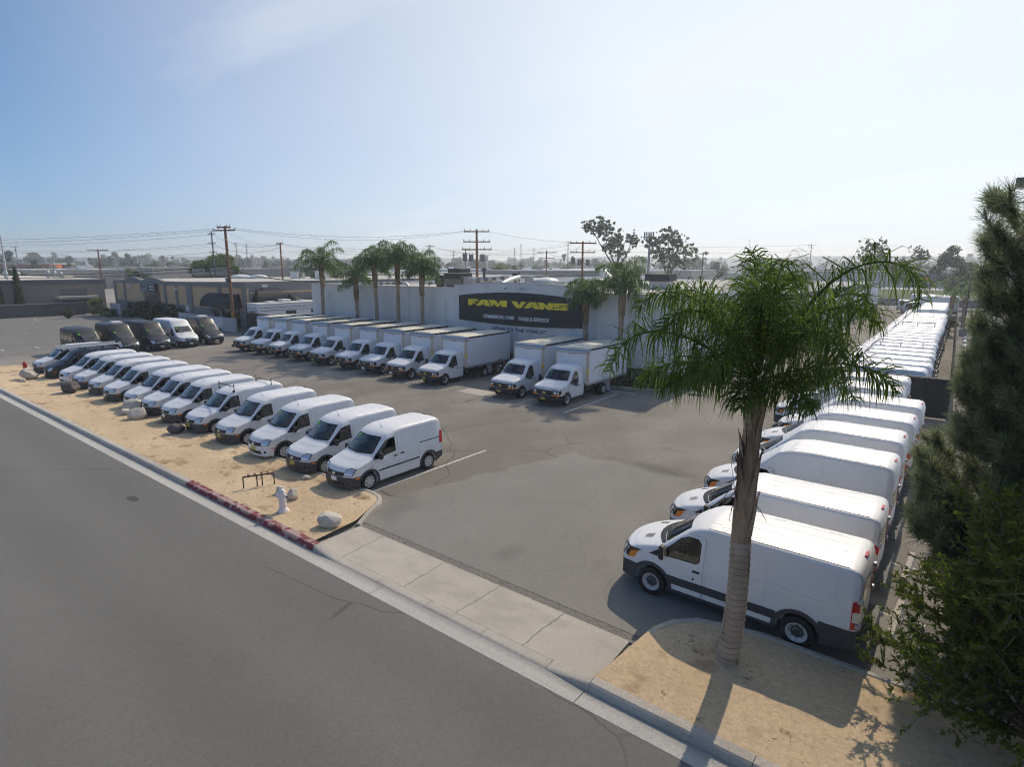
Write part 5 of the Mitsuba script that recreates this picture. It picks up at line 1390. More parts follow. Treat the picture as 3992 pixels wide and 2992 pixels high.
# ---------------------------------------------------------------- plants
def strips(P, D, W, flip_n=None):
    """Many ribbons at once. P: (n, k, 3) centre lines, D: (n, k, 3) width directions, W: (n, k) half widths."""
    n, k = P.shape[:2]
    v = np.stack([P - D * W[..., None], P + D * W[..., None]], 2).reshape(-1, 3)
    i = np.arange(n)[:, None] * k * 2 + np.arange(k - 1)[None] * 2
    i = i.reshape(-1)
    f = np.vstack([np.stack([i, i + 1, i + 3], 1), np.stack([i, i + 3, i + 2], 1)])
    return trimesh.Trimesh(v, f, process=False)


def nrm(a):
    a = np.asarray(a, float)
    return a / (np.linalg.norm(a, axis=-1, keepdims=True) + 1e-9)


def frond(c, az, el0, L, el1, pairs, leaf_len, rg, width=.016, twist=0.0, seg=5, droop=1.0, bend=1.5, up=0.0):
    """A feather frond: arching rib from c with two plumed rows of hanging leaflets. Returns (leaflets, rib)."""
    m = 22; t = np.linspace(0, 1, m); el = el0 + (el1 - el0) * t ** bend
    azs = az + twist * t ** 2
    d = np.stack([np.cos(el) * np.cos(azs), np.cos(el) * np.sin(azs), np.sin(el)], 1)
    p = c + np.vstack([[0, 0, 0], np.cumsum((d[:-1] + d[1:]) / 2 * (L / (m - 1)), 0)])
    rib = tube(p, np.linspace(.035, .006, m) * (L / 3.3), 5)
    tt = np.linspace(.16, .995, pairs); tt = np.repeat(tt, 2) + rg.uniform(-.006, .006, 2 * pairs); sd = np.tile([1.0, -1.0], pairs)
    base = np.stack([np.interp(tt, t, p[:, k]) for k in range(3)], 1)
    dd = nrm(np.stack([np.interp(tt, t, d[:, k]) for k in range(3)], 1))
    side = nrm(np.cross(dd, [0, 0, 1.0])); upv = np.cross(side, dd)
    plume = rg.uniform(-1.0 + up, .8 + up, len(tt))
    lay = nrm(side * sd[:, None] * np.cos(plume)[:, None] + upv * np.sin(plume)[:, None] + dd * rg.uniform(.05, .95, len(tt))[:, None] + rg.normal(0, .10, (len(tt), 3)))
    ll = leaf_len * (np.sin(np.pi * np.clip(.12 + .86 * tt, 0, 1)) ** .55) * rg.uniform(.6, 1.15, len(tt))
    P = [base]; cur = lay.copy()
    kink = rg.uniform(.25, .75, len(tt)); dr_ = rg.uniform(.5, 1.5, len(tt)) * droop
    for s in range(seg):
        f = (s + 1) / seg
        g = np.where(f > kink, 1.9, .10) * dr_
        cur = nrm(cur + np.array([0, 0, -1.0]) * (g * .55)[:, None] + rg.normal(0, .05, cur.shape))
        P.append(P[-1] + cur * (ll / seg)[:, None])
    P = np.stack(P, 1)
    wd = nrm(np.cross(nrm(P[:, 1] - P[:, 0]), nrm(upv + .4 * rg.normal(size=upv.shape))))
    prof = np.array([.55, 1, 1, .85, .55, .10]) if seg == 5 else np.interp(np.linspace(0, 1, seg + 1), [0, .3, .7, 1], [.6, 1, .8, .1])
    W = width * prof[None] * rg.uniform(.8, 1.2, (len(tt), 1))
    return strips(P, np.repeat(wd[:, None], seg + 1, 1), W), rib


def ringed_trunk(base, top, r0, r1, rings, bend=(0, 0), n=16, rg=None):
    base, top = np.array(base, float), np.array(top, float); m = rings * 5 + 1
    t = np.linspace(0, 1, m); p = base + (top - base) * t[:, None]
    p[:, 0] += bend[0] * np.sin(np.pi * t); p[:, 1] += bend[1] * np.sin(np.pi * t)
    ph = (t * rings) % 1
    r = (r0 + (r1 - r0) * t + .10 * r0 * np.exp(-t * 14)) * (1 + .085 * (ph < .5) * np.sin(np.clip(ph * 2, 0, 1) * np.pi) - .02)
    return tube(p, r, n)


def boots(c, r, h, n, rg, lean=.2):
    """Old leaf bases wrapped round the top of the trunk: long tapering shells."""
    ms = []
    for k in range(n):
        a = k * 2.39996 + rg.uniform(-.2, .2); z = h * (k / n) * .8
        hh = h * rg.uniform(.35, .6); w = r * rg.uniform(.75, 1.0); o = r * rg.uniform(.95, 1.15)
        d, s = np.array([math.cos(a), math.sin(a), 0]), np.array([-math.sin(a), math.cos(a), 0])
        q = lambda zz, f, ww, th: [c + d * (o * f + th) + s * ww + [0, 0, zz], c + d * (o * f + th) - s * ww + [0, 0, zz]]
        V = q(z, .86, w, 0) + q(z, 1.0, w * .4, .015) + q(z + hh * .45, .98, w * .72, 0) + q(z + hh * .45, 1.14, w * .25, .015) + q(z + hh, 1.12 + lean * rg.uniform(.2, 1), w * .22, .02) + q(z + hh, 1.22 + lean * .5, w * .12, .02)
        ms.append(hull(V))
    return cat(ms)


# the big palm in the foreground
CR = np.array([math.cos(YAW), math.sin(YAW), 0]); CF = np.array([-math.sin(YAW), math.cos(YAW), 0])
k = thing('palm_tree', 'big feathery palm with ringed trunk in the foreground beside the white vans', 'tree')
rg = rng(1, 2)
part(k, 'trunk', ringed_trunk((-3.08, 10.98, .02), (-3.02, 11.05, 2.75), .205, .190, 21, (.05, .0)), 'palm_trunk', 30)
C0 = np.array([-3.02, 11.06, 2.55])
part(k, 'trunk_top', tube([(-3.02, 11.05, 2.6), (-3.02, 11.06, 3.4), (-3.0, 11.07, 4.7), (-2.97, 11.08, 5.9)], [.185, .185, .165, .11], 14), 'palm_boot', 30)
for j in range(20):   # split leaf bases, each a wedge clasping the trunk with its torn tip standing off
    a = j * 2.39996 + rg.uniform(-.2, .2); z = 2.58 + 2.75 * (j / 20.0) ** .95; hh = rg.uniform(.65, 1.15); w = rg.uniform(.10, .15) * (1 - .012 * j); r0 = .195 - .002 * j
    d, s = np.array([math.cos(a), math.sin(a), 0]), np.array([-math.sin(a), math.cos(a), 0]); c = np.array([-3.02 + .002 * j, 11.06, z])
    off = rg.uniform(.035, .075); lean = rg.uniform(-.05, .05); ms = []
    for sg in (-1, 1) if j % 2 else (0,):     # every other one is split down the middle
        k0, k1 = (-1, 1) if sg == 0 else ((-1, -.12) if sg < 0 else (.12, 1))
        V = []
        for zz, ww, o in ((0, 1.25, -.02), (hh * .3, 1.0, .012), (hh * .65, .62, off * .7), (hh, .22, off + rg.uniform(0, .04))):
            for e in (k0, k1): V += [c + d * ((r0 + o) * (1 - .25 * (e * ww) ** 2)) + s * (w * ww * e + lean * zz / hh) + [0, 0, zz - .06 * abs(e) * (zz > 0)], c + d * ((r0 + o + .022) * (1 - .25 * (e * ww) ** 2)) + s * (w * ww * e * .8 + lean * zz / hh) + [0, 0, zz]]
        for q in range(3): ms.append(hull(V[q * 4:q * 4 + 8]))
    part(k, 'leaf_base', cat(ms), 'palm_boot' if j % 3 else 'palm_trunk', 25)
for j in range(9):   # frayed fibres
    a = rg.uniform(0, 6.28); z = rg.uniform(3.4, 4.9); c = np.array([-3.0 + .24 * math.cos(a), 11.06 + .24 * math.sin(a), z])
    q = [c]
    for _ in range(5): q.append(q[-1] + np.array([math.cos(a) * .05, math.sin(a) * .05, -.06]) + rg.normal(0, .025, 3))
    part(k, 'fibre', tube(q, [.012, .012, .01, .008, .006, .003], 4), 'palm_boot', 40)
CC = np.array([-2.97, 11.08, 5.95])
# (right, forward) heading, starting pitch, length, end pitch, leaflet length
FR = [((1, .0), 63, 4.1, -118, 1.1), ((.95, .25), 56, 3.3, -95, 1.05), ((1, .45), 36, 2.7, -80, .9), ((.9, -.6), 22, 2.2, -70, .85), ((.6, .8), 64, 3.0, -60, .95),
      ((-1, -.1), 34, 3.3, -95, 1.0), ((-.8, -.7), 30, 2.4, -80, .9), ((-.6, .9), 60, 2.9, -60, .95), ((-.45, -.95), 64, 2.7, -50, 1.0), ((-.85, -.4), 54, 2.8, -80, 1.0),
      ((.2, -1), 48, 2.4, -70, .95), ((.5, -.9), 60, 2.6, -60, 1.0), ((0, 1), 48, 2.8, -65, .95), ((-.3, -.3), 84, 2.3, 45, .95), ((-.9, .1), 60, 3.0, -70, 1.0), ((-.1, -.6), 74, 2.6, 0, 1.0),
      ((1, .1), 2, 1.9, -60, .75), ((-.75, .2), 4, 1.7, -65, .75), ((.3, -.9), 2, 1.3, -65, .7), ((-.5, -.8), 4, 1.4, -65, .7), ((-.95, .3), 14, 2.2, -75, .85)]
for (rr, ff), e0, L, e1, ll in FR:
    h = CR * rr + CF * ff; az = math.atan2(h[1], h[0])
    c = CC + np.array([math.cos(az), math.sin(az), 0]) * .12 + [0, 0, -.25 if e0 < 0 else .1 if e0 > 60 else 0]
    lf, rib = frond(c, az, math.radians(e0), L, math.radians(e1), 96, ll * 1.08, rg, .0125, rg.uniform(-.25, .25), droop=1.0, bend=2.9, up=.35)
    fk = subkey(k, 'frond'); put(fk, lf, 'palm_leaf', False); put(fk + '__rib', rib, 'palm_leaf', 40)
k2 = subkey(k, 'spear_leaf'); put(k2, tube([CC + [0, 0, .3], CC + [.02, .02, 1.3], CC + [.05, .04, 2.2]], [.05, .03, .008], 6), 'palm_leaf', 40)


def row_palm(label, x, y, zt, fl, seed, n=16, lean=(0, 0), dead=False, z0=.12, group='feathery palms along the white wall', pairs=58, leaf_l=.95, r=.19):
    rg = rng(seed, 7)
    k = thing('palm_tree', label, 'tree', group)
    zb = zt - min(2.2, zt * .33)
    top = np.array([x + lean[0], y + lean[1], zb])
    part(k, 'trunk', ringed_trunk((x, y, z0), top, r, r * .9, int((zb - z0) * 5), (rg.uniform(-.1, .1), 0), 12), 'palm_trunk', 30)
    up = np.array([x + lean[0] * 1.25, y + lean[1] * 1.25, zt])
    part(k, 'trunk_top', cat(tube([top - [0, 0, .05], (top + up) / 2, up], [r * 1.0, r * 1.1, r * .5], 10), boots(top, r * 1.0, zt - zb, 14, rg, .15)), 'palm_boot', 40)
    for j in range(n):
        az = j * 2.39996 + rg.uniform(-.2, .2); u = j / n
        e0 = math.radians(80 - 92 * u + rg.uniform(-8, 8)); e1 = math.radians(-50 - 36 * u + rg.uniform(-8, 8))
        lf, rib = frond(up + [0, 0, -.1 * u], az, e0, fl * rg.uniform(.85, 1.1) * (1 - .25 * u), e1, pairs, leaf_l, rg, .022, rg.uniform(-.3, .3), 4, 1.7, 2.0)
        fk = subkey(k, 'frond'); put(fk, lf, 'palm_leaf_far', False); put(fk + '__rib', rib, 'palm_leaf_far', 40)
    if dead:
        lf, rib = frond(up + [.1, -.15, -.5], -.5, math.radians(-25), 2.5, math.radians(-88), 40, .45, rg, .03, 0, 4, 1.5)
        fk = subkey(k, 'frond'); put(fk, lf, 'palm_leaf_dead', False); labels[fk] = {'label': 'yellowed dead hanging frond'}; put(fk + '__rib', rib, 'palm_leaf_dead', 40)
    return k


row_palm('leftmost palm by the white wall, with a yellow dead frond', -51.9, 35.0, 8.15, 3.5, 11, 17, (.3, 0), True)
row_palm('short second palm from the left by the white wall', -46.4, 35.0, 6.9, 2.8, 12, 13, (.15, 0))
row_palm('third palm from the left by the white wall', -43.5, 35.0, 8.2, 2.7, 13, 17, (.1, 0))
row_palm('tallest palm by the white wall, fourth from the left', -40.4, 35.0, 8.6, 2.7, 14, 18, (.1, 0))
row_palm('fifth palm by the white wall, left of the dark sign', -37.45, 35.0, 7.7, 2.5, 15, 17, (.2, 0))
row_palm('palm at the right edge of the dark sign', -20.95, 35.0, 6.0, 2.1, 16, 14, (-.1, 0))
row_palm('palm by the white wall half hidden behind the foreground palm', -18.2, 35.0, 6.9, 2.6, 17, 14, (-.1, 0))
row_palm('small palm beside the fence far down the van row', -2.2, 88.0, 4.6, 3.2, 18, 12, (0, 0), False, 0, 'palms beside the far fence', 34, .6)
row_palm('second small palm by the fence far down the van row', -1.0, 97.0, 4.9, 2.6, 19, 10, (0, 0), False, 0, 'palms beside the far fence', 34, .6)


def leafy(centres, radii, n, size, rg, flat=.5, droop=0.0):
    """Leaf-sized quads spread through lumpy ellipsoids, denser near their skins."""
    C_, R_ = np.asarray(centres, float), np.asarray(radii, float)
    if R_.ndim == 1: R_ = np.stack([R_, R_, R_ * .8], 1)
    w = (R_.prod(1)) ** (2 / 3); which = rg.choice(len(C_), n, p=w / w.sum())
    u = nrm(rg.normal(size=(n, 3))); rad = rg.uniform(0, 1, n) ** .45
    p = C_[which] + u * R_[which] * (rad * rg.uniform(.85, 1.12, n))[:, None]
    nn = nrm(u * .6 + rg.normal(size=(n, 3)) * .8 + [0, 0, flat]); a = nrm(np.cross(nn, rg.normal(size=(n, 3))) + np.array([0, 0, -droop])); b = np.cross(nn, a)
    s = size * rg.uniform(.6, 1.3, n)[:, None]
    v = np.stack([p - a * s, p + b * s * .45, p + a * s, p - b * s * .45], 1).reshape(-1, 3)
    i = np.arange(n) * 4
    return trimesh.Trimesh(v, np.vstack([np.stack([i, i + 1, i + 2], 1), np.stack([i, i + 2, i + 3], 1)]), process=False)


def lumps(c, R, n, r, rg, squash=.75):
    u = nrm(rg.normal(size=(n, 3))) * (rg.uniform(.25, 1, n) ** .6)[:, None]
    return c + u * np.array([R, R, R * squash]), r * rg.uniform(.7, 1.25, n)


def bush(name, label, x, y, z, R, h, mat, n, size, seed, catg='bush', group=None, lump=None):
    rg = rng(seed, 3); k = thing(name, label, catg, group)
    c, r = lumps(np.array([x, y, z + h * .55]), R, 9, (lump or R * .55), rg, h / (2 * R) * .9)
    part(k, 'foliage', leafy(c, r, n, size, rg), mat, False)
    part(k, 'stem', cat(*[tube([(x, y, z), (x + q[0], y + q[1], z + h * .5)], [.04, .015], 5) for q in rg.uniform(-.5, .5, (4, 2)) * R]), 'bark')
    return k


def tree(label, x, y, h, R, mat, n, size, seed, name='tree', group=None, lumpn=14, trunk=.25, squash=.7, clear=.35, lump=None):
    rg = rng(seed, 5); k = thing(name, label, 'tree', group)
    cz = h * (1 - (1 - clear) / 2); hz = h * (1 - clear) / 2
    u = nrm(rg.normal(size=(lumpn, 3))) * (rg.uniform(.3, 1, lumpn) ** .6)[:, None]
    c = np.array([x, y, cz]) + u * np.array([R, R, hz]) * .85
    r = (lump or R * .42) * rg.uniform(.7, 1.3, lumpn)
    part(k, 'crown', leafy(c, r, n, size, rg), mat, False)
    lim = [tube([(x, y, 0), (x + .1, y, h * clear), (x, y, cz)], [trunk, trunk * .75, trunk * .35], 8)]
    for q in c[:7]: lim.append(tube([(x, y, h * clear * .9), ((x + q[0]) / 2, (y + q[1]) / 2, (h * clear + q[2]) / 2 + .2), q], [trunk * .5, trunk * .3, .04], 6))
    part(k, 'trunk', cat(lim), 'bark')
    return k


# ---- the pine at the right edge
k = thing('pine_tree', 'long-needled pine at the right edge behind the shrub', 'tree')
rg = rng(4, 4); PB = np.array([2.85, 14.8, 0.0]); H = 11.1
part(k, 'trunk', tube([PB, PB + [-.1, 0, 3], PB + [-.1, .1, 6.5], PB + [0, 0, H]], [.24, .20, .13, .03], 10), 'bark')


def tuft(p, d, n, L, rg):
    d = nrm(d); t = rg.uniform(0, 1, n); q = p - d * (t * .42)[:, None]
    side = nrm(rg.normal(size=(n, 3))); dirn = nrm(d * rg.uniform(.25, 1.3, n)[:, None] + side * rg.uniform(.5, 1.0, n)[:, None] + [0, 0, -.08])
    ll = L * rg.uniform(.75, 1.15, n); P = np.stack([q, q + dirn * ll[:, None]], 1)
    wd = nrm(np.cross(dirn, rg.normal(size=(n, 3))))
    return strips(P, np.repeat(wd[:, None], 2, 1), np.tile([.0062, .0026], (n, 1)))


specs = []
for i in range(110):
    u = i / 110; z = 1.6 + 9.1 * u; az = i * 2.39996 + rg.uniform(-.3, .3)
    specs.append((z, az, (2.6 - 1.5 * u ** 1.6) * rg.uniform(.75, 1.1)))
specs += [(1.2 + .085 * q, math.pi + (-1) ** q * (.1 + .05 * (q % 7)), 2.95 + .1 * (q % 3)) for q in range(18)] + [(4.0 + .28 * q, math.pi + (-1) ** q * (.08 + .07 * (q % 5)), 2.6) for q in range(16)]
specs += [(7.6, math.pi + .02, 2.2), (6.6, math.pi - .25, 2.45), (5.5, math.pi + .3, 2.5), (4.4, math.pi - .1, 2.85), (3.6, math.pi + .25, 2.95), (3.1, math.pi - .3, 2.95), (8.4, math.pi - .4, 2.0), (2.4, math.pi, 2.9), (7.2, -1.9, 2.2), (5.2, -2.2, 2.5), (4.0, -2.5, 2.6), (9.2, math.pi + .1, 1.9)]
for (z, az, L) in specs:
    L = min(L, 2.62 if z > 2.7 else 3.1)
    h = np.array([math.cos(az), math.sin(az), 0]); p0 = PB + [-.08, .05, z]; t = np.linspace(0, 1, 9)
    up_ = rg.uniform(.25, .5) if L < 2.4 or rg.random() < .7 else .55
    pts = p0 + h * (L * t)[:, None] + np.array([0, 0, 1.0]) * (-.12 * np.sin(t * math.pi) * L + up_ * L * t ** 3)[:, None] + rg.normal(0, .03, (9, 3)) * t[:, None]
    bk = subkey(k, 'branch'); wood, need = [tube(pts, np.linspace(.055, .012, 9), 6)], []
    need.append(tuft(pts[-1] + (pts[-1] - pts[-2]) * .3, pts[-1] - pts[-2] + [0, 0, .15], 210, .28, rg))
    for j in range(2, 9):
        for _ in range(3 if L > 1.3 else 2):
            sd = rg.choice([-1, 1]); s = nrm(np.cross(h, [0, 0, 1])) * sd; ln = rg.uniform(.3, .75) * (1 - .35 * j / 9)
            e = pts[j] + s * ln * .8 + h * ln * .5 + np.array([0, 0, ln * rg.uniform(.3, .9)]); m_ = (pts[j] + e) / 2 - [0, 0, .06]
            wood.append(tube([pts[j], m_, e], [.02, .014, .008], 5)); need.append(tuft(e, e - m_ + [0, 0, .1], 120, .27, rg))
    put(bk, cat(wood), 'bark', 40); put(bk + '__needles', cat(need), 'pine_needle', False)

# ---- the leafy shrub at the lower right corner
k = thing('shrub', 'dense green shrub with small glossy leaves in the lower right corner', 'shrub')
rg = rng(8, 1); SB = np.array([1.75, 11.6, .1])


def whorl(p, d, n, L, rg):
    d = nrm(d); side = nrm(rg.normal(size=(n, 3))); dirn = nrm(d * rg.uniform(.3, 1.0, n)[:, None] + side); b = p - d * rg.uniform(0, .22, n)[:, None]
    ll = L * rg.uniform(.7, 1.2, n); wd = nrm(np.cross(dirn, d + rg.normal(0, .3, (n, 3))))
    P = np.stack([b, b + dirn * (ll * .45)[:, None], b + nrm(dirn + [0, 0, -.15]) * ll[:, None]], 1)
    return strips(P, np.repeat(wd[:, None], 3, 1), np.tile([.004, .017, .001], (n, 1)) * rg.uniform(.8, 1.2, (n, 1)))


for i in range(165):
    u = (i + .5) / 165; a = i * 2.39996
    el = math.radians(rg.uniform(2, 82)); h = np.array([math.cos(a), math.sin(a), 0])
    L = rg.uniform(2.2, 3.0) if el < 1.0 else rg.uniform(2.8, 3.9)
    if h[0] < -.4: L *= .92
    t = np.linspace(0, 1, 10); dvec = h * math.cos(el) + np.array([0, 0, math.sin(el)])
    pts = SB + [0, 0, .3] + dvec * (L * t)[:, None] * [.95, .95, 1.12] + np.array([0, 0, 1.0]) * (.25 * np.sin(t * 2.2))[:, None] + rg.normal(0, .05, (10, 3)) * t[:, None]
    wood, lv = [tube(pts, np.linspace(.03, .006, 10), 5)], []
    for j in range(4, 10):
        lv.append(whorl(pts[j], pts[j] - pts[j - 1], 18, .095, rg))
        for _ in range(4):
            ln = rg.uniform(.18, .62); e = pts[j] + nrm(rg.normal(size=3) + dvec * .9 + [0, 0, .25]) * ln
            wood.append(tube([pts[j], (pts[j] + e) / 2 + rg.normal(0, .02, 3), e], [.009, .007, .004], 4))
            lv.append(whorl(e, e - pts[j], 15, .09, rg)); lv.append(whorl((e + pts[j]) / 2, e - pts[j], 12, .09, rg))
    bk = subkey(k, 'branch'); put(bk, cat(wood), 'bark', 40); put(bk + '__leaves', cat(lv), 'shrub_leaf', False)

# ---- beds and hedges
rg = rng(21, 1)
for i, (x, y, h, R, lb) in enumerate([(-16.9, 35.2, 1.15, .62, 'spiky green plant in the red mulch bed'), (-18.0, 35.3, .8, .45, 'low green plant left in the red mulch bed'), (-15.7, 35.4, .75, .45, 'low green plant at the right end of the red mulch bed'), (-27.0, 35.2, 1.6, .5, 'dark green shrub beside the closed umbrella')]):
    kk = thing('bed_plant', lb, 'plant'); m = 260; a = rg.uniform(0, 6.28, m); e = rg.uniform(.25, 1.45, m); d = np.stack([np.cos(e) * np.cos(a), np.cos(e) * np.sin(a), np.sin(e)], 1); L = R * 1.5 * rg.uniform(.6, 1.2, m) + (h - R * 1.5) * d[:, 2]
    b = np.array([x, y, .12]) + rg.normal(0, .10, (m, 3)) * [1, 1, 0]; P = np.stack([b, b + d * (L * .6)[:, None], b + nrm(d + [0, 0, -.35]) * L[:, None]], 1)
    part(kk, 'blades', strips(P, np.repeat(nrm(np.cross(d, rg.normal(size=(m, 3))))[:, None], 3, 1), np.tile([.02, .035, .004], (m, 1))), 'palm_leaf_far', False)
bush('bush', 'round clipped brown bush on the kerb island at the far left', -108.9, 28.8, .1, .75, 1.35, 'tree_leaf', 1600, .12, 31)
bush('bush', 'yellow green loose bush beside the white gate', -109.9, 33.3, 0, 1.35, 3.0, 'yellow_leaf', 1500, .16, 32)
bush('bush', 'dark round bush right of the yellow green bush', -105.6, 33.5, 0, .8, 1.5, 'dark_shrub_leaf', 1100, .13, 33)
bush('bush', 'low dark hedge bush under the workshop doorway', -103.4, 35.8, 0, 1.3, 1.1, 'dark_shrub_leaf', 1500, .14, 34)
bush('bush', 'big dark bush under the hung workshop sign', -97.3, 35.2, 0, 1.5, 2.6, 'dark_shrub_leaf', 2600, .15, 35)
bush('bush', 'big dark bush right of the hung workshop sign', -92.2, 35.0, 0, 1.8, 2.7, 'dark_shrub_leaf', 2800, .15, 36)
bush('bush', 'dark bush beside the wide grey pilaster', -88.4, 35.3, 0, 1.1, 2.4, 'dark_shrub_leaf', 1600, .15, 37)
bush('bush', 'bright green bush at the foot of the far fence', -2.5, 92.5, 0, 1.0, 1.5, 'bright_leaf', 1300, .13, 38)
for x, y, z1, sd, lb in ((-117.5, 25.05, 7.5, 41, 'narrow dark cypress right of the tall lamp post'), (-117.5, 22.6, 7.0, 42, 'narrow dark cypress at the left picture edge')):
    rg = rng(sd, 2); kk = thing('cypress_tree', lb, 'tree', 'cypresses behind the dark wall'); n = 2600; t = rg.uniform(0, 1, n) ** .8; a = rg.uniform(0, 6.28, n); r = (.62 * (1 - t) ** .55 + .03) * rg.uniform(.55, 1.05, n)
    p = np.stack([x + r * np.cos(a), y + r * np.sin(a), .3 + (z1 - .3) * t], 1); up_ = nrm(np.array([0, 0, 1.0]) + .35 * rg.normal(size=(n, 3))); P = np.stack([p, p + up_ * .14, p + up_ * .3], 1)
    part(kk, 'crown', strips(P, np.repeat(nrm(np.cross(up_, rg.normal(size=(n, 3))))[:, None], 3, 1), np.tile([.05, .07, .01], (n, 1))), 'tree_leaf', False); part(kk, 'trunk', tube([(x, y, 0), (x, y, z1 * .8)], [.12, .03], 6), 'bark')

# ---- trees further off
tree('broad bright green tree behind the grey roof left of the utility pole', -139, 66, 10.4, 5.6, 'bright_leaf', 9000, .34, 51, lumpn=20, clear=.30, lump=1.9)
tree('dark green tree behind the leftmost palm', -97, 66.5, 8.4, 3.0, 'tree_leaf', 2600, .28, 52, clear=.4)
tree('yellow green tree far beyond the dealership roof', -148, 181, 8.6, 5.0, 'yellow_leaf', 2600, .40, 53, clear=.15)
tree('pale green tree far beyond the dealership roof', -140, 190, 8.2, 4.0, 'bright_leaf', 2000, .40, 54, clear=.15)
tree('yellow green shrub-like tree beyond the taupe roof', -228, 80, 7.6, 3.2, 'yellow_leaf', 1500, .38, 55, clear=.15)


def eucalyptus(label, clumps, base, seed, n=8500, size=.36):
    rg = rng(seed, 6); kk = thing('eucalyptus_tree', label, 'tree'); base = np.array(base, float)
    C_, R_ = [], []
    for c, r, m in clumps:
        for q in range(m):
            for _ in range(6): C_.append(np.array(c) + rg.normal(0, .56, 3) * r * [1, 1, .85]); R_.append(r * rg.uniform(.07, .24))
    part(kk, 'crown', leafy(C_, R_, n, size * .8, rg, .1, .9), 'eucalyptus_leaf', False)
    cen = np.mean([c for c, _, _ in clumps], 0); fork = base + (cen - base) * .45
    lim = [tube([base, (base + fork) / 2 + rg.normal(0, .3, 3), fork], [.42, .34, .26], 8)]
    for c, r, m in clumps: lim.append(tube([fork, (fork + c) / 2 + rg.normal(0, .4, 3), np.array(c)], [.22, .15, .05], 6))
    for q in C_[::6]:
        c = min((np.array(c) for c, _, _ in clumps), key=lambda w: np.linalg.norm(w - q)); lim.append(tube([c, q], [.05, .02], 4))
    part(kk, 'trunk', cat(lim), 'bark')


eucalyptus('tall airy eucalyptus leaning left above the dealership roof', [((-80.2, 134.5, 18.2), 1.9, 9), ((-77.5, 136.2, 17.2), 2.4, 14), ((-74.5, 138, 15.2), 2.3, 12), ((-71.0, 140.2, 14.4), 1.9, 10), ((-73.5, 138, 11.6), 2.0, 9), ((-76.0, 137, 13.2), 1.6, 8)], (-72.8, 138.5, 0), 61)
eucalyptus('wide bushy eucalyptus right of the tall airy one', [((-66.5, 143.8, 13.6), 2.2, 12), ((-64.0, 146.0, 15.4), 2.1, 12), ((-62.0, 147, 13.6), 2.3, 12), ((-59.0, 149, 11.4), 2.0, 10), ((-64.4, 145, 10.8), 2.4, 12), ((-61.0, 147, 9.4), 2.2, 10)], (-63.8, 144.5, 0), 62)
eucalyptus('slim open eucalyptus with a curved trunk at the end of the lot', [((-14.4, 204, 12.3), 1.5, 7), ((-13.2, 204.5, 11.0), 1.8, 9), ((-15.4, 203, 10.2), 1.3, 6)], (-13.6, 202, 0), 63, 1900, .30)
eucalyptus('tall hazy eucalyptus behind the right palm frond', [((-24.5, 196, 13.5), 2.4, 12), ((-22.8, 197, 10.8), 2.4, 12), ((-26.0, 195.5, 10.6), 2.2, 10)], (-24, 196.5, 0), 64, 3200, .4)
tree('dense round tree below the slim eucalyptus', -14.0, 200, 7.2, 3.0, 'tree_leaf', 2400, .34, 65, clear=.1)
tree('spreading hazy tree left of the slim eucalyptus', -18.0, 199, 9.6, 3.2, 'tree_leaf', 2000, .36, 66, clear=.35)
tree('dark conifer at the right end of the lot', -9.5, 200, 9.4, 1.7, 'tree_leaf', 1900, .34, 67, clear=.08)
tree('tall dark tree left of the pine at the end of the lot', -6.2, 196, 13.0, 3.4, 'tree_leaf', 4200, .36, 68, clear=.15)
tree('dark tree beside the fence left of the pine', -3.2, 168, 9.6, 3.4, 'tree_leaf', 3600, .34, 69, clear=.15)
tree('low dark tree beside the fence beyond the small palms', -1.6, 140, 7.0, 3.2, 'tree_leaf', 3600, .30, 70, clear=.15)
# ---------------------------------------------------------------- rocks, hydrants, pipes
def rock(label, x, y, z, size, mat, seed, rz=0, cut=True):
    rg = rng(seed, 9); m = trimesh.creation.icosphere(subdivisions=4); v = m.vertices
    for _ in range(9 if cut else 4):
        d = nrm(rg.normal(size=3)); h = rg.uniform(.62, .88); s = v @ d; v = v - np.outer(np.clip(s - h, 0, None) * .85, d)
    v = v * (1 + .13 * (meshkit.fbm(v * 2.2 + seed, 4, seed) - .5)[:, None] + .05 * (meshkit.fbm(v * 7 + seed, 3, seed) - .5)[:, None])
    m.vertices = v * np.array(size) / 2; m.apply_transform(trimesh.transformations.rotation_matrix(math.radians(rz), (0, 0, 1))); m.apply_translation((x, y, z - m.bounds[0][2] - .06))
    k = thing('boulder' if max(size) > .38 else 'stone', label, 'rock'); put(k, m, mat, 35)


S = .13
rock('large pale rounded boulder beside the driveway corner', -14.75, 9.75, S, (.78, .62, .52), 'pale_rock', 3, 25)
rock('pale boulder standing right behind the white hydrant', -17.55, 10.25, S, (.44, .36, .46), 'pale_rock', 4, 10)
rock('pale boulder half hidden left behind the white hydrant', -18.35, 10.25, S, (.36, .34, .36), 'pale_rock', 5, 40)
rock('small pale stone between the two nearest compact vans', -18.85, 11.6, S, (.34, .24, .22), 'pale_rock', 6, 30)
rock('big white boulder of the cluster near the van row', -35.5, 11.75, S, (1.35, .95, .80), 'pale_rock', 7, 20)
rock('white boulder at the near right of the cluster', -33.6, 11.25, S, (.98, .8, .72), 'pale_rock', 8, 50)
rock('small white boulder at the near left of the cluster', -35.0, 11.15, S, (.6, .5, .42), 'pale_rock', 9, 0)
rock('pale boulder at the far left end of the sandy strip', -51.6, 10.85, S, (1.45, 1.0, .85), 'pale_rock', 10, 15)
rock('little pale stone in front of the far left boulder', -50.7, 10.3, S, (.62, .36, .26), 'pale_rock', 11, 15)
rock('dark brown angular boulder left on the sandy strip', -43.9, 11.15, S, (1.2, .95, .85), 'dark_rock', 12, 60)
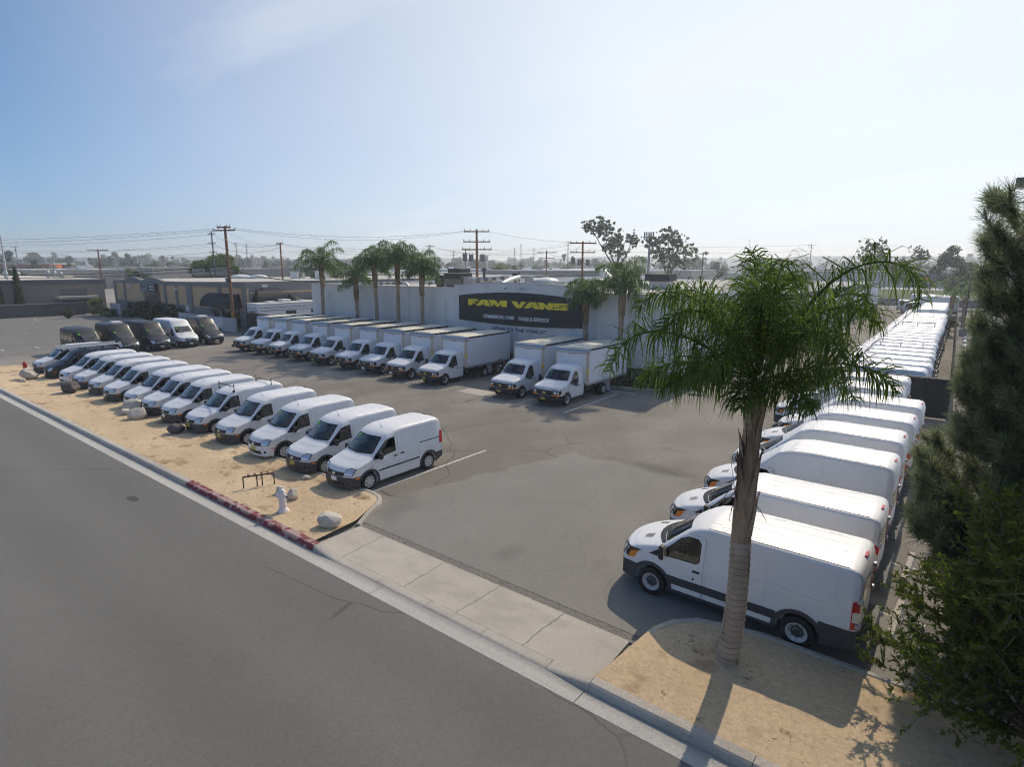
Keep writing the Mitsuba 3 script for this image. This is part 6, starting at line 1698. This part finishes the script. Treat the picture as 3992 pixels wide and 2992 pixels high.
rock('black rough boulder in the middle of the sandy strip', -29.2, 11.3, S, (.88, .68, .52), 'dark_rock', 13, 20)


# dry litter and pebbles on the sand
rg = rng(31, 31)


def on_sand(n):
    q = np.c_[rg.uniform(-58, 8, n), rg.uniform(8.95, 12.1, n)]
    return q[((q[:, 0] < -14.9) | (q[:, 0] > -4.3))]


q = on_sand(240); P = []
for x, y in q:
    m = int(rg.integers(5, 16)); b = np.array([x, y, S]) + rg.normal(0, .05, (m, 3)) * [1, 1, 0]; d = nrm(rg.normal(size=(m, 3)) * [1, 1, .3] + [0, 0, .12]); L = rg.uniform(.04, .16, m)
    P.append(np.stack([b, b + d * (L * .5)[:, None] + [0, 0, .01], b + d * L[:, None]], 1))
P = np.concatenate(P)
put(struct('dry_litter', 'dry weeds and straw scattered on the sand', 'stuff'), strips(P, np.repeat(nrm(rg.normal(size=(len(P), 3)))[:, None], 3, 1), np.tile([.004, .006, .002], (len(P), 1))), 'straw', False)
q = on_sand(900); pb = []
for x, y in q:
    m = _ball.copy() if False else trimesh.creation.icosphere(subdivisions=0); m.apply_scale(rg.uniform(.008, .028, 3)); m.apply_translation((x, y, S)); pb.append(m)
put(struct('pebbles', 'small pebbles scattered on the sand', 'stuff'), cat(pb), 'pale_rock', False)


def hydrant(label, x, y, mat, s=1.0, rz=0):
    k = thing('fire_hydrant', label, 'fire hydrant'); M = at(x, y, S - .02, rz, s)
    part(k, 'barrel', lathe([(.001, 0), (.155, 0), (.155, .05), (.125, .055), (.125, .11), (.105, .12), (.100, .55), (.115, .56), (.115, .60), (.10, .62), (.075, .68), (.03, .71), (.001, .715)], 20), mat, 30, M)
    part(k, 'base_flange', lathe([(.001, .0), (.165, .0), (.165, .045), (.14, .05), (.14, .09), (.10, .1)], 20), mat, 30, M)
    for a, z, r in ((200, .45, .075), (20, .50, .05)) if mat == 'hydrant_white' else ((150, .5, .045),):
        c = trimesh.creation.cylinder(radius=r, height=.13, sections=14); c.apply_transform(trimesh.transformations.rotation_matrix(math.pi / 2, (0, 1, 0))); c.apply_translation((.14, 0, z)); c.apply_transform(trimesh.transformations.rotation_matrix(math.radians(a), (0, 0, 1)))
        part(k, 'outlet', c, mat, 30, M)
        d = trimesh.creation.cylinder(radius=r * .55, height=.05, sections=6); d.apply_transform(trimesh.transformations.rotation_matrix(math.pi / 2, (0, 1, 0))); d.apply_translation((.22, 0, z)); d.apply_transform(trimesh.transformations.rotation_matrix(math.radians(a), (0, 0, 1)))
        part(k, 'outlet_nut', d, 'steel_dark' if mat == 'hydrant_white' else mat, 30, M)
    part(k, 'bonnet_nut', lathe([(.001, .69), (.028, .69), (.025, .75), (.001, .75)], 5), mat, False, M)


hydrant('white fire hydrant on the sandy strip behind the red kerb', -16.85, 9.45, 'hydrant_white', 1.12, -15)
hydrant('red fire hydrant at the far left end of the sandy strip', -54.4, 11.3, 'hydrant_red', 1.25, 30)

k = thing('backflow_valve', 'rusty pipe assembly of two hoops standing in the sand', 'valve'); bx_ = -19.75
M = at(-19.75, 9.65, S - .02, 62)
r_ = .022
part(k, 'riser_hoop', tube([(0, 0, 0), (0, 0, .42), (.0, 0, .44), (.03, 0, .45), (.42, 0, .45), (.45, 0, .44), (.45, 0, .42), (.45, 0, 0)], r_, 7), 'pipe_rust', 40, M)
part(k, 'riser_hoop', tube([(.62, .03, 0), (.62, .03, .40), (.64, .03, .43), (.66, .03, .44), (1.0, .03, .44), (1.02, .03, .42), (1.02, .03, .40), (1.02, .03, .0)], r_, 7), 'pipe_rust', 40, M)
part(k, 'cross_pipe', tube([(.0, 0, .45), (1.02, .03, .45)], .03, 7), 'pipe_rust', 40, M)
for xx in (.18, .40, .62, .82): part(k, 'valve_handle', cat(tube([(xx, 0, .45), (xx, 0, .53)], .012, 5), rbox(xx - .05, xx + .05, -.015, .015, .52, .545, .008), rbox(xx - .04, xx + .04, -.04, .04, .42, .49, .02)), 'pipe_rust', 40, M)

for i, (x, y, rz, lb) in enumerate([(-17.0, 32.9, 0, 'concrete wheel stop beside the planted bed'), (-.55, 14.9, 88, 'concrete wheel stop behind the nearest cargo van'), (-.55, 17.9, 88, 'concrete wheel stop behind the second cargo van')]):
    k = thing('wheel_stop', lb, 'wheel stop'); part(k, 'block', hull([(sx * (.9 - .03 * t), sy * (.10 - .04 * t), .13 * t) for sx in (-1, 1) for sy in (-1, 1) for t in (0, 1)]), 'concrete', False, at(x, y, .002, rz))
wsn = 0
for y in (48.5, 53, 62, 66, 70.5, 75, 79.5, 84):
    k = thing('wheel_stop', f'pale wheel stop beyond the fence, {ORD[wsn]} from the near end', 'wheel stop', 'wheel stops beyond the mesh fence'); wsn += 1
    part(k, 'block', hull([(sx * (.9 - .03 * t), sy * (.12 - .04 * t), .16 * t) for sx in (-1, 1) for sy in (-1, 1) for t in (0, 1)]), 'skylight_white', False, at(.15 - .018 * (y - 48), y, .002, 85))

# ---- person crouching between the trucks
k = thing('person', 'person crouching in black t-shirt with white print and dark trousers, one arm raised', 'person')
J = {}


def limb(a, b, ra, rb):
    s = trimesh.creation.icosphere(subdivisions=2)
    return man(trimesh.convex.convex_hull(np.vstack([s.vertices * ra + a, s.vertices * rb + b])))


def body_of(bones, ref=.025):
    m = None
    for a, b, ra, rb in bones:
        q = limb(np.array(a, float), np.array(b, float), ra, rb); m = q if m is None else m + q
    t = unman(m.refine_to_length(ref)); t.merge_vertices(digits_vertex=5); trimesh.smoothing.filter_taubin(t, iterations=12); return t


# local frame: faces -y (towards the camera side), x to the right of the picture
legs = [((-.16, .10, .44), (-.20, -.26, .56), .095, .075), ((-.20, -.26, .56), (-.19, .02, .10), .068, .045), ((-.19, .03, .06), (-.20, -.18, .045), .045, .038),
        ((.10, .10, .44), (.17, -.24, .58), .095, .075), ((.17, -.24, .58), (.16, .04, .10), .068, .045), ((.16, .05, .06), (.17, -.16, .045), .045, .038), ((-.16, .10, .44), (.10, .10, .44), .11, .11)]
M = at(-27.05, 33.15, .0, 38)
part(k, 'trousers', body_of(legs[:2] + legs[3:5] + legs[6:]), 'cloth_olive', True, M)
for sg in (-1, 1): part(k, 'shoe', body_of([((.178 * sg - .01, .05, .05), (.185 * sg - .01, -.19, .04), .05, .042)], .02), 'cloth_white', True, M)
part(k, 'shirt', body_of([((-.03, .10, .48), (-.02, .02, .70), .15, .155), ((-.02, .02, .70), (-.01, -.04, .90), .155, .13), ((-.20, -.03, .90), (.19, -.03, .90), .065, .065), ((-.20, -.03, .90), (-.30, -.10, .74), .06, .055), ((.19, -.03, .90), (.30, -.12, .80), .06, .055)]), 'cloth_black', True, M)
part(k, 'shirt_print', hull([(x, -.165 - .012 * (z < .75), z) for x in (-.11, .03) for z in (.66, .80)] + [(x, -.15, z) for x in (-.10, .02) for z in (.67, .79)]), 'cloth_white', False, M)
sk_ = [((-.01, -.05, .95), (-.01, -.08, 1.04), .05, .05), ((-.01, -.09, 1.05), (-.01, -.13, 1.13), .085, .098), ((-.01, -.17, 1.06), (-.01, -.18, 1.10), .06, .06), ((-.01, -.235, 1.09), (-.01, -.225, 1.12), .018, .014), ((-.105, -.10, 1.09), (-.105, -.10, 1.12), .016, .016), ((.085, -.10, 1.09), (.085, -.10, 1.12), .016, .016)]
part(k, 'head', body_of(sk_, .018), 'skin', True, M)
part(k, 'hair', body_of([((-.01, -.08, 1.15), (-.01, -.13, 1.17), .098, .09), ((-.01, -.04, 1.09), (-.01, -.06, 1.15), .085, .09)], .02), 'hair_dark', True, M)
for xx in (-.045, .025): part(k, 'eye', trimesh.creation.icosphere(subdivisions=1, radius=.011).apply_translation((xx, -.222, 1.125)), 'hair_dark', True, M)


def arm(sh, el, wr, tip, curl, sg):
    sh, el, wr, tip = (np.array(q, float) for q in (sh, el, wr, tip)); b = [(sh, el, .046, .040), (el, wr, .040, .028)]
    f = nrm(tip - wr); s = nrm(np.cross(f, [0, .3, 1.0])); kn = wr + f * .075; b.append((wr, kn, .03, .036))
    for i, l in enumerate((.072, .082, .076, .058)):
        p0 = kn + s * (.027 - .018 * i); p1 = p0 + f * l * .5; p2 = p1 + nrm(f + np.array(curl)) * l * .5; b += [(p0, p1, .0095, .009), (p1, p2, .009, .008)]
    th = wr + f * .03 + s * .03; b += [(th, th + nrm(f + s * .9) * .04, .011, .010), (th + nrm(f + s * .9) * .04, th + nrm(f + s * .4) * .07, .010, .008)]
    return body_of(b, .012)


part(k, 'arm', arm((-.29, -.10, .75), (-.30, -.20, .62), (-.12, -.33, .66), (-.02, -.38, .68), (.4, -.3, -.5), 1), 'skin', True, M)
part(k, 'arm', arm((.29, -.12, .80), (.38, -.22, .70), (.27, -.24, .96), (.25, -.22, 1.08), (-.4, .4, .2), -1), 'skin', True, M)
kc = thing('remote_controller', 'small dark hand controller held by the crouching person', 'remote control'); put(kc, rbox(-.06, .12, -.46, -.36, .66, .72, .02), 'steel_dark', 35, M)

k = thing('patio_umbrella', 'closed black patio umbrella standing against the white wall', 'umbrella')
ux, uy = -28.1, 35.2
part(k, 'pole', tube([(ux, uy, .1), (ux, uy, 2.98)], .025, 6), 'steel_dark'); part(k, 'finial', trimesh.creation.icosphere(subdivisions=2, radius=.06).apply_translation((ux, uy, 3.0)), 'steel_dark', True)
v = []
for j, (z, r) in enumerate([(2.75, .02), (2.3, .10), (1.8, .17), (1.3, .24), (.95, .27), (.9, .20)]):
    for a in range(16): v.append((ux + r * (1 + .18 * (a % 2)) * math.cos(a * math.pi / 8), uy + r * (1 + .18 * (a % 2)) * math.sin(a * math.pi / 8), z))
f = [(j * 16 + a, (j + 1) * 16 + a, (j + 1) * 16 + (a + 1) % 16) for j in range(5) for a in range(16)] + [(j * 16 + a, (j + 1) * 16 + (a + 1) % 16, j * 16 + (a + 1) % 16) for j in range(5) for a in range(16)]
m = trimesh.Trimesh(v, f, process=False); part(k, 'canopy', m, 'cloth_black', False)
part(k, 'base', box(ux - .3, ux + .3, uy - .3, uy + .3, .10, .18), 'steel_dark', False)

# ---------------------------------------------------------------- poles, lamps and wires
def pole(label, base, h, arms, mat='pole_wood', r=.15, rz=-35, transformers=(), guy=None, group=None, insul=True, name='utility_pole'):
    k = thing(name, label, 'pole', group); b = np.array(base, float); s = math.radians(rz)
    part(k, 'shaft', tube([b, b + [0, 0, h * .5], b + [0, 0, h]], [r, r * .86, r * .7], 10), mat, 40)
    d = np.array([math.cos(s), math.sin(s), 0]); e = np.array([-math.sin(s), math.cos(s), 0]) * (r + .04)
    for z, w in arms:
        c = b + [0, 0, z] - e * .9; part(k, 'cross_arm', bar(c - d * w, c + d * w, .13, .15), mat, False)
        if insul: part(k, 'insulators', cat(*[tube([c + d * w * q + [0, 0, .05], c + d * w * q + [0, 0, .32]], .05, 6) for q in (-.95, -.5, .5, .95)]), 'galvanised', 40)
    for q, z in transformers:
        c = b + d * q - e * 2.2 + [0, 0, z]; part(k, 'transformer', tube([c, c + [0, 0, .9]], .30, 12), 'grey_wall', 40)
    return k


def wire(label, pts, sag=.6, r=.018, mat='cable_black', group='power lines over the lot'):
    P = []
    for a, b in zip(pts[:-1], pts[1:]):
        a, b = np.array(a, float), np.array(b, float); t = np.linspace(0, 1, 17)[:-1] if b is not pts[-1] else np.linspace(0, 1, 17)
        P.append(a + (b - a) * t[:, None] - np.array([0, 0, 1.0]) * (4 * sag * t * (1 - t))[:, None])
    P.append(np.array([pts[-1]], float)); k = thing('power_line', label, 'cable', group); put(k, tube(np.vstack(P), r, 4, False), mat, 40)


UP = (-70.2, 34.95, 0)
k = pole('tall brown wooden utility pole at the left of the white building', UP, 12.5, [(12.0, 1.5), (12.35, .9)], 'pole_wood', .20, 25)
for i, (z, c_) in enumerate(((1.7, 'label_yellow'), (2.0, 'label_yellow'), (2.3, 'label_yellow'), (10.9, 'label_yellow'))): part(k, 'yellow_band', tube([(UP[0], UP[1], z), (UP[0], UP[1], z + .10)], .20 if z < 4 else .175, 10), c_, 40)
part(k, 'service_box', box(-70.5, -69.9, 34.6, 34.85, 6.0, 6.5), 'steel_dark', False)
pole('dark utility pole with three cross arms rising behind the dealership roof', (-50.6, 57.2, 0), 12.5, [(12.2, 1.6), (10.95, 1.7), (10.0, 1.9)], 'pole_wood', .19, 38, [(-1.5, 8.6), (-.7, 8.5), (.75, 8.5)])
pole('utility pole with two cross arms behind the palm crowns right of the sign', (-45.6, 74.6, 0), 11.5, [(11.2, 1.9), (9.9, 1.8)], 'pole_wood', .19, 38, [(-1.4, 8.2), (-.5, 8.0), (.7, 8.0)])
pole('slim utility pole left of the leftmost palm crown', (-89.3, 53.2, 0), 11.6, [(11.4, .5)], 'pole_wood', .16, 38)
pole('tall steel-armed utility pole above the bright green tree', (-124.3, 59, 0), 14.8, [(14.3, .7), (12.4, .7), (10.6, .7)], 'grey_wall_dark', .17, 60)
pole('tilted T-shaped utility pole beyond the taupe roof', (-153.8, 47.8, 0), 11.5, [(11.3, 2.0)], 'pole_wood', .2, 55)
for i, (x, y, h, w) in enumerate([(-131.6, 143.2, 13.5, .9), (-118.8, 115, 13.6, 1.2), (-75.9, 109, 11.3, 2.2), (-207, 266, 18, .5), (-204.3, 268.3, 20, .5), (-198, 272, 18, .5), (-145, 224.8, 18.8, 2.0), (-184.6, 193, 14.5, 1.8), (-300.5, 154.4, 19.5, 1.6), (-297, 158, 19, 1.6), (-172, 200, 12, 1.5), (-250, 150, 12, 1.4), (-230, 120, 11, 1.2), (-108, 240, 14, 1.6), (-90, 180, 11, 1.5), (-56, 150, 11.5, 1.4), (-318, 60, 15, 1.5), (-322, 66, 16, 1.5), (-326, 71, 16, 1.5), (-240, 95, 11, 1.2), (-62, 300, 18, 2)]):
    pole('slender utility pole standing among the hazy distant rooftops', (x, y, 0), h, [(h - .4, w), (h - 1.6, w * .8)], 'pole_wood' if i % 3 else 'grey_wall_dark', .16 + .0006 * h * h * .3, 40, group='distant utility poles in the haze', insul=False)
PA, PB_, PC = (-71.4, 34.4, 12.2), (-50.8, 56, 12.3), (-69.1, 35.4, 12.25)
wire('upper wire running left from the tall utility pole', [PA, (-150, 6, 12.6), (-230, -22, 13)], 1.0, .017); wire('lower wire running left from the tall utility pole', [(-70.6, 34.8, 12.05), (-150, 5, 12.2), (-230, -24, 12.6)], 1.2, .017)
wire('wire from the tall utility pole to the three-armed pole', [PC, PB_], .9, .014); wire('second wire from the tall utility pole to the three-armed pole', [(-69.6, 35.2, 12.2), (-51.6, 56.8, 12.3)], 1.2, .014)
wire('wire from the three-armed pole to the two-armed pole', [(-49.2, 57.8, 12.2), (-44.4, 75, 11.3)], .4, .014)
wire('thick cable sagging left from the middle of the tall utility pole', [(-70.3, 34.8, 7.9), (-122, 17, 6.6), (-180, 0, 7.4)], .5, .035); wire('second thick cable sagging left from the tall utility pole', [(-70.3, 34.8, 7.5), (-122, 16.5, 6.2), (-180, -1, 7.0)], .5, .035)
wire('thick cable from the tall utility pole to the dealership corner', [(-70.1, 35, 7.6), (-54.9, 36.6, 6.3)], .35, .03); wire('second cable from the tall utility pole to the roof', [(-70.1, 35, 7.3), (-54.9, 38, 6.2)], .3, .02); wire('cable from the slim pole to the tall utility pole', [(-89.3, 53.2, 11.2), (-70.2, 35, 11.8)], .5, .012)
for i, (a, b) in enumerate([((-124.3, 59, 14.2), (-89.3, 53.2, 11.4)), ((-124.3, 59, 12.3), (-89.3, 53.2, 10.9)), ((-124.3, 59, 14.2), (-240, 30, 14)), ((-124.3, 59, 12.3), (-240, 28, 12)), ((-124.3, 59, 10.6), (-240, 28, 10.5)), ((-89.3, 53.2, 11.4), (-118.8, 115, 13)), ((-118.8, 115, 13.2), (-75.9, 109, 10.9)), ((-131.6, 143, 13), (-207, 266, 17)), ((-207, 266, 17.5), (-145, 224.8, 18)), ((-145, 224.8, 18.2), (-62, 300, 17.5)), ((-207, 266, 15), (-145, 224.8, 15.5)), ((-145, 224.8, 15.5), (-62, 300, 15)), ((-300, 154.4, 18.8), (-207, 266, 17)), ((-300, 154.4, 16), (-207, 266, 14.5)), ((-75.9, 109, 11), (-45.6, 74.6, 11.1)), ((-318, 60, 14), (-300, 154, 18)), ((-184.6, 193, 13.8), (-145, 224.8, 16.8))]):
    wire('thin wire strung between distant utility poles', [a, b], 1.3, .02 + .00007 * np.linalg.norm(np.array(a[:2])), 'grey_wall_dark', 'wires between distant poles')

# parking-lot lamp posts beyond the fence
def lamp_post(label, x, y, h, r, mat, head=True, block=True):
    k = thing('lamp_post', label, 'lamp post'); part(k, 'shaft', tube([(x, y, .8 if block else 0), (x, y, h)], [r, r * .8], 10), mat, 40)
    if block: part(k, 'concrete_base', box(x - .38, x + .38, y - .38, y + .38, 0, .85), 'concrete', False)
    return k


k = lamp_post('tall tan lamp post with boxy head behind the pine', 2.1, 47.2, 11.7, .15, 'fence_rail')
part(k, 'bracket', cat(bar((.95, 46.9, 11.7), (3.3, 47.5, 11.7), .06), bar((.95, 46.9, 11.7), (1.02, 46.9, 12.7), .06), bar((3.3, 47.5, 11.7), (3.2, 47.5, 12.7), .06)), 'steel_dark', False)
part(k, 'lamp_head', rbox(1.0, 3.4, 46.7, 47.6, 12.55, 13.1, .04), 'grey_wall_dark', 30); part(k, 'lamp_lens', box(1.06, 3.34, 46.76, 47.54, 12.50, 12.55), 'skylight_white', False)
lamp_post('tan lamp post on a concrete block beyond the fence', .2, 57.3, 9.2, .10, 'fence_rail')
lamp_post('dark post on a concrete block far along the fence', -.75, 86.5, 6.5, .09, 'pipe_rust'); lamp_post('post on the farthest concrete block along the fence', -1.3, 109, 6.5, .09, 'pipe_rust')
k = thing('lamp_post', 'pale tall lamp post on a white base at the left picture edge', 'lamp post'); part(k, 'shaft', tube([(-120.6, 24.65, 1.0), (-120.6, 24.65, 12.5)], [.16, .10], 10), 'skylight_white', 40); part(k, 'base', tube([(-120.6, 24.65, 0), (-120.6, 24.65, 1.05)], [.5, .42], 12), 'skylight_white', 40)
k = thing('street_lamp', 'thin street lamp with long arm above the brick building', 'street lamp'); part(k, 'shaft', tube([(-211.9, 54.1, 0), (-212.4, 54.2, 9.9)], [.16, .1], 8), 'grey_wall_dark'); part(k, 'arm', tube([(-212.4, 54.2, 9.9), (-210.7, 55.7, 10.8), (-209, 57.2, 11.0)], .06, 6), 'grey_wall'); part(k, 'lamp_head', rbox(-209.4, -208.4, 57, 57.4, 10.95, 11.15, .05), 'skylight_white')
k = thing('street_lamp', 'second thin street lamp beyond the taupe roof', 'street lamp'); part(k, 'shaft', tube([(-204, 74, 0), (-204, 74, 9.4)], [.16, .1], 8), 'grey_wall_dark'); part(k, 'arm', tube([(-204, 74, 9.4), (-206, 72.6, 10.2), (-207.5, 71.5, 10.3)], .06, 6), 'grey_wall'); part(k, 'lamp_head', rbox(-208.2, -207.3, 71.2, 71.6, 10.2, 10.4, .05), 'skylight_white')
k = thing('cell_mast', 'mobile phone mast with panel antennas behind the eucalyptus', 'mast'); part(k, 'shaft', tube([(-68, 144, 0), (-68, 144, 16.2)], [.4, .25], 10), 'galvanised')
for i in range(6): part(k, 'antenna_panel', box(-69.4 + i * .5, -69.15 + i * .5, 143.4, 143.6, 14.6, 16.6), 'far_grey', False)
part(k, 'platform', box(-69.6, -66.3, 143.5, 144.5, 15.2, 15.4), 'galvanised', False)
# ---------------------------------------------------------------- the town in the haze
rg = rng(77, 7)
k = thing('brick_store', 'dark brick store with pale lettering at the far left skyline', 'building')
ang = math.atan2(81.87 - 74.37, -325.46 + 335.02); M = T().translate([-335.02, 74.37, 0]).rotate([0, 0, 1], math.degrees(ang))
part(k, 'wall', box(-9, 12.15, 0, 14, 0, 8.5), 'brick_red', False, M); part(k, 'roof_edge', box(-9.2, 13.3, -.3, 14.2, 8.5, 8.95), 'far_white', False, M); part(k, 'sun_painted_return', box(12.16, 13.0, .0, 6, 4.5, 8.5), 'orange_and_sunlit_brick', False, M); part(k, 'shutter', box(1.2, 8.6, -.05, .02, 4.0, 5.9), 'paint_navy', False, M)  # sunlight on the return is put into its orange, brighter than the brick
part(k, 'lettering', text_on_wall('Fanoworld', 1.1, 10.0, 6.55, 1.1, -.02, .05), 'far_grey', False, M)
k = thing('white_store', 'long low white store right of the brick store', 'building'); part(k, 'wall', hull([(-286, 73.5, 0), (-274, 82.7, 0), (-292, 84, 0), (-280, 92, 0), (-286, 73.5, 6.7), (-274, 82.7, 6.7), (-292, 84, 6.7), (-280, 92, 6.7)]), 'far_white', False); part(k, 'roof', hull([(-286.2, 73.2, 6.72), (-273.6, 82.7, 6.72), (-292, 84.2, 6.72), (-280, 92.2, 6.72), (-286.2, 73.2, 6.95), (-273.6, 82.7, 6.95), (-292, 84.2, 6.95), (-280, 92.2, 6.95)]), 'roof_felt', False)

lay = [('far_white', 'roof_felt'), ('far_grey', 'skylight_white'), ('far_tan', 'roof_felt'), ('far_white', 'skylight_white'), ('grey_wall', 'roof_felt'), ('far_tan', 'far_white')]


SPANS = [(90, 'at the far left edge'), (71, 'left of the tall utility pole'), (63.5, 'between the tall utility pole and the leftmost palm'), (56, 'behind the row of palms'), (47, 'between the fifth palm and the three-armed pole'), (41.6, 'above the left half of the dark sign'), (37.7, 'above the right half of the dark sign'), (31.4, 'left of the airy eucalyptus'), (28.5, 'between the two eucalyptus trees'), (23.5, 'right of the bushy eucalyptus'), (15.3, 'behind the right fronds of the foreground palm'), (6, 'near the end of the van row')]


def where(x, y):
    a = math.degrees(math.atan2(-x, y)); return [t for lim, t in SPANS if a <= lim][-1]


def store(x, y, w, d, h, kind, idx):
    a, b = lay[kind % len(lay)]; rr = math.hypot(x, y); cl = {'far_white': 'white', 'far_grey': 'grey', 'far_tan': 'tan', 'grey_wall': 'dark grey'}[a]; rf = {'roof_felt': 'felt', 'skylight_white': 'white', 'far_white': 'pale'}[b]
    k = thing('distant_warehouse', f"{'nearer' if rr < 260 else 'distant' if rr < 480 else 'farthest'} {cl} warehouse with {rf} roof {where(x, y)}", 'building', 'distant warehouses in the haze')
    part(k, 'wall', box(x - w / 2, x + w / 2, y, y + d, 0, h), a, False); part(k, 'roof', box(x - w / 2 - .2, x + w / 2 + .2, y - .2, y + d + .2, h, h + .35), b, False)
    r = ridx('store', idx)
    for j in range(r.randint(2, 5)):
        ux, uy = x + r.uniform(-.45, .45) * w, y + r.uniform(.1, .8) * d; part(k, 'roof_unit', box(ux, ux + r.uniform(1, 3), uy, uy + 2, h + .35, h + r.uniform(.9, 1.7)), ('skylight_white', 'ac_tan', 'galvanised')[j % 3], False)
    for j in range(4): part(k, 'opening', box(x - w / 2 + w * (.12 + .22 * j), x - w / 2 + w * (.22 + .22 * j), y - .05, y + .01, .2, h * .55), 'grey_wall_dark', False)
    part(k, 'opening', box(x + w / 2 - .01, x + w / 2 + .05, y + d * .3, y + d * .5, .2, h * .55), 'grey_wall_dark', False)


idx = 0
for ring, (r0, r1, n) in enumerate(((165, 230, 13), (240, 330, 18), (340, 470, 20), (480, 680, 20), (700, 980, 18))):
    for j in range(n):
        a = math.radians(-7 + (j + .5 + rg.uniform(-.3, .3)) * 86 / n) ; r = rg.uniform(r0, r1); x, y = -r * math.sin(a), r * math.cos(a)
        w, d, h = rg.uniform(26, 62), rg.uniform(22, 46), rg.uniform(4.6, 6.9)
        if x < -165 and x + w / 2 > -192 and y < 50: continue
        if -115 < x - w / 2 and y < 165: continue
        if x - w / 2 < -14 and x + w / 2 > -200 and y < 135: continue
        if -75 < x + w / 2 and x - w / 2 < 20 and y < 275: continue
        store(x, y, w, d, h, int(rg.integers(0, 6)), idx); idx += 1
# skyline trees: a few crowns reused with other sizes and turns
variants = []
for v_ in range(6):
    g = rng(v_, 41); n = 11; u = nrm(g.normal(size=(n, 3))) * (g.uniform(.2, 1, n) ** .6)[:, None]; tall = (.36, .30, .40, .22, .46, .34)[v_]
    c = np.array([0, 0, .62]) + u * [tall, tall, .33]; crown = leafy(c, np.full(n, tall * .5) * g.uniform(.7, 1.2, n), 620, .085, g)
    variants.append((mikit.ply(crown, 'tree_leaf'), mikit.ply(cat(tube([(0, 0, 0), (0, 0, .6)], [.03, .015], 5), *[tube([(0, 0, .3), q], [.015, .006], 4) for q in c[:4]]), 'bark')))


def skyline_tree(x, y, h, w, v, rz):
    k = thing('distant_tree', f"{'tall' if h > 13 else 'middling' if h > 9.5 else 'low'} hazy {'broad' if w > 1 else 'narrow'} tree {where(x, y)}", 'tree', 'distant trees in the haze'); M = T().translate([float(x), float(y), 0.0]).rotate([0, 0, 1], float(rz)).scale([float(w * h), float(w * h), float(h)])
    scene[k + '__crown'] = {**variants[v][0], 'to_world': M}; scene[k + '__trunk'] = {**variants[v][1], 'to_world': M}


for ring, (r0, r1, n, h0, h1) in enumerate(((170, 240, 14, 5, 8.5), (260, 400, 40, 6, 11.5), (420, 620, 64, 9, 15), (620, 820, 90, 11, 18), (840, 1100, 80, 14, 22))):
    for j in range(n):
        a = math.radians(-6 + (j + rg.uniform(0, 1)) * 86 / n); r = rg.uniform(r0, r1); x, y = -r * math.sin(a), r * math.cos(a)
        if x < -110 and x > -195 and y < 60: continue
        if -60 < x < 20 and y < 262: continue
        if -120 < x < -14 and y < 150: continue
        hh = rg.uniform(h0, h1) * (1.12 if a > math.radians(60) and ring > 1 else 1)
        skyline_tree(x, y, hh, rg.uniform(.7, 1.25), int(rg.integers(0, 6)), rg.uniform(0, 360))
for x, y, h, lb in ((-392, 82.2, 15.4, 'shaggy fan palm at the far left skyline'), (-280.5, 429, 18.4, 'fan palm on the skyline above the dealership roof'), (-128, 300, 13.5, 'fan palm on the skyline right of the sign')):
    g = rng(x, y); k = thing('fan_palm', lb, 'tree'); part(k, 'trunk', tube([(x, y, 0), (x, y, h * .9)], [.45, .35], 8), 'bark'); part(k, 'crown', leafy([(x, y, h * .9), (x, y, h * .78)], [[1.9, 1.9, 1.6], [1.2, 1.2, 2.2]], 1100, .5, g), 'tree_leaf', False)
for i, (x, y, h) in enumerate(((-338, 385, 16.6), (-420, 300, 12.5), (-95, 330, 12))):
    k = thing('distant_block', ['boxy pale tower on the skyline above the dealership roof', 'hazy box tower on the skyline left of the palms', 'hazy billboard block on the skyline right of the sign'][i], 'building'); part(k, 'wall', box(x, x + 5, y, y + 6, 0, h), 'far_grey', False); part(k, 'roof', box(x - .2, x + 5.2, y - .2, y + 6.2, h, h + .4), 'far_white', False)
hill = []
for a in np.linspace(math.radians(-12), math.radians(88), 120):
    z = 16 + 26 * float(meshkit.fbm(np.array([[a * 6, 1.0, 0]]), 4, 8)[0]); hill.append((-math.sin(a) * 1900, math.cos(a) * 1900, z))
hp = np.array(hill); V = np.vstack([hp * [1, 1, 0] - [0, 0, 2], hp, hp * [1.12, 1.12, 0] - [0, 0, 2]]); n = len(hp); i = np.arange(n - 1)
put(struct('hills', 'faint low hills on the horizon'), trimesh.Trimesh(V, np.vstack([np.stack([i, i + 1, n + i], 1), np.stack([i + 1, n + i + 1, n + i], 1), np.stack([n + i, n + i + 1, 2 * n + i], 1), np.stack([n + i + 1, 2 * n + i + 1, 2 * n + i], 1)]), process=False), 'far_grey', True)

# ---------------------------------------------------------------- the air between
scene['air'] = {'type': 'homogeneous', 'albedo': {'type': 'rgb', 'value': [.95, .955, .965]}, 'sigma_t': {'type': 'rgb', 'value': [HAZE * .92, HAZE, HAZE * 1.12]}, 'phase': {'type': 'hg', 'g': .45}}
scene['haze'] = {'type': 'cube', 'to_world': T().translate([0, 0, 24.0]).scale([2500, 2500, 26.0]), 'bsdf': {'type': 'null'}, 'interior': {'type': 'ref', 'id': 'air'}}
labels['haze'] = {'label': 'thin bright haze over the town', 'kind': 'stuff'}
scene['camera']['medium'] = {'type': 'ref', 'id': 'air'}
